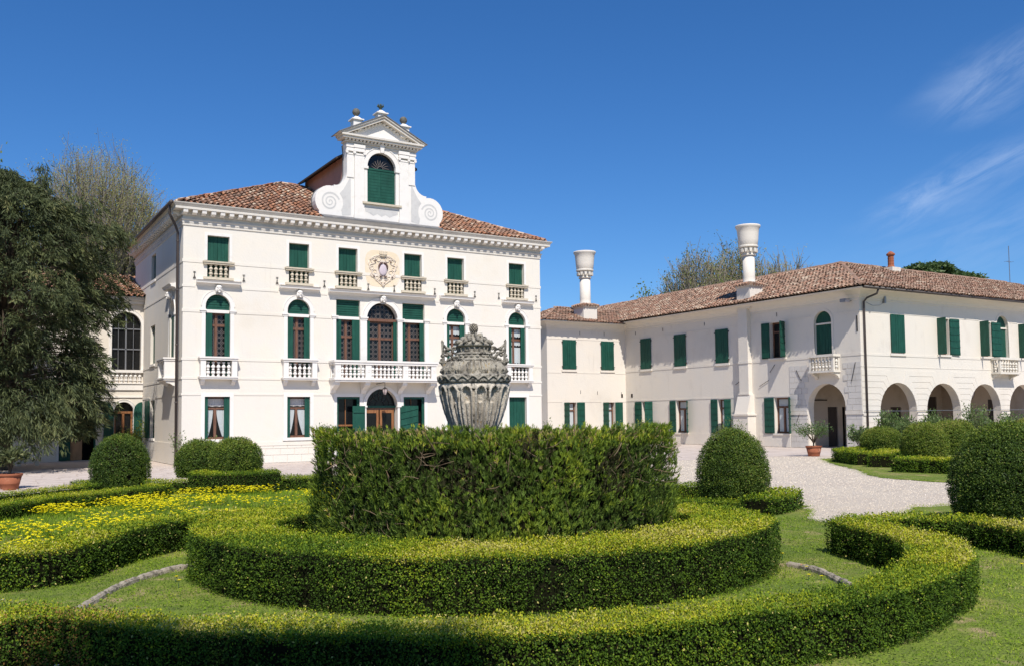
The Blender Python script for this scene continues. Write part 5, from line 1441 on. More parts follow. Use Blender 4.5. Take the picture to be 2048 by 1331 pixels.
# a thin cable slung across the arches
g = MB(FWF); g.tube([(WU + .0, -.10, 1.83), (39.3, -.10, 1.81), (43, -.10, 1.82), (47, -.10, 1.81), (56, -.1, 1.82)], .016, 4); part('cable', g, M['metal'], wing)
# roof
we = .70; wz = 7.66; ws = .42; whd = 5.2
wx, wy = WU - we, WF0 - we
apx = (wx + whd, wy + whd, wz + ws * whd)
b = MB()
b.face([(wx, wy, wz), (58, wy, wz), (58, wy + whd, apx[2]), apx]); b.face([(wx, wy, wz), apx, (apx[0], 54, apx[2]), (wx, 54, wz)])
b.face([(58, wy + whd, apx[2]), (58, wy + 2 * whd, wz), (wx + 2 * whd, wy + 2 * whd, wz), apx]); b.face([apx, (wx + 2 * whd, wy + 2 * whd, wz), (wx + 2 * whd, 54, wz), (apx[0], 54, apx[2])])
part('roof', b, M['eavewood'], wing)
up = .02
tiled((wx, wy, wz + up), (58, wy, wz + up), [(58, wy + whd, apx[2] + up), (apx[0], apx[1], apx[2] + up)], [M['wingtile']], wing, .225, .33, 21)
tiled((wx, 54, wz + up), (wx, wy, wz + up), [(apx[0], apx[1], apx[2] + up), (apx[0], 54, apx[2] + up)], [M['wingtile']], wing, .225, .33, 22)
ridge((wx, wy, wz), apx, 'wingtile', wing); ridge(apx, (57, wy + whd, apx[2]), 'wingtile', wing); ridge(apx, (apx[0], 50, apx[2]), 'wingtile', wing)
part('valley_lead', MB().tube([(36.0, L0 - .62, 7.62), (38.2, L0 + 2.1, 8.62)], .10, 6), M['lead'], wing)
rc = part('brick_chimney', MB().lathe([(.20, 9.75), (.20, 9.85), (.17, 9.9), (.165, 10.45), (.24, 10.5), (.24, 10.56), (.19, 10.6), (.10, 10.68), (.02, 10.72)], 44.45, 31.75, 10), M['terracotta'], wing)
part('chimney_base', MB().box(44.08, 44.82, 31.4, 32.1, 9.2, 9.78), M['istria'], rc)
for z in (10.0, 10.15, 10.3): part('joint', MB().lathe([(.172, z), (.178, z + .02), (.172, z + .04)], 44.45, 31.75, 10), M['terracotta'], rc)

# ------------------------------------------------------------------ garden
CAMP = np.array([0, 0, CAM_H])
GC = np.array([5.69, 9.95])

def smooth_path(pts, step=.06, closed=False):
    P = np.array(pts, float); n = len(P); out = []
    rngi = range(n) if closed else range(n - 1)
    for i in rngi:
        g = (lambda k: P[k % n]) if closed else (lambda k: P[min(max(k, 0), n - 1)])
        p0, p1, p2, p3 = g(i - 1), g(i), g(i + 1), g(i + 2)
        m = max(2, int(np.linalg.norm(p2[:2] - p1[:2]) / step))
        for k in range(m):
            t = k / m
            out.append(.5 * ((2 * p1) + (-p0 + p2) * t + (2 * p0 - 5 * p1 + 4 * p2 - p3) * t * t + (-p0 + 3 * p1 - 3 * p2 + p3) * t ** 3))
    if not closed: out.append(P[-1])
    return np.array(out)

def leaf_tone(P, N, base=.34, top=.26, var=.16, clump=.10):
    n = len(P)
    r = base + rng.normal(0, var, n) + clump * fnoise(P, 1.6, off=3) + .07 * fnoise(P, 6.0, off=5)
    r += top * np.clip((N[:, 2] - .45) / .4, 0, 1) * (1 + .35 * fnoise(P, .8, off=1))  # upward leaves toned lighter: mostly sunlight put into colour, some fresh growth
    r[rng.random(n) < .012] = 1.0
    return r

def hedge(name, label, path, width, h, dens, ls, group, closed=False, hfun=None, mats='box', tone=.33, top=.36, brown=None, cat='hedge', ends=True, rough=.020):
    """path rows (x, y[, width]); clipped box hedge: near-black core painted as inner shade plus a coat of single leaves"""
    P = np.array([(p[0], p[1], p[2] if len(p) > 2 else width) for p in path], float)
    S = smooth_path(P, .06, closed)
    C, Wd = S[:, :2], S[:, 2]
    T = np.roll(C, -1, 0) - np.roll(C, 1, 0) if closed else np.gradient(C, axis=0)
    T = T / np.linalg.norm(T, axis=1, keepdims=True); Nr = np.stack([T[:, 1], -T[:, 0]], 1)
    m = len(C); c0 = C.mean(0)
    root = thing(name, label, cat, (float(C[m // 2, 0]), float(C[m // 2, 1]), 0), group)
    # core
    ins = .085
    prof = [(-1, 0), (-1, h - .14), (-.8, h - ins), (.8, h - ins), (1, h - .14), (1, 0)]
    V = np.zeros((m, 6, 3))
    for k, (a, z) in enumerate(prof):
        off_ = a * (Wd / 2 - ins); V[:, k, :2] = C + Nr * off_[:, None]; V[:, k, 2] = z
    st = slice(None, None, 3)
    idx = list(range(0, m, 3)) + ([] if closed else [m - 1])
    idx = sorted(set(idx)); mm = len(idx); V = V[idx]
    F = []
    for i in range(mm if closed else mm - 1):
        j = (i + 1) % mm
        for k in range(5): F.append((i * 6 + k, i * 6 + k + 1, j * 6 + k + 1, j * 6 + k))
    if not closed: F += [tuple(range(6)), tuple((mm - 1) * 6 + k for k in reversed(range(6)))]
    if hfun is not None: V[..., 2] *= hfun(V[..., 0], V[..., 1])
    me = bpy.data.meshes.new('shade_core'); me.from_pydata(V.reshape(-1, 3).tolist(), [], F); me.materials.append(M['boxcore']); me.update()
    place('shade_core', me, root)
    # leaves
    seg = np.linalg.norm(np.roll(C, -1, 0) - C, axis=1)
    if not closed: seg[-1] = 0
    per = 2 * h + Wd
    wgt = seg * per; area = wgt.sum()
    n = int(area * dens)
    i = rng.choice(m, n, p=wgt / area); t = rng.random(n)
    j = (i + 1) % m if closed else np.minimum(i + 1, m - 1)
    cc = C[i] * (1 - t[:, None]) + C[j] * t[:, None]; nn = Nr[i]; w = Wd[i]
    q = rng.random(n) * (2 * h + w)
    pos = np.zeros((n, 3)); nor = np.zeros((n, 3))
    L = q < h; R = q > h + w; Tm = ~(L | R)
    pos[L, :2] = cc[L] - nn[L] * (w[L] / 2)[:, None]; pos[L, 2] = q[L]; nor[L, :2] = -nn[L]
    pos[R, :2] = cc[R] + nn[R] * (w[R] / 2)[:, None]; pos[R, 2] = q[R] - h - w[R]; nor[R, :2] = nn[R]
    u = q[Tm] - h - w[Tm] / 2
    pos[Tm, :2] = cc[Tm] + nn[Tm] * u[:, None]; pos[Tm, 2] = h; nor[Tm, 2] = 1
    # rounded shoulders
    rd = .04
    side = L | R
    e = np.clip((pos[:, 2] - (h - rd)) / rd, 0, 1) * side
    nor[:, 2] += e * 1.0; inset = (1 - np.sqrt(np.clip(1 - e ** 2, 0, 1))) * rd * .6
    pos[:, :2] -= unit(nor)[:, :2] * inset[:, None]
    et = np.zeros(n); et[Tm] = np.clip((np.abs(u) - (w[Tm] / 2 - rd)) / rd, 0, 1)
    sgn = np.zeros(n); sgn[Tm] = np.sign(u)
    nor[:, :2] += nn * (sgn * et)[:, None]; pos[:, 2] -= (1 - np.sqrt(np.clip(1 - et ** 2, 0, 1))) * rd * .6
    if ends and not closed:
        for s_, k in ((-1, 0), (1, m - 1)):
            ne = int(Wd[k] * h * dens)
            pe = np.zeros((ne, 3)); uu = (rng.random(ne) - .5) * Wd[k]
            pe[:, :2] = C[k] + Nr[k] * uu[:, None]; pe[:, 2] = rng.random(ne) * h
            no = np.zeros((ne, 3)); no[:, :2] = T[k] * s_
            pos = np.concatenate([pos, pe]); nor = np.concatenate([nor, no])
    nor = unit(nor)
    view = CAMP - pos; facing = (nor * view).sum(1) > 0
    keep = facing | (rng.random(len(pos)) < .18)
    lod = np.minimum(1, (8.0 / np.linalg.norm(pos[:, :2], axis=1)) ** 1.5) if dens > 5000 else np.ones(len(pos))
    keep &= rng.random(len(pos)) < lod
    # sparse pockets
    hole = fnoise(pos, 5.0, off=2) + .6 * fnoise(pos, 14, off=6) < -1.08
    keep &= ~(hole & (rng.random(len(pos)) < .8) & (nor[:, 2] < .6))
    pos, nor, lod = pos[keep], nor[keep], lod[keep]; n = len(pos)
    bump = rough * fnoise(pos, 3.5, off=4) + rough * .8 * fnoise(pos, 11, off=1)
    dep = np.where(rng.random(n) < .12, rng.random(n) * .025, -rng.random(n) * .075)
    pos = pos + nor * (bump + dep)[:, None]
    if hfun is not None: pos[:, 2] *= hfun(pos[:, 0], pos[:, 1])
    pos[:, 2] = np.maximum(pos[:, 2], .012)
    ax = unit(nor * .75 + np.array([0, 0, .35]) + rng.normal(0, .62, (n, 3)))
    Ls = ls * rng.uniform(.7, 1.35, n) * lod ** -.42
    mi = None
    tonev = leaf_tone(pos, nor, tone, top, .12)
    if brown is not None:
        bx, by, br = brown
        pb_ = np.exp(-((pos[:, 0] - bx) ** 2 + (pos[:, 1] - by) ** 2) / br ** 2) * .5
        mi = (rng.random(n) < pb_ * (.4 + .5 * (fnoise(pos, 6, off=2) > 0))).astype(int)
    fc = nor + np.array([0, 0, .30]) + rng.normal(0, .42, (n, 3))
    ax = unit(nor * .42 + np.array([0, 0, .30]) + rng.normal(0, .75, (n, 3)))
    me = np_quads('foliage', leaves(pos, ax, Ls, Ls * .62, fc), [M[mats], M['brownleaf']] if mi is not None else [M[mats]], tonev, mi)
    place('foliage', me, root, kind='stuff')
    return root

ang = np.linspace(0, 2 * PI, 33)[:-1]
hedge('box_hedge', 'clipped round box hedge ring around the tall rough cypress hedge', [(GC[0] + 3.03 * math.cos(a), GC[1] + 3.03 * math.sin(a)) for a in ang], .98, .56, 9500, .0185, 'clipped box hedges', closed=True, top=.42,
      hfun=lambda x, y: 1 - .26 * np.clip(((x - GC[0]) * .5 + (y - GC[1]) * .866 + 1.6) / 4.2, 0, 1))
FRONT = [(-1.2, 8.1, .45), (-.4, 7.85, .45), (.28, 7.44, .42), (.66, 7.27, .42), (1.05, 6.70, .42), (1.5, 6.15, .42), (2.05, 5.72, .46), (2.62, 5.28, .5), (3.3, 4.93, .5), (4.1, 4.74, .45), (4.75, 4.62, .44),
         (5.3, 4.54, .44), (6.0, 4.56, .46), (6.68, 4.72, .52), (7.4, 4.97, .56), (8.05, 5.33, .60), (8.58, 5.72, .62), (8.98, 6.2, .62), (9.22, 6.7, .62), (9.42, 7.2, .62), (9.62, 7.62, .62)]
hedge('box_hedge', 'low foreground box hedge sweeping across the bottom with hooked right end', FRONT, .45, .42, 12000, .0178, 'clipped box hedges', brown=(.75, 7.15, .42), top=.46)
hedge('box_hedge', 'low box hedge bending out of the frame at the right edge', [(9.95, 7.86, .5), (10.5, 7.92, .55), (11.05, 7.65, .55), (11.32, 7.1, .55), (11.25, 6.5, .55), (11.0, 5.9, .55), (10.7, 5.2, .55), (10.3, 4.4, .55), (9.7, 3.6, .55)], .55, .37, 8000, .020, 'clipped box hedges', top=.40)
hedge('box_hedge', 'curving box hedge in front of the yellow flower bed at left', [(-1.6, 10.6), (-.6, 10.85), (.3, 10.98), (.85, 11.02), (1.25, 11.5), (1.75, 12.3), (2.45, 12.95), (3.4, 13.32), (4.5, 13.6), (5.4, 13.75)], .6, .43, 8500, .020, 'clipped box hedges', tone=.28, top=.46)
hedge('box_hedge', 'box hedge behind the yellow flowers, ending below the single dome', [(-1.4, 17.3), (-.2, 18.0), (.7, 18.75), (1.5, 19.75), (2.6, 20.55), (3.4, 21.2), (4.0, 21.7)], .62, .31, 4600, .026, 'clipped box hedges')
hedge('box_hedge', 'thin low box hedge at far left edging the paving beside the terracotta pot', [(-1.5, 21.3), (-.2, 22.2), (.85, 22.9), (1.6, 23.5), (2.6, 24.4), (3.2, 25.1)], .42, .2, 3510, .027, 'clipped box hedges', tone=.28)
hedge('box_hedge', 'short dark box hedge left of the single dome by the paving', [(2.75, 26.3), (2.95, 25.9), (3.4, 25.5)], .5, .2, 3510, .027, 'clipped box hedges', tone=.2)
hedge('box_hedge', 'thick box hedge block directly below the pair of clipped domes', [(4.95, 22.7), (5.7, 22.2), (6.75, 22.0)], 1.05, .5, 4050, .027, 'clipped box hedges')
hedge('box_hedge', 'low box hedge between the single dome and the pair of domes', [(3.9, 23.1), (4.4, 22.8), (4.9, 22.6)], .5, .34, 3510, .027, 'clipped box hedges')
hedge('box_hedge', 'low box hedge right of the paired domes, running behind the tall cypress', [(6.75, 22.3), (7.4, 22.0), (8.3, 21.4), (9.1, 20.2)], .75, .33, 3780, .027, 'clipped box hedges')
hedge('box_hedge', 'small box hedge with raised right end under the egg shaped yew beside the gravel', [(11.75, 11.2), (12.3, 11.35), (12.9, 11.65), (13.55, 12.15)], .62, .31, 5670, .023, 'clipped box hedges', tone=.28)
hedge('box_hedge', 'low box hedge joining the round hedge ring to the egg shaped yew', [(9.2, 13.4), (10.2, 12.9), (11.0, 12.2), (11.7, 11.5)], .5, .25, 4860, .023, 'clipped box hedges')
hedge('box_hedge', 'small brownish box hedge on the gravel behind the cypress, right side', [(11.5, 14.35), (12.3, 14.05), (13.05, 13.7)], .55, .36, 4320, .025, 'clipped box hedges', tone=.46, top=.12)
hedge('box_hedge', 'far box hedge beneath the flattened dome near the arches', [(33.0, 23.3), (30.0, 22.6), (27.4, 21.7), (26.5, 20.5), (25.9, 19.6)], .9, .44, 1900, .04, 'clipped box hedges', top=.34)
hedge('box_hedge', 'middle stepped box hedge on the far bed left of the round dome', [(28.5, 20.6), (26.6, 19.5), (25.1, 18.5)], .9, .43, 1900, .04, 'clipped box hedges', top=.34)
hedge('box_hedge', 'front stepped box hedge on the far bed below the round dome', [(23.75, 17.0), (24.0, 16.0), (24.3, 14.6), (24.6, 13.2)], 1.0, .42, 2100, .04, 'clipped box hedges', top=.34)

# clipped domes
def topiary(label, cx_, cy_, R, z0, z1, dens, ls, tone=.40, smooth_=False, hole=None, group='clipped topiary domes', low=.16, pw=2.0, yewy=True):
    root = thing('topiary_dome', label, 'topiary', (cx_, cy_, 0), group)
    zc = z0 + (z1 - z0) * .35
    def radius(z):
        up_ = np.clip((z - zc) / (z1 - zc), 0, 1); dn = np.clip((zc - z) / (zc - z0), 0, 1)
        return np.where(z > zc, R * np.clip(1 - up_ ** pw, 0, 1) ** .5, R * (1 - low * dn ** 2))
    prof = [(float(radius(np.array(z))) * .89 + .001, float(z0 + (z - z0) * .955)) for z in np.linspace(z0, z1, 14)]
    part('shade_core', MB().lathe(prof, cx_, cy_, 20), M['boxcore'], root, smooth=True)
    n = int(4 * PI * R * R * 1.05 * dens)
    d = unit(rng.normal(size=(n * 2, 3)))
    # sample by height with area weight
    zs = np.linspace(z0, z1, 60); rr = radius(zs); sl = np.sqrt(np.gradient(zs) ** 2 + np.gradient(rr) ** 2) * np.maximum(rr, .01)
    zi = rng.choice(60, n, p=sl / sl.sum()); z = zs[zi] + (rng.random(n) - .5) * (zs[1] - zs[0]); z = np.clip(z, z0, z1)
    r = radius(z); th = rng.random(n) * 2 * PI
    eps = .004; dr = (radius(np.clip(z + eps, z0, z1)) - radius(np.clip(z - eps, z0, z1))) / (2 * eps)
    nz_ = -np.clip(dr, -12, 3)
    # fill in the crown, where radius falls fast
    pos = np.stack([cx_ + r * np.cos(th), cy_ + r * np.sin(th), z], 1)
    nor = unit(np.stack([np.cos(th), np.sin(th), nz_], 1))
    keep = ((nor * (CAMP - pos)).sum(1) > -.2) | (rng.random(n) < .2)
    if not smooth_: keep &= ~((fnoise(pos, 6.5, off=2) + .7 * fnoise(pos, 15, off=6) < -1.0) & (rng.random(n) < .8))
    if hole is not None: keep &= np.linalg.norm(pos - np.array(hole[:3]), axis=1) > hole[3] * (1 + .4 * fnoise(pos, 20))
    pos, nor = pos[keep], nor[keep]; n = len(pos)
    pos = pos + nor * (.016 * fnoise(pos, 5, off=4) + .014 * fnoise(pos, 13, off=1) + np.where(rng.random(n) < .1, rng.random(n) * .025, -rng.random(n) * .07))[:, None]
    pos[:, 2] = np.maximum(pos[:, 2], .01)
    ax = unit(nor * .8 + np.array([0, 0, .3]) + rng.normal(0, .6, (n, 3)))
    Ls = ls * rng.uniform(.7, 1.4, n)
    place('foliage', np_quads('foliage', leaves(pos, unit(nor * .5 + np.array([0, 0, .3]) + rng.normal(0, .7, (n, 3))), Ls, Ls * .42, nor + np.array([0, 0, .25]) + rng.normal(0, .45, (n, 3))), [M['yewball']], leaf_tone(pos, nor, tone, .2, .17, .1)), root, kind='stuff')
    return root
topiary('single clipped dome at left beside the paving with small dark hole', 3.62, 25.3, .72, .03, 1.40, 5200, .036, hole=(3.75, 24.55, .30, .09), low=.06, pw=2.15)
topiary('further dome of the touching pair in front of the villa', 5.55, 24.9, .66, .25, 1.25, 4600, .036, tone=.46, low=.1, pw=2.1)
topiary('nearer dome of the touching pair above the thick box block', 5.95, 22.9, .64, .36, 1.30, 5200, .036, tone=.48, low=.25, pw=2.25)
topiary('egg shaped yew dome right of the cypress hedge at the gravel edge', 12.2, 12.15, .655, .10, 1.50, 9500, .028, low=.24, tone=.44)
topiary('largest dark yew dome, cut off by the right edge', 14.12, 8.1, .88, .02, 1.58, 8000, .030, low=.14, tone=.31, pw=2.0)
topiary('flattened dome in front of the first arch', 29.3, 21.6, .74, .32, 1.23, 3600, .042, low=.12, pw=2.1, tone=.54, smooth_=True)
topiary('round smooth dome above the front stepped hedge', 26.0, 17.6, .70, .34, 1.42, 4200, .04, low=.14, pw=2.1, tone=.62, smooth_=True)
topiary('dome half hidden behind the round smooth dome', 28.6, 18.5, .66, .3, 1.46, 3400, .042, tone=.60, smooth_=True)
topiary('hindmost dome showing as a thin rim behind two others', 31.4, 19.85, .66, .3, 1.44, 3200, .042, tone=.60, smooth_=True)
topiary('far dome peeping over the largest dome at the right edge', 35.6, 19.6, .78, .3, 1.46, 3200, .046, tone=.60, smooth_=True)

CC = GC + np.array([.10, -.055])
# rough cypress hedge round the urn
cyp = thing('cypress_hedge', 'tall rough round cypress hedge encircling the stone urn', 'hedge', (float(CC[0]), float(CC[1]), 0))
CR, CH = 2.17, 1.60
part('shade_core', MB().lathe([(CR - .24, 0), (CR - .24, CH - .25), (CR - .3, CH - .08), (.75, CH - .10), (.70, .6)], CC[0], CC[1], 56, caps=False), M['boxcore'], cyp, smooth=True)
nT = 46000
th = rng.random(nT) * 2 * PI
topm = rng.random(nT) < .26
rr = np.where(topm, np.sqrt(rng.uniform(.8 ** 2, CR ** 2, nT)), CR)
z = np.where(topm, CH - .1, CH * rng.random(nT) ** .95)
pos = np.stack([CC[0] + rr * np.cos(th), CC[1] + rr * np.sin(th), z], 1)
nor = np.where(topm[:, None], np.array([[0, 0, 1.]]), np.stack([np.cos(th), np.sin(th), 0 * th], 1))
cl = fnoise(np.stack([th * CR * 1.6, z * .75, rr * 0], 1), 2.4, off=2) + .6 * fnoise(np.stack([th * CR * 1.6, z * .8, rr * 0], 1), 7, off=5)
keep = topm | (cl > -.95) | (rng.random(nT) < .15)
keep &= ((nor * (CAMP - pos)).sum(1) > -.3) | topm | (rng.random(nT) < .15)
pos, nor, cl, topm = pos[keep], nor[keep], cl[keep], topm[keep]; n = len(pos)
pos = pos + nor * (np.where(topm, .02, .075) * cl - rng.random(n) * .11 + .015)[:, None]
lean = unit(np.array([0, 0, 1.]) * 1.0 + nor * rng.uniform(.15, .75, n)[:, None] + rng.normal(0, .26, (n, 3)))
flat = unit(np.cross(lean, nor + rng.normal(0, .6, (n, 3))))
Lt = rng.uniform(.05, .115, n) * np.where(topm, .8, 1.0)
Q = []; tn = []; ton = .38 + .20 * cl + rng.normal(0, .10, n) + np.where(topm, .34, 0) + np.clip((pos[:, 2] - 1.2) * .7, 0, .28)  # top sprays toned yellower: overhead sunlight put into the colour
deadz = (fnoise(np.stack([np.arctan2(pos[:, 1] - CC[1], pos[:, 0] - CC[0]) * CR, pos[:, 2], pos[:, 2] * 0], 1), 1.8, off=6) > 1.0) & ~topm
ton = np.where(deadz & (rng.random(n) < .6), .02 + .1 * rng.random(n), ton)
ton[rng.random(n) < .012] = 1.0
for k, (s_, a_) in enumerate(((0, 0), (.25, .6), (.25, -.6), (.5, .7), (.5, -.7), (.1, .35))):
    A = unit(lean * math.cos(a_) + flat * math.sin(a_))
    B = pos + lean * (Lt * s_)[:, None]
    ll = Lt * (1 - s_ * .6) * (1 if k == 0 else .62)
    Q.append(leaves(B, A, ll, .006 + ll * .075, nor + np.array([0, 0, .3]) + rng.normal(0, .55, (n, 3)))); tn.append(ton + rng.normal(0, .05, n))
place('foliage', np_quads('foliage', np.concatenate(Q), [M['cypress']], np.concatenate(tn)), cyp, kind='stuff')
tw = MB()
for i in range(260):
    a = math.radians(random.uniform(180, 330)) ; zz0 = random.choice((random.uniform(.1, 1.5), random.uniform(1.0, 1.5)))
    r0 = CR - random.uniform(-.03, .10); p = Vector((CC[0] + r0 * math.cos(a), CC[1] + r0 * math.sin(a), zz0))
    nd = Vector((math.cos(a), math.sin(a), 0)); pts = [p]
    dv = (Vector((0, 0, 1)) * random.uniform(-.3, 1) + nd * random.uniform(-.1, .35) + Vector((-nd.y, nd.x, 0)) * random.uniform(-1, 1)).normalized()
    for k in range(3):
        dv = (dv + Vector((random.uniform(-.4, .4), random.uniform(-.4, .4), random.uniform(-.3, .4)))).normalized(); p = p + dv * random.uniform(.04, .10); pts.append(p)
    r_ = random.uniform(.002, .0045); tw.tube([tuple(q) for q in pts], [r_, r_, r_ * .8, r_ * .5], 4)
part('twigs', tw, M['twig'], cyp, kind='stuff')

# ------------------------------------------------------------------ urn
UX, UY = 5.57, 10.0
urn = thing('garden_urn', 'big weathered fluted stone urn with lid rising from the cypress hedge', 'urn', (UX, UY, 0))
part('pedestal', MB().lathe([(.42, 0), (.42, .12), (.34, .16), (.32, 1.12), (.40, 1.18), (.40, 1.26), (.20, 1.30), (.16, 1.36)], UX, UY, 24), M['urn'], urn, smooth=False)
bz = [1.36, 1.42, 1.5, 1.57, 1.62, 1.70, 1.80, 1.90, 1.99, 2.06, 2.11, 2.14, 2.165]
br = [.16, .19, .235, .268, .292, .330, .366, .395, .418, .430, .436, .436, .430]
NF = 15; ns = NF * 22
b = MB(); zs = np.linspace(1.37, 2.165, 64); base = len(b.v)
for z in zs:
    R0 = float(np.interp(z, bz, br))
    for i in range(ns):
        t = 2 * PI * i / ns + .12
        ph = ((t / (2 * PI) * NF) % 1) - .5
        a = abs(ph); dr = 0
        # flute with rounded head at z=2.10
        hz_ = (z - 2.03) / .085
        wlim = .30 if hz_ < 0 else .30 * math.sqrt(max(0, 1 - hz_ * hz_)) if hz_ < 1 else 0
        wout = .42 if hz_ < 0 else .42 * math.sqrt(max(0, 1 - (hz_ / 1.35) ** 2)) if hz_ < 1.35 else 0
        if a < wlim:
            dr = -.046 * (1 - (a / max(wlim, 1e-3)) ** 2) ** .5
            # inner cable in the lower part
            if z < 1.93 and a < .15: dr += .036 * math.sqrt(max(0, 1 - (a / .15) ** 2))
        elif a < wout: dr = .016
        elif z < 2.1: dr = -.020
        r = R0 + dr * min(1, R0 / .35) + .0025 * math.sin(37 * t + 23 * z) * math.sin(61 * z + 3 * t)
        b.v.append((UX + r * math.cos(t), UY + r * math.sin(t), z))
for j in range(len(zs) - 1):
    for i in range(ns):
        k = (i + 1) % ns; b.f.append((base + j * ns + i, base + j * ns + k, base + (j + 1) * ns + k, base + (j + 1) * ns + i)); b.m.append(0); b.r.append(0)
part('fluted_bowl', b, M['urnbody'], urn, smooth=True)
part('rim', MB().lathe([(.40, 2.15), (.425, 2.165), (.448, 2.175), (.452, 2.20), (.446, 2.25), (.452, 2.262), (.44, 2.275), (.38, 2.285)], UX, UY, 48), M['urn'], urn, smooth=True)
b = MB(); nw = 22
for i in range(nw):
    t0 = 2 * PI * i / nw; pts = []
    for k in range(9):
        s = k / 8; t = t0 + s * 2 * PI / nw * 1.25; zz = 2.222 + .030 * math.sin(2 * PI * s * .9 - 1.2)
        pts.append((UX + .455 * math.cos(t), UY + .455 * math.sin(t), zz))
    b.tube(pts, [.008, .012, .015, .017, .017, .015, .013, .010, .006], 5)
part('wave_band', b, M['urn'], urn, smooth=True)
lz = [2.275, 2.30, 2.33, 2.37, 2.41, 2.44, 2.455]; lr = [.405, .392, .372, .338, .300, .262, .245]
b = MB(); NG = 16; ns = NG * 14; zs = np.linspace(2.275, 2.455, 22); base = 0
for z in zs:
    s = (z - 2.285) / .155; R0 = float(np.interp(z, lz, lr))
    for i in range(ns):
        t = 2 * PI * i / ns; ph = abs(((t / (2 * PI) * NG) % 1) - .5); env = math.sqrt(max(0, 1 - (2 * s - 1) ** 2)) if 0 < s < 1 else 0
        wv = .42 * env; dr = 0
        if ph < wv: 
            x = ph / wv; dr = .046 * math.sqrt(1 - ((x - .78) / .23) ** 2) if x > .56 else -.006
            if x < .28: dr = .042 * env
        r = R0 + dr; b.v.append((UX + r * math.cos(t), UY + r * math.sin(t), z + dr * .6))
for j in range(len(zs) - 1):
    for i in range(ns):
        k = (i + 1) % ns; b.f.append((j * ns + i, j * ns + k, (j + 1) * ns + k, (j + 1) * ns + i)); b.m.append(0); b.r.append(0)
part('gadrooned_shoulder', b, M['urn'], urn, smooth=True)
b = MB(); b.lathe([(.25, 2.44), (.262, 2.455), (.262, 2.47), (.235, 2.485), (.225, 2.52), (.24, 2.535), (.232, 2.55), (.195, 2.56), (.190, 2.615), (.21, 2.63), (.225, 2.64), (.225, 2.655), (.205, 2.672), (.15, 2.69)], UX, UY, 36)
for i in range(20):
    t = 2 * PI * i / 20; b.ellipsoid((UX + .232 * math.cos(t), UY + .232 * math.sin(t), 2.505), (.026, .026, .022), 6, 4)
    t += .15; b.tube([(UX + .195 * math.cos(t), UY + .195 * math.sin(t), 2.565), (UX + .208 * math.cos(t), UY + .208 * math.sin(t), 2.615)], .012, 4)
for i in range(24):
    t = 2 * PI * i / 24; b.tube([(UX + .245 * math.cos(t + k * .05), UY + .245 * math.sin(t + k * .05), 2.455 + .018 * math.sin(k * 1.6)) for k in range(5)], .01, 4)
part('neck', b, M['urn'], urn, smooth=False)
b = MB(); b.lathe([(.21, 2.665), (.17, 2.685), (.125, 2.705), (.10, 2.74), (.06, 2.775), (.035, 2.80)], UX, UY, 20)
for ring_, (r0, r1, r2, z0, z1, z2, nn_, rad) in enumerate(((.16, .205, .235, 2.67, 2.69, 2.675, 12, .024), (.11, .135, .165, 2.70, 2.735, 2.705, 9, .026), (.06, .085, .112, 2.74, 2.785, 2.755, 7, .022))):
    for i in range(nn_):
        t = 2 * PI * (i + .5 * ring_) / nn_; c, s = math.cos(t), math.sin(t)
        b.tube([(UX + r0 * c, UY + r0 * s, z0), (UX + r1 * c, UY + r1 * s, z1), (UX + (r1 + r2) / 2 * c, UY + (r1 + r2) / 2 * s, z1 + .005), (UX + r2 * c, UY + r2 * s, z2), (UX + (r2 - .015) * c, UY + (r2 - .015) * s, z2 - .015)], [rad, rad * 1.2, rad, rad * .8, rad * .5], 6)
part('acanthus_lid', b, M['urn'], urn, smooth=True)
b = MB(); b.ellipsoid((UX, UY, 2.862), (.043, .043, .066), 14, 10)
for j in range(6):
    for i in range(9):
        t = 2 * PI * (i + .5 * (j % 2)) / 9; zz = 2.815 + .018 * j; rr_ = .047 * math.sqrt(max(.05, 1 - ((zz - 2.862) / .068) ** 2))
        b.ellipsoid((UX + rr_ * math.cos(t), UY + rr_ * math.sin(t), zz), (.013, .013, .012), 5, 4)
part('pineapple_finial', b, M['kerb'], urn, smooth=True)
# handles in the plane square to the viewer
hx, hy = rgt.x, rgt.y
fh = lambda a, d, z: (UX + a * hx + d * hy * -1, UY + a * hy + d * hx, z)
for sg in (-1, 1):
    b = MB(fh); A_ = lambda x: sg * x
    b.prism([(A_(.360), 2.285), (A_(.385), 2.285), (A_(.405), 2.50), (A_(.415), 2.70), (A_(.402), 2.725), (A_(.382), 2.70), (A_(.372), 2.50)], -.032, .032)
    hpart = part('handle', b, M['urn'], urn)
    b = MB(fh)
    b.tube([(A_(.25), 0, 2.46), (A_(.28), 0, 2.52), (A_(.33), 0, 2.56), (A_(.38), 0, 2.57)], [.018, .02, .018, .014], 6)
    b.tube([(A_(.24 + .05 * math.cos(t) * (1 - t / 14)), 0, 2.585 + .05 * math.sin(t) * (1 - t / 14)) for t in np.linspace(0, 9, 18)], .016, 6)
    b.tube([(A_(.30), 0, 2.60), (A_(.35), 0, 2.62), (A_(.385), 0, 2.66)], [.016, .02, .012], 6)
    for (x, z, r) in ((.30, 2.55, .026), (.345, 2.53, .03), (.395, 2.52, .03), (.42, 2.44, .026), (.39, 2.42, .034), (.36, 2.44, .03), (.335, 2.60, .026), (.30, 2.48, .024), (.365, 2.585, .022), (.41, 2.47, .024), (.33, 2.47, .022)):
        b.ellipsoid((A_(x), random.uniform(-.02, .02), z), (r, r, r * .85), 7, 5)
    part('leaf_scroll', b, M['urn'], hpart, smooth=True)

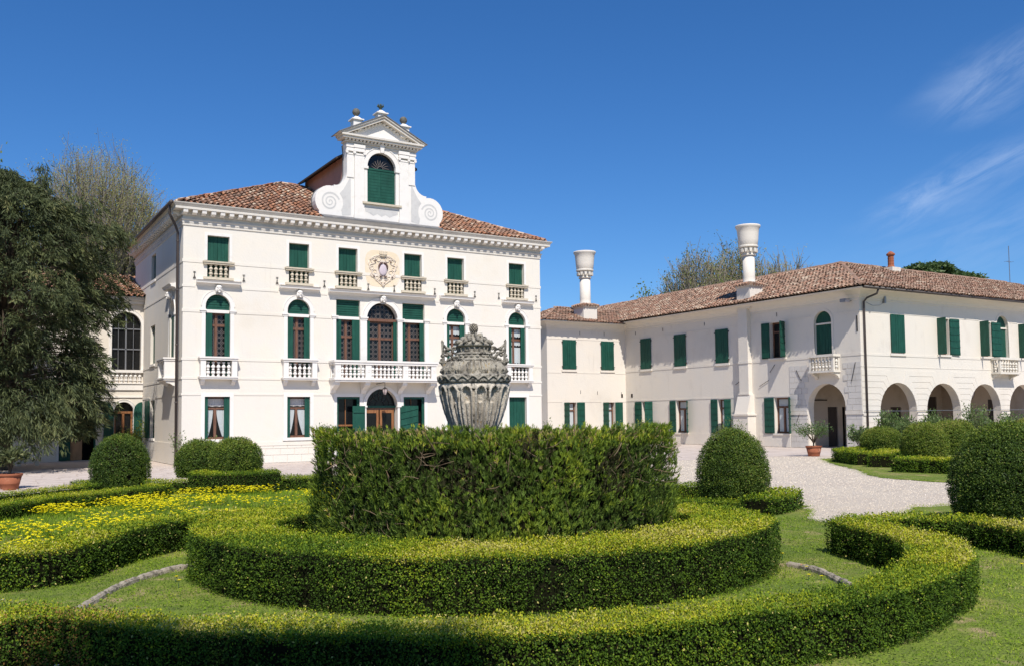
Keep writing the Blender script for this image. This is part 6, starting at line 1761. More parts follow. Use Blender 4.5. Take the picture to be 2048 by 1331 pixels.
# ------------------------------------------------------------------ kerbs, pots, bench
def kerb(label, path, seglen, w, h, group='stone kerbs in the grass'):
    S = smooth_path([(x, y, 0) for x, y in path], .05)
    root = thing('stone_kerb', label, 'kerb', (float(S[0, 0]), float(S[0, 1]), 0), group)
    k = max(2, int(seglen / .05)); i = 0
    while i < len(S) - 2:
        j = min(i + int(k * random.uniform(.75, 1.25)), len(S) - 1)
        b = MB(); pts = S[i:j + 1]; n0 = 0; m = len(pts)
        T = np.gradient(pts[:, :2], axis=0) if m > 2 else np.tile(pts[-1, :2] - pts[0, :2], (m, 1)); T = T / np.linalg.norm(T, axis=1, keepdims=True)
        hh_ = h * random.uniform(.85, 1.1)
        for q in range(m):
            e = .82 if q in (0, m - 1) else 1.0
            for s_ in range(7):
                a = PI * s_ / 6; x = w * math.cos(a) * e; z = hh_ * math.sin(a) ** .8 * e + random.uniform(-.004, .004)
                b.v.append((pts[q, 0] - T[q, 1] * x, pts[q, 1] + T[q, 0] * x, z))
        for q in range(m - 1):
            for s_ in range(6): b.f.append((q * 7 + s_, q * 7 + s_ + 1, (q + 1) * 7 + s_ + 1, (q + 1) * 7 + s_)); b.m.append(0); b.r.append(0)
        b.f.append(tuple(range(7))); b.f.append(tuple((m - 1) * 7 + s_ for s_ in reversed(range(7)))); b.m += [0, 0]; b.r += [0, 0]
        part('kerb_stone', b, M['kerb'], root, smooth=False)
        i = j
kerb('curved grey stone kerb in the grass at lower left', [(.95, 9.2), (1.08, 9.5), (1.2, 9.72), (1.37, 10.12), (1.61, 10.51), (1.9, 10.85), (2.14, 11.08), (2.5, 11.3)], .42, .042, .065)
kerb('short stone kerb with orange lichen inside the right hedge hook', [(8.15, 7.3), (8.13, 7.0), (7.98, 6.62), (7.6, 6.0), (7.45, 5.8)], .40, .045, .07)

def pot(name, label, x, y, h, rt, rb):
    root = thing(name, label, 'flower pot', (x, y, 0), 'terracotta pots')
    part('pot_body', MB().lathe([(rb, 0), (rb * 1.02, .02), (rb + (rt - rb) * .35, h * .36), (rb + (rt - rb) * .37 + .008, h * .38), (rb + (rt - rb) * .40, h * .42), (rt * .94, h * .84)], x, y, 24), M['terracotta'], root, smooth=True)
    part('pot_rim', MB().lathe([(rt * .93, h * .83), (rt * 1.0, h * .86), (rt * 1.03, h * .97), (rt * 1.0, h), (rt * .88, h), (rt * .86, h * .8)], x, y, 24, caps=False), M['terracotta'], root, smooth=True)
    part('pot_soil', MB().lathe([(.001, h * .86), (rt * .89, h * .86)], x, y, 20, caps=False), M['joint'], root)
    return root
pot('terracotta_pot', 'terracotta pot on the left paving with drooping dark foliage', 1.20, 26.9, .42, .305, .20)
pot2 = pot('terracotta_pot', 'terracotta pot with small leafy tree in front of the side arch', 29.75, 25.1, .42, .32, .22)
stb = thing('stone_bench', 'low pale stone bench against the annex wall behind the yew', 'bench', (2.45, 41.0, 0))
part('seat', MB().box(1.9, 3.0, 40.8, 41.2, .16, .25), M['istria'], stb)
for x in (2.05, 2.7): part('leg', MB().box(x, x + .15, 40.85, 41.15, 0, .16), M['istria'], stb)

# ------------------------------------------------------------------ shrubs
def shrub(name, label, cat, x, y, h, w, n, ls, mt, group=None, stem=True, zlow=.25, dens_c=26, parent=None, z0=0, lean=0.0):
    root = thing(name, label, cat, (x, y, 0), group) if parent is None else parent
    tips = []
    st = MB(); k = max(5, dens_c // 3)
    for i in range(k):
        a = 2 * PI * i / k + random.uniform(-.3, .3); r_ = w * .5 * random.uniform(.35, 1)
        e = Vector((x + r_ * math.cos(a), y + r_ * math.sin(a), z0 + (h - z0) * random.uniform(.6, 1)))
        m_ = Vector((x + r_ * .3 * math.cos(a), y + r_ * .3 * math.sin(a), z0 + (h - z0) * (zlow * .9 + .1)))
        st.tube([(x + random.uniform(-.02, .02), y, z0), tuple(m_), tuple((m_ + e) / 2 + Vector((0, 0, .05))), tuple(e)], [.018, .014, .008, .004], 4)
        for t in np.linspace(.35, 1, max(2, dens_c // k + 2)): tips.append(m_ * (1 - t) + e * t)
    part('stems', st, M['bark'], root)
    tips = np.array([tuple(t) for t in tips]); m = len(tips)
    i = rng.integers(0, m, n)
    P = tips[i] + rng.normal(0, 1, (n, 3)) * np.array([w * .085, w * .085, h * .06])
    P[:, 2] = np.maximum(P[:, 2], z0 + .05)
    out = unit(P - np.array([x, y, z0 + h * .3]))
    A = unit(out * .7 + np.array([0, 0, .4]) + rng.normal(0, .6, (n, 3)))
    L = ls * rng.uniform(.6, 1.3, n)
    place('leaves', np_quads('leaves', leaves(P, A, L, L * .38), [M[mt]], .45 + rng.normal(0, .2, n) + .15 * out[:, 2]), root, kind='stuff')
    return root
b = MB(); b.tube([(29.75, 25.1, .36), (29.72, 25.08, .55), (29.6, 25.05, .72)], [.035, .03, .022], 6); b.tube([(29.72, 25.08, .55), (29.9, 25.15, .75)], [.025, .018], 6)
part('trunk', b, M['bark'], pot2)
shrub(None, None, None, 29.73, 25.08, 1.34, 1.45, 1500, .085, 'shrubleaf', parent=pot2, z0=.52, dens_c=30)
shrub(None, None, None, 1.20, 26.9, 1.0, .75, 700, .13, 'yew', parent=bpy.data.objects['terracotta_pot'], z0=.42, dens_c=24, zlow=.5)
g_ol = 'oleanders in front of the arches'
for (x, y, h, w, lab) in ((36.3, 26.4, 1.72, 1.2, 'thin tall oleander left of the first arch'), (37.6, 26.6, 1.5, 1.1, 'pale green oleander before the first arch'), (34.6, 26.6, 1.1, 1.0, 'grey green low shrub at the corner pier by the side arch'),
                          (39.3, 26.3, 1.35, 1.0, 'loose oleander beside the second arch'), (40.4, 26.6, 1.85, 1.7, 'rounded oleander between first and second arch'), (43.4, 26.6, 1.98, 1.9, 'large bushy oleander before the third arch'),
                          (45.5, 26.6, 1.35, 1.2, 'small oleander right of the third arch'), (46.9, 26.6, 1.7, 1.5, 'oleander cut off at the right edge')):
    shrub('oleander_bush', lab, 'shrub', x, y, h, w, 1100, .14, 'shrubleaf', g_ol)
for (x, y, h, w, mt, n, lab) in ((6.75, 43.2, 1.75, 1.5, 'roseleaf', 900, 'bright yellow green rose bush by the annex door'), (7.05, 35.2, 1.25, .6, 'shrubleaf', 130, 'spindly rose at the villa corner beside the downpipe'),
                                 (8.1, 35.3, 1.15, .7, 'shrubleaf', 60, 'sparse rose behind the pair of domes'), (12.7, 35.2, 1.5, 1.0, 'shrubleaf', 330, 'rose bush left of the villa entrance'),
                                 (18.0, 35.2, 1.4, 1.1, 'shrubleaf', 300, 'rose bush against the villa left of the urn'), (14.35, 34.9, 1.28, .8, 'shrubleaf', 420, 'round bush at the entrance under the open shutter'),
                                 (27.5, 42.0, 1.55, 1.4, 'shrubleaf', 420, 'loose shrub at the gap between villa and link block'), (34.6, 42.6, 1.4, 2.6, 'roseleaf', 600, 'wide climbing rose along the link block corner'),
                                 (33.6, 33.6, 1.45, 1.5, 'shrubleaf', 480, 'potted citrus bush in front of the chimney breast')):
    shrub('rose_bush', lab, 'shrub', x, y, h, w, n, .10, mt, 'shrubs along the house walls')

# ------------------------------------------------------------------ flower bed, grass, daisies
BEDP = [(-2, 11.4), (.9, 11.4), (1.5, 12.6), (2.3, 13.35), (4.6, 14.0), (7.5, 14.6), (9.2, 18), (8.4, 21.0), (6.7, 21.4), (4.8, 21.9), (4.0, 21.2), (2.7, 20.1), (1.5, 19.3), (.7, 18.3), (-2, 16.9)]
def scatter(poly, n):
    p = np.array(poly); lo, hi = p.min(0), p.max(0); out = []
    while sum(len(o) for o in out) < n:
        q = rng.uniform(lo, hi, (n * 2, 2)); out.append(q[in_poly(q[:, 0], q[:, 1], poly)])
    return np.concatenate(out)[:n]
q = scatter(BEDP, 42000); P = np.column_stack([q, np.full(len(q), .005)])
nz_ = fnoise(np.column_stack([q, q[:, 0] * 0]), .9, off=1)
A = unit(np.array([0, 0, 1.]) + rng.normal(0, .35, P.shape)); L = rng.uniform(.03, .085, len(P)) * (1 + .25 * nz_)
place('meadow_grass', np_quads('meadow_grass', leaves(P, A, L, rng.uniform(.008, .018, len(P)), np.array([-.3, -.6, .8]) + rng.normal(0, .5, P.shape)), [M['grass']], .34 + rng.normal(0, .16, len(P)) + .12 * nz_), kind='stuff')
bed = thing('flower_patch', 'drift of yellow flowers between the left box hedges', 'flowers', (2.0, 15.0, 0)); bed['kind'] = 'stuff'
q = scatter(BEDP, 27000); w_ = fnoise(np.column_stack([q, q[:, 0] * 0]), .75, off=4) + .5 * fnoise(np.column_stack([q, q[:, 0] * 0]), 2.2, off=2)
far = (q[:, 1] > 17.5) * 1.0
q = q[w_ + .45 * far + 1.0 * np.exp(-((q[:, 0] - .6) ** 2 + (q[:, 1] - 13.6) ** 2) / 9) > rng.normal(.56, .30, len(q))]; n = len(q)
hgt = rng.uniform(.09, .22, n); P = np.column_stack([q, hgt])
Q = []
for k in range(4):
    a = 2 * PI * k / 4 + rng.random(n) * .5
    Q.append(leaves(P, unit(np.stack([np.cos(a), np.sin(a), .35 + rng.normal(0, .15, n)], 1)), np.full(n, .030), np.full(n, .034), np.tile([0, 0, 1.], (n, 1)) + rng.normal(0, .2, (n, 3))))
place('flower_heads', np_quads('flower_heads', np.concatenate(Q), [M['yellow']]), bed, kind='stuff')
S0 = P.copy(); S0[:, 2] = 0
place('stems', np_quads('stems', leaves(S0, unit(np.tile([0, 0, 1.], (n, 1)) + rng.normal(0, .05, (n, 3))), hgt, np.full(n, .006)), [M['grass']], np.full(n, .3)), bed, kind='stuff')

def edge_strip(poly, n, w):
    p = np.array(poly); i = rng.integers(0, len(p), n); t = rng.random(n)[:, None]
    return p[i] * (1 - t) + np.roll(p, -1, 0)[i] * t + rng.normal(0, w, (n, 2))
q = np.concatenate([edge_strip([q_ for q_ in LAWN if 10 < q_[0] < 19 and 6 < q_[1] < 15], 5000, .06), edge_strip([q_ for q_ in BED if q_[0] < 30], 5000, .10), scatter([(-1.5, 5.5), (.2, 6.2), (5, 3.2), (14.5, 3.0), (16, 9.5), (12.6, 9.2), (11.9, 10.4), (9.5, 12.5), (2.5, 12.6), (-1.5, 10.9)], 175000), scatter(BED, 15000)])
dc = np.hypot(q[:, 0] - GC[0], q[:, 1] - GC[1]); q = q[dc > 3.4]
P = np.column_stack([q, np.full(len(q), .004)]); n = len(P)
nz_ = fnoise(P, 1.1, off=2); n2 = fnoise(P, 3.5, off=5); n3 = fnoise(P, .55, off=6)
bare = (nz_ + .5 * n2 > 1.25) & (rng.random(n) < .6)
P, nz_, n2, n3 = P[~bare], nz_[~bare], n2[~bare], n3[~bare]; n = len(P)
A = unit(np.array([0, 0, 1.]) + rng.normal(0, .75, P.shape)); L = rng.uniform(.018, .05, n) * (1 + .35 * n2 + .25 * np.clip(nz_, -1, 1))
place('lawn_grass', np_quads('lawn_grass', leaves(P, A, L, rng.uniform(.006, .012, n), np.array([-.3, -.6, .8]) + rng.normal(0, .5, P.shape))[:, 1:], [M['grass']], .44 + rng.normal(0, .18, n) + .17 * nz_ + .14 * n2 + .18 * n3, nper=3), kind='stuff')
# clover and weeds: broader leaves in patches
q = scatter([(-1.5, 5.5), (.2, 6.2), (5, 3.2), (14.5, 3.0), (16, 9.5), (12.6, 9.2), (11.9, 10.4), (9.5, 12.5), (2.5, 12.6), (-1.5, 10.9)], 26000)
q = q[np.hypot(q[:, 0] - GC[0], q[:, 1] - GC[1]) > 3.4]; P = np.column_stack([q, rng.uniform(.012, .05, len(q))])
P = P[fnoise(P * np.array([1, 1, 0]), 1.5, off=6) > .1]; n = len(P)
a = rng.random(n) * 2 * PI
place('clover', np_quads('clover', leaves(P, unit(np.stack([np.cos(a), np.sin(a), rng.normal(.3, .25, n)], 1)), rng.uniform(.02, .035, n), rng.uniform(.018, .028, n), np.tile([0, 0, 1.], (n, 1)) + rng.normal(0, .3, (n, 3))), [M['grass']], .30 + rng.normal(0, .14, n)), kind='stuff')

# single dandelions and daisies that can be picked out
def flower(name, label, cat, x, y, h, r, mt, group, npet=9):
    root = thing(name, label, cat, (x, y, 0), group)
    b = MB(); b.tube([(x, y, 0), (x + .01, y, h)], .003, 4); part('stem', b, M['green'], root)
    b = MB()
    for i in range(npet):
        a = 2 * PI * i / npet; c, s = math.cos(a), math.sin(a); c2, s2 = math.cos(a + .5), math.sin(a + .5); c3, s3 = math.cos(a - .5), math.sin(a - .5)
        b.face([(x + .01, y, h), (x + .01 + r * .6 * c3, y + r * .6 * s3, h + .006), (x + .01 + r * c, y + r * s, h + .004), (x + .01 + r * .6 * c2, y + r * .6 * s2, h + .006)])
    part('petals', b, M[mt], root)
    if mt == 'white_petal': part('flower_eye', MB().ellipsoid((x + .01, y, h + .006), (r * .3, r * .3, .006), 7, 4), M['yellow'], root)
for (x, y, lab) in ((8.05, 6.95, 'yellow dandelion close below the short lichened kerb, left of a pair'), (8.14, 7.06, 'yellow dandelion touching the short kerb near its far end'), (7.62, 6.55, 'yellow dandelion in the open grass left of the orange lichen'),
        (7.72, 6.47, 'yellow dandelion just right of another in front of the orange lichen'), (8.42, 7.62, 'yellow dandelion furthest back, beyond the short kerb'), (9.5, 4.9, 'yellow dandelion on the right lawn just outside the hedge bend'),
        (9.9, 5.6, 'yellow dandelion highest up the right lawn beside the hedge bend'), (9.25, 4.35, 'yellow dandelion in the middle of the right corner lawn'), (8.3, 3.9, 'yellow dandelion low in the right corner lawn, nearest the bottom edge'),
        (7.6, 4.12, 'yellow dandelion against the outer face of the front hedge'), (9.05, 4.0, 'yellow dandelion nearest the bottom right corner'), (8.75, 4.55, 'yellow dandelion between hedge bend and right corner lawn'),
        (9.8, 5.2, 'yellow dandelion a little below the topmost one on the right lawn'), (2.05, 10.35, 'yellow dandelion right of the curved left kerb, further back'), (2.0, 9.95, 'yellow dandelion right of the curved left kerb, nearer')):
    flower('dandelion', lab, 'flower', x, y, random.uniform(.05, .09), .024, 'yellow', 'dandelions in the lawn')
for (x, y, lab) in ((.45, 7.05, 'white daisy at lower left, first of a close pair'), (.52, 7.0, 'white daisy at lower left, second of a close pair'), (.36, 6.98, 'white daisy nearest the bottom left corner'),
        (.60, 6.92, 'white daisy right of the daisy pair at lower left'), (.40, 9.9, 'white daisy on the strip of grass below the left curved hedge'), (9.0, 8.6, 'white daisy in the grass gap between ring hedge and hooked hedge'),
        (9.3, 9.0, 'white daisy at the far grass edge near the gravel'), (10.2, 9.3, 'white daisy rightmost at the gravel edge behind the hooked hedge')):
    flower('daisy', lab, 'flower', x, y, random.uniform(.07, .11), .018, 'white_petal', 'daisies in the lawn', 11)

# loose gravel stones where they can be made out
n = 46000
q = scatter([(11.8, 9.3), (11.8, 12), (11.3, 16), (13, 22), (20, 26.2), (28.1, 26.2), (29.7, 24.6), (25.5, 20.5), (22, 15.5), (21, 12.5), (17.5, 10.4), (13, 9.4)], n)
dq = np.hypot(q[:, 0], q[:, 1]); q = q[rng.random(len(q)) < np.clip((14 / dq) ** 2.2, 0, 1)]
q = q[~in_poly(q[:, 0], q[:, 1], LAWN) & ~in_poly(q[:, 0], q[:, 1], BED)]; n = len(q)
r = rng.uniform(.005, .012, n) * np.clip(np.hypot(q[:, 0], q[:, 1]) / 17, .9, 1.9); a0 = rng.random(n) * PI
Q = []
c = np.column_stack([q, r * .25 - .004])
cor = [np.column_stack([q[:, 0] + r * np.cos(a0 + k * PI / 2) * (1 + .3 * rng.random(n)), q[:, 1] + r * np.sin(a0 + k * PI / 2), np.full(n, -.004)]) for k in range(4)]
top_ = [np.column_stack([q[:, 0] + .5 * r * np.cos(a0 + k * PI / 2), q[:, 1] + .5 * r * np.sin(a0 + k * PI / 2), -.004 + r * rng.uniform(.5, .9, n)]) for k in range(4)]
rv = np.clip(rng.beta(2.2, 1.6, n), 0, 1)
for k in range(4): Q.append(np.stack([cor[k], cor[(k + 1) % 4], top_[(k + 1) % 4], top_[k]], 1))
Q.append(np.stack(top_, 1))
place('gravel_stones', np_quads('gravel_stones', np.concatenate(Q), [M['pebble']], np.tile(rv, 5)), kind='stuff')

# ------------------------------------------------------------------ trees
def limbs(mb, p, d, length, rad, level, tips, spread, upbias, rnd_, seg=3, minrad=.01, kids=(3, 4), shrink=.66):
    pts = [p]; rads = [rad]; q = p.copy(); dv = d.copy()
    for k in range(seg):
        dv = (dv + Vector((rnd_.uniform(-.14, .14), rnd_.uniform(-.14, .14), rnd_.uniform(-.06, .12) * upbias))).normalized()
        q = q + dv * (length / seg); pts.append(q.copy()); rads.append(max(minrad, rad * (1 - .5 * (k + 1) / seg)))
    mb.tube([tuple(x) for x in pts], rads, 6 if rad > .12 else (4 if rad > .035 else 3))
    if level == 0:
        tips.append((pts[-1].copy(), dv.copy())); tips.append((pts[-2].copy(), dv.copy())); return
    n = rnd_.randint(*kids)
    for i in range(n):
        t = rnd_.uniform(.35, 1) if i else 1.0
        k = min(int(t * seg), seg - 1); bp = pts[k].lerp(pts[k + 1], t * seg - k)
        ax = Vector((rnd_.gauss(0, 1), rnd_.gauss(0, 1), rnd_.gauss(0, .5))).normalized()
        nd = (dv + ax * spread * (1 if i else .5) + Vector((0, 0, .22 * upbias))).normalized()
        limbs(mb, bp, nd, length * shrink * rnd_.uniform(.8, 1.15), rads[k + 1] * .72, level - 1, tips, spread, upbias, rnd_, seg, minrad, kids, shrink)

def tree(name, label, x, y, th_, trunk_r, first, levels, spread, upbias, leafm, nl, ls, seed, bark='greybark', group='trees behind the buildings', minrad=.015, kids=(3, 4), jit=.35, nmain=6, mainspread=.55, shrink=.66, cat='tree'):
    rnd_ = random.Random(seed)
    root = thing(name, label, cat, (x, y, 0), group)
    mb = MB(); tips = []
    mb.tube([(x, y, 0), (x + .05, y, th_ * .5), (x, y, th_)], [trunk_r * 1.25, trunk_r, trunk_r * .85], 8)
    for i in range(nmain):
        a = 2 * PI * i / nmain + rnd_.uniform(-.3, .3); s_ = mainspread * rnd_.uniform(.5, 1.1)
        limbs(mb, Vector((x, y, th_ * rnd_.uniform(.75, 1))), Vector((math.cos(a) * s_, math.sin(a) * s_, 1)).normalized(), first * rnd_.uniform(.85, 1.15), trunk_r * .5, levels, tips, spread, upbias, rnd_, 3, minrad, kids, shrink)
    part('trunk', mb, M[bark], root)
    T = np.array([tuple(t[0]) for t in tips]); D = np.array([tuple(t[1]) for t in tips])
    if nl:
        r_ = np.random.default_rng(seed); i = r_.integers(0, len(T), nl)
        P = T[i] + D[i] * r_.uniform(-.8, .4, nl)[:, None] + r_.normal(0, jit, (nl, 3))
        A = unit(D[i] * .5 + r_.normal(0, .8, (nl, 3))); L = ls * r_.uniform(.6, 1.4, nl)
        place('crown', np_quads('crown', leaves(P, A, L, L * .55), [M[leafm]], np.clip(.5 + r_.normal(0, .2, nl) + .15 * fnoise(P, .5, off=2), 0, 1)), root, kind='stuff')
    return root
def fan_tree(name, label, x, y, th_, tr, zc, zt, rx, nrod, ntw, leafm, nl, ls, seed, bark='greybark', group='trees behind the buildings', minr=.014, ry=None, lump=.12, jit=.22, thin=1.0, pw=2.0):
    """trunk, then many upright limbs fanning out to points of a domed crown, each with side twigs"""
    rnd_ = random.Random(seed); r_ = np.random.default_rng(seed); ry = ry or rx
    root = thing(name, label, 'tree', (x, y, 0), group)
    mb = MB(); mb.tube([(x, y, 0), (x + .08, y, th_ * .5), (x, y, th_)], [tr * 1.3, tr, tr * .8], 8)
    mains = []
    nm_ = 9
    for i in range(nm_):
        a = 2 * PI * i / nm_ + rnd_.uniform(-.3, .3); rr = rnd_.uniform(.18, .5)
        e = Vector((x + rx * rr * math.cos(a), y + ry * rr * math.sin(a), th_ + (zc - th_) * rnd_.uniform(.55, 1.0)))
        mb.tube([(x, y, th_ * .9), tuple(Vector((x, y, th_)).lerp(e, .45) + Vector((0, 0, .3))), tuple(e)], [tr * .55, tr * .4, tr * .28], 6); mains.append(e)
    tips = []; dirs = []
    for i in range(nrod):
        a = rnd_.uniform(0, 2 * PI); u = rnd_.random() ** .5
        lum = 1 + lump * math.sin(3 * a + seed) + lump * .7 * math.sin(7 * a + 2 * seed)
        e = Vector((x + rx * u * math.cos(a) * lum, y + ry * u * math.sin(a) * lum, 0)); e.z = zc + (zt - zc) * max(0, 1 - u ** pw) ** .5 * rnd_.uniform(.78, 1.04) * (1 + .5 * lump * math.sin(5 * a))
        b0 = min(mains, key=lambda q: (q.xy - e.xy).length + rnd_.uniform(0, rx * .3))
        s0 = Vector((x, y, th_)).lerp(b0, rnd_.uniform(.4, 1.0))
        c_ = s0.lerp(e, .5) + Vector(((e.x - s0.x) * .18, (e.y - s0.y) * .18, -.08 * (e - s0).length))
        pts = [(s0 * (1 - t) ** 2 + c_ * 2 * t * (1 - t) + e * t * t) + Vector((rnd_.gauss(0, .07), rnd_.gauss(0, .07), 0)) * (0 < t < 1) for t in (0, .25, .5, .75, 1)]
        mb.tube([tuple(p) for p in pts], [tr * .16 * thin, tr * .13 * thin, tr * .09 * thin, minr * 1.3, minr * .8], 3)
        tips.append(pts[4]); dirs.append((pts[4] - pts[3]).normalized())
        for k in range(ntw):
            t = rnd_.uniform(.35, .97); q = pts[int(t * 4)].lerp(pts[min(int(t * 4) + 1, 4)], t * 4 % 1); L_ = (e - s0).length * rnd_.uniform(.10, .24)
            dv = ((e - s0).normalized() + Vector((rnd_.gauss(0, .5), rnd_.gauss(0, .5), rnd_.gauss(.1, .25)))).normalized()
            q2 = q + dv * L_ * .5; q3 = q2 + (dv + Vector((rnd_.gauss(0, .25), rnd_.gauss(0, .25), .2))).normalized() * L_ * .5
            mb.tube([tuple(q), tuple(q2), tuple(q3)], [minr * 1.1, minr * .9, minr * .55], 3); tips.append(q3); dirs.append(dv); tips.append(q2); dirs.append(dv)
    part('trunk', mb, M[bark], root)
    T = np.array([tuple(t) for t in tips]); D = np.array([tuple(t) for t in dirs]); i = r_.integers(0, len(T), nl)
    P = T[i] - D[i] * r_.uniform(0, .6, nl)[:, None] + r_.normal(0, jit, (nl, 3)); L = ls * r_.uniform(.6, 1.4, nl)
    place('crown', np_quads('crown', leaves(P, unit(D[i] + r_.normal(0, .7, (nl, 3))), L, L * .5, r_.normal(0, .6, (nl, 3)) + np.array([-.3, -.7, .8])), [M[leafm]], np.clip(.5 + r_.normal(0, .2, nl) + .15 * fnoise(P, .5, off=2), 0, 1)), root, kind='stuff')
    return root
# large budding tree behind the villa's left end
fan_tree('budding_tree', 'large domed bare tree with hazy spring buds left of the villa roof', 7.85, 66, 5.0, .5, 12.2, 20.1, 4.7, 430, 7, 'bud', 60000, .085, 31, minr=.016, lump=.05)
fan_tree('budding_tree', 'bright green spring tree at the far left edge', -.2, 60, 5.0, .5, 11.0, 17.9, 3.3, 170, 6, 'freshleaf', 12000, .22, 33, minr=.022, lump=.1)
fan_tree('poplar_tree', 'grey twiggy tree with sparse olive leaves left of the tall chimney', 70.6, 75, 6.0, .45, 13.4, 19.6, 4.6, 150, 8, 'oliveleaf', 7500, .22, 41, minr=.028, lump=.24, jit=.28)
fan_tree('poplar_tree', 'leafier olive green tree directly behind the tall chimney', 76.8, 75, 7.0, .45, 14.4, 20.9, 4.1, 140, 7, 'oliveleaf', 10000, .23, 43, minr=.028, lump=.22, jit=.3)
fan_tree('poplar_tree', 'bare spreading tree right of the tall chimney', 84.6, 76, 6.0, .45, 13.6, 20.6, 5.2, 170, 8, 'bud', 7000, .15, 47, minr=.030, lump=.2, jit=.25)
tree('green_tree', 'small round grey green tree low behind the wing roof', 63.3, 70, 6.9, .35, 3.5, 3, .55, .6, 'freshleaf', 7500, .30, 53, minrad=.03, nmain=6, jit=.4)
tree('green_tree', 'dark green bush of a tree at the foot of the chimney behind the roof', 79.5, 70, 4.0, .35, 3.4, 3, .55, .6, 'freshleaf', 3800, .34, 54, minrad=.03, nmain=6, jit=.4)
# cedar: flat layered plates
ced = thing('cedar_tree', 'flat topped dark cedar peeping over the right roof ridge', 'tree', (91.5, 60, 0), 'trees behind the buildings')
part('trunk', MB().tube([(91.5, 60, 0), (91.6, 60, 10), (91.2, 60, 16.8)], [.6, .5, .25], 8), M['bark'], ced)
P = []
for (x, y, z_, rx, m_) in ((90.6, 60, 17.2, 2.6, 1900), (93.2, 60.4, 16.7, 2.6, 1500), (95.0, 59.6, 16.25, 2.2, 1100), (89.0, 60, 16.3, 2.6, 1300), (92, 58.6, 15.8, 4.0, 1800), (91, 60, 14.4, 5.2, 1800)):
    a = rng.random(m_) * 2 * PI; r = rx * np.sqrt(rng.random(m_)); P.append(np.stack([x + r * np.cos(a), y + r * np.sin(a) * .9, z_ + .5 * (1 - (r / rx) ** 2) + rng.normal(0, .12, m_) + .15 * np.sin(3 * a)], 1))
P = np.concatenate(P); n = len(P)
A = unit(np.column_stack([rng.normal(0, 1, (n, 2)), rng.normal(.15, .3, n)])); L = rng.uniform(.25, .55, n)
place('crown', np_quads('crown', leaves(P, A, L, L * .4), [M['shrubleaf']], .35 + rng.normal(0, .2, n)), ced, kind='stuff')

def yew_tree(name, label, x, y, H, rad_fn, zlow, nb, per, ls, mt, group=None, spire=None, seed=5, cat='tree', extra=()):
    root = thing(name, label, cat, (x, y, 0), group)
    r_ = np.random.default_rng(seed); rnd_ = random.Random(seed)
    mb = MB(); mb.tube([(x, y, 0), (x + .1, y, H * .4), (x, y, H * .93)], [.35, .24, .03], 8)
    Pb = []; Db = []; Sz = []
    for i in range(nb):
        z = zlow + (H - zlow) * (r_.random() ** 1.0); a = r_.random() * 2 * PI
        rr = rad_fn(z, a) * (.5 + .5 * r_.random() ** .4)
        p = np.array([x + rr * math.cos(a), y + rr * math.sin(a), z])
        if math.sin(4.3 * a + 1.9 * z) + math.sin(2.1 * z - 3.1 * a) + math.sin(7 * a + 4 * z) < -1.35: continue
        Pb.append(p); Db.append(np.array([math.cos(a), math.sin(a), r_.uniform(-.35, .35)])); Sz.append(1.0)
        if i % 6 == 0: mb.tube([(x, y, z * .8 + .3), tuple((p + np.array([x, y, z])) / 2 + np.array([0, 0, -.1])), tuple(p)], [.05, .03, .012], 4)
    for (px_, py_, pz_, dx, dy, m_, sp) in extra:
        for k in range(m_):
            Pb.append(np.array([px_, py_, pz_]) + r_.normal(0, sp, 3) * np.array([1, 1, .6])); Db.append(np.array([dx, dy, -.6])); Sz.append(.8)
    part('trunk', mb, M['bark'], root)
    Pb = np.array(Pb); Db = unit(np.array(Db)); nbt = len(Pb)
    i = np.repeat(np.arange(nbt), per); n = len(i)
    t = r_.random(n)
    sd = unit(np.cross(Db, np.array([0, 0, 1.])) + 1e-6)
    # each bough is a drooping fan of needle sprays
    lat = r_.normal(0, .12, n); P = Pb[i] + Db[i] * (t * .55 - .25)[:, None] + sd[i] * (lat * (1 - .5 * t))[:, None]
    P[:, 2] += -.30 * t ** 2 + r_.normal(0, .06, n)
    A = unit(Db[i] * .55 + sd[i] * (lat * 2)[:, None] + np.array([0, 0, -.55]) + r_.normal(0, .33, (n, 3)))
    L = ls * r_.uniform(.55, 1.35, n)
    tone_b = r_.normal(.42, .13, nbt)
    ok = P[:, 2] > .2
    place('crown', np_quads('crown', leaves(P[ok], A[ok], L[ok], L[ok] * .17), [M[mt]], (tone_b[i] + r_.normal(0, .13, n) + .12 * (t - .5))[ok]), root, kind='stuff')
    return root
def yrad(z, a):
    prof = np.interp(z, [.3, 1.55, 2.8, 4.5, 6.35, 7.6, 8.7, 9.65, 10.4, 10.9], [2.2, 3.0, 3.2, 3.3, 3.65, 3.6, 3.4, 2.5, 1.2, .2])
    return prof * (1 + .09 * math.sin(3 * a + z) + .08 * math.sin(5 * a - 1.7 * z)) * random.choice((1, 1, .85, 1.12, .93, 1.05))
yew_tree('yew_tree', 'big dark drooping yew at the left edge in front of the annex', 1.41, 38.0, 11.0, yrad, 1.35, 3600, 50, .20, 'yew', extra=((1.3, 34.6, 1.9, -.2, -1, 34, .5), (2.3, 34.4, 1.5, .3, -1, 26, .45), (.9, 34.2, 1.0, -.1, -1, 16, .35), (3.0, 35.0, 2.2, .5, -.9, 30, .5), (3.9, 36.0, 2.5, .8, -.6, 22, .45), (2.55, 37.6, 10.6, .1, -.4, 10, .22), (2.5, 37.6, 11.1, .1, -.4, 5, .12), (1.2, 37.5, 10.7, -.2, -.5, 10, .28), (.7, 38, 10.4, -.4, -.4, 14, .4), (3.9, 37, 9.9, .6, -.4, 12, .3), (5.0, 37, 8.9, .8, -.4, 14, .3)))
def srad(z, a): return np.interp(z, [3.9, 4.6, 6, 7.4, 8.2], [.6, 1.7, 2.15, 1.7, .4]) * (1 + .12 * math.sin(4 * a + z))
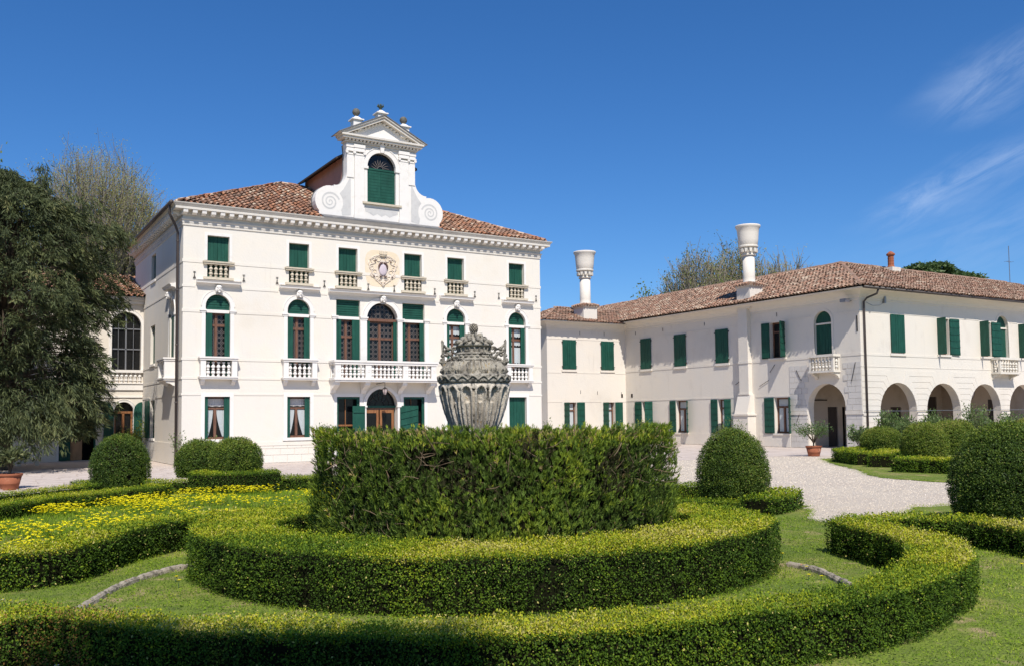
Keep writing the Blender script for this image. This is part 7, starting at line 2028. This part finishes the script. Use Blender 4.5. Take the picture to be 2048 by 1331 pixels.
yew_tree('shade_tree', 'tree behind the viewer whose crown shades the lower left foreground', -1.35, -.15, 8.3, srad, 3.9, 420, 60, .34, 'freshleaf', seed=9)

# ------------------------------------------------------------------ antenna, lanterns
ant = thing('antenna_mast', 'thin tall antenna mast behind the right roof', 'antenna', (67.3, 38, 0))
b = MB(); b.tube([(67.3, 38, 0), (67.3, 38, 14.1)], .028, 6); part('mast', b, M['metal'], ant)
b = MB(); b.tube([(66.9, 38, 12.9), (67.6, 38, 12.9)], .016, 5)
for x in (66.95, 67.55): b.tube([(x, 37.8, 12.9), (x, 38.2, 12.9)], .012, 4)
part('crossbar', b, M['metal'], ant)
dish = thing('satellite_dish', 'flat dark aerial panel low on the right roof ridge', 'aerial', (67.8, 40, 0))
b = MB(); b.tube([(68.3, 37, 0), (68.3, 37, 10.75)], .05, 6); b.tube([(67.8, 37, 10.7), (70.5, 37, 10.75)], .05, 6); b.tube([(69.0, 37, 10.2), (69.4, 37, 10.7)], .03, 5); part('bar', b, M['eavewood'], dish)
def lantern(label, x, y, zt, s, wall=None):
    root = thing('hanging_lantern', label, 'lantern', (x, y, zt), 'hanging lanterns')
    b = MB(); b.tube([(x, y, zt), (x, y, zt - .22 * s)], .012, 5)
    if wall is not None: b.tube([(x - .15, wall, zt - .05), (x - .02, y + .02, zt), (x, y, zt)], .016, 5)
    part('hook', b, M['iron'], root)
    part('cap', MB().lathe([(.02 * s, zt - .2 * s), (.05 * s, zt - .24 * s), (.13 * s, zt - .30 * s), (.12 * s, zt - .31 * s)], x, y, 6), M['iron'], root)
    part('glass', MB().lathe([(.11 * s, zt - .31 * s), (.10 * s, zt - .45 * s), (.05 * s, zt - .56 * s)], x, y, 6), M['lamp_glass'], root)
    b = MB()
    for i in range(6):
        a = 2 * PI * i / 6; b.tube([(x + r * s * math.cos(a), y + r * s * math.sin(a), zt - z_ * s) for r, z_ in ((.118, .31), (.107, .45), (.055, .565))], .008, 4)
    b.lathe([(.06 * s, zt - .56 * s), (.03 * s, zt - .59 * s), (.01 * s, zt - .63 * s)], x, y, 6); part('cage', b, M['iron'], root)
lantern('pinkish hanging lantern under the balcony over the villa door', 15.32, 35.2, 3.24, .92, V0)
lantern('dark iron lantern hanging inside the third arch', 46.95, 28.9, 3.45, 1.7)
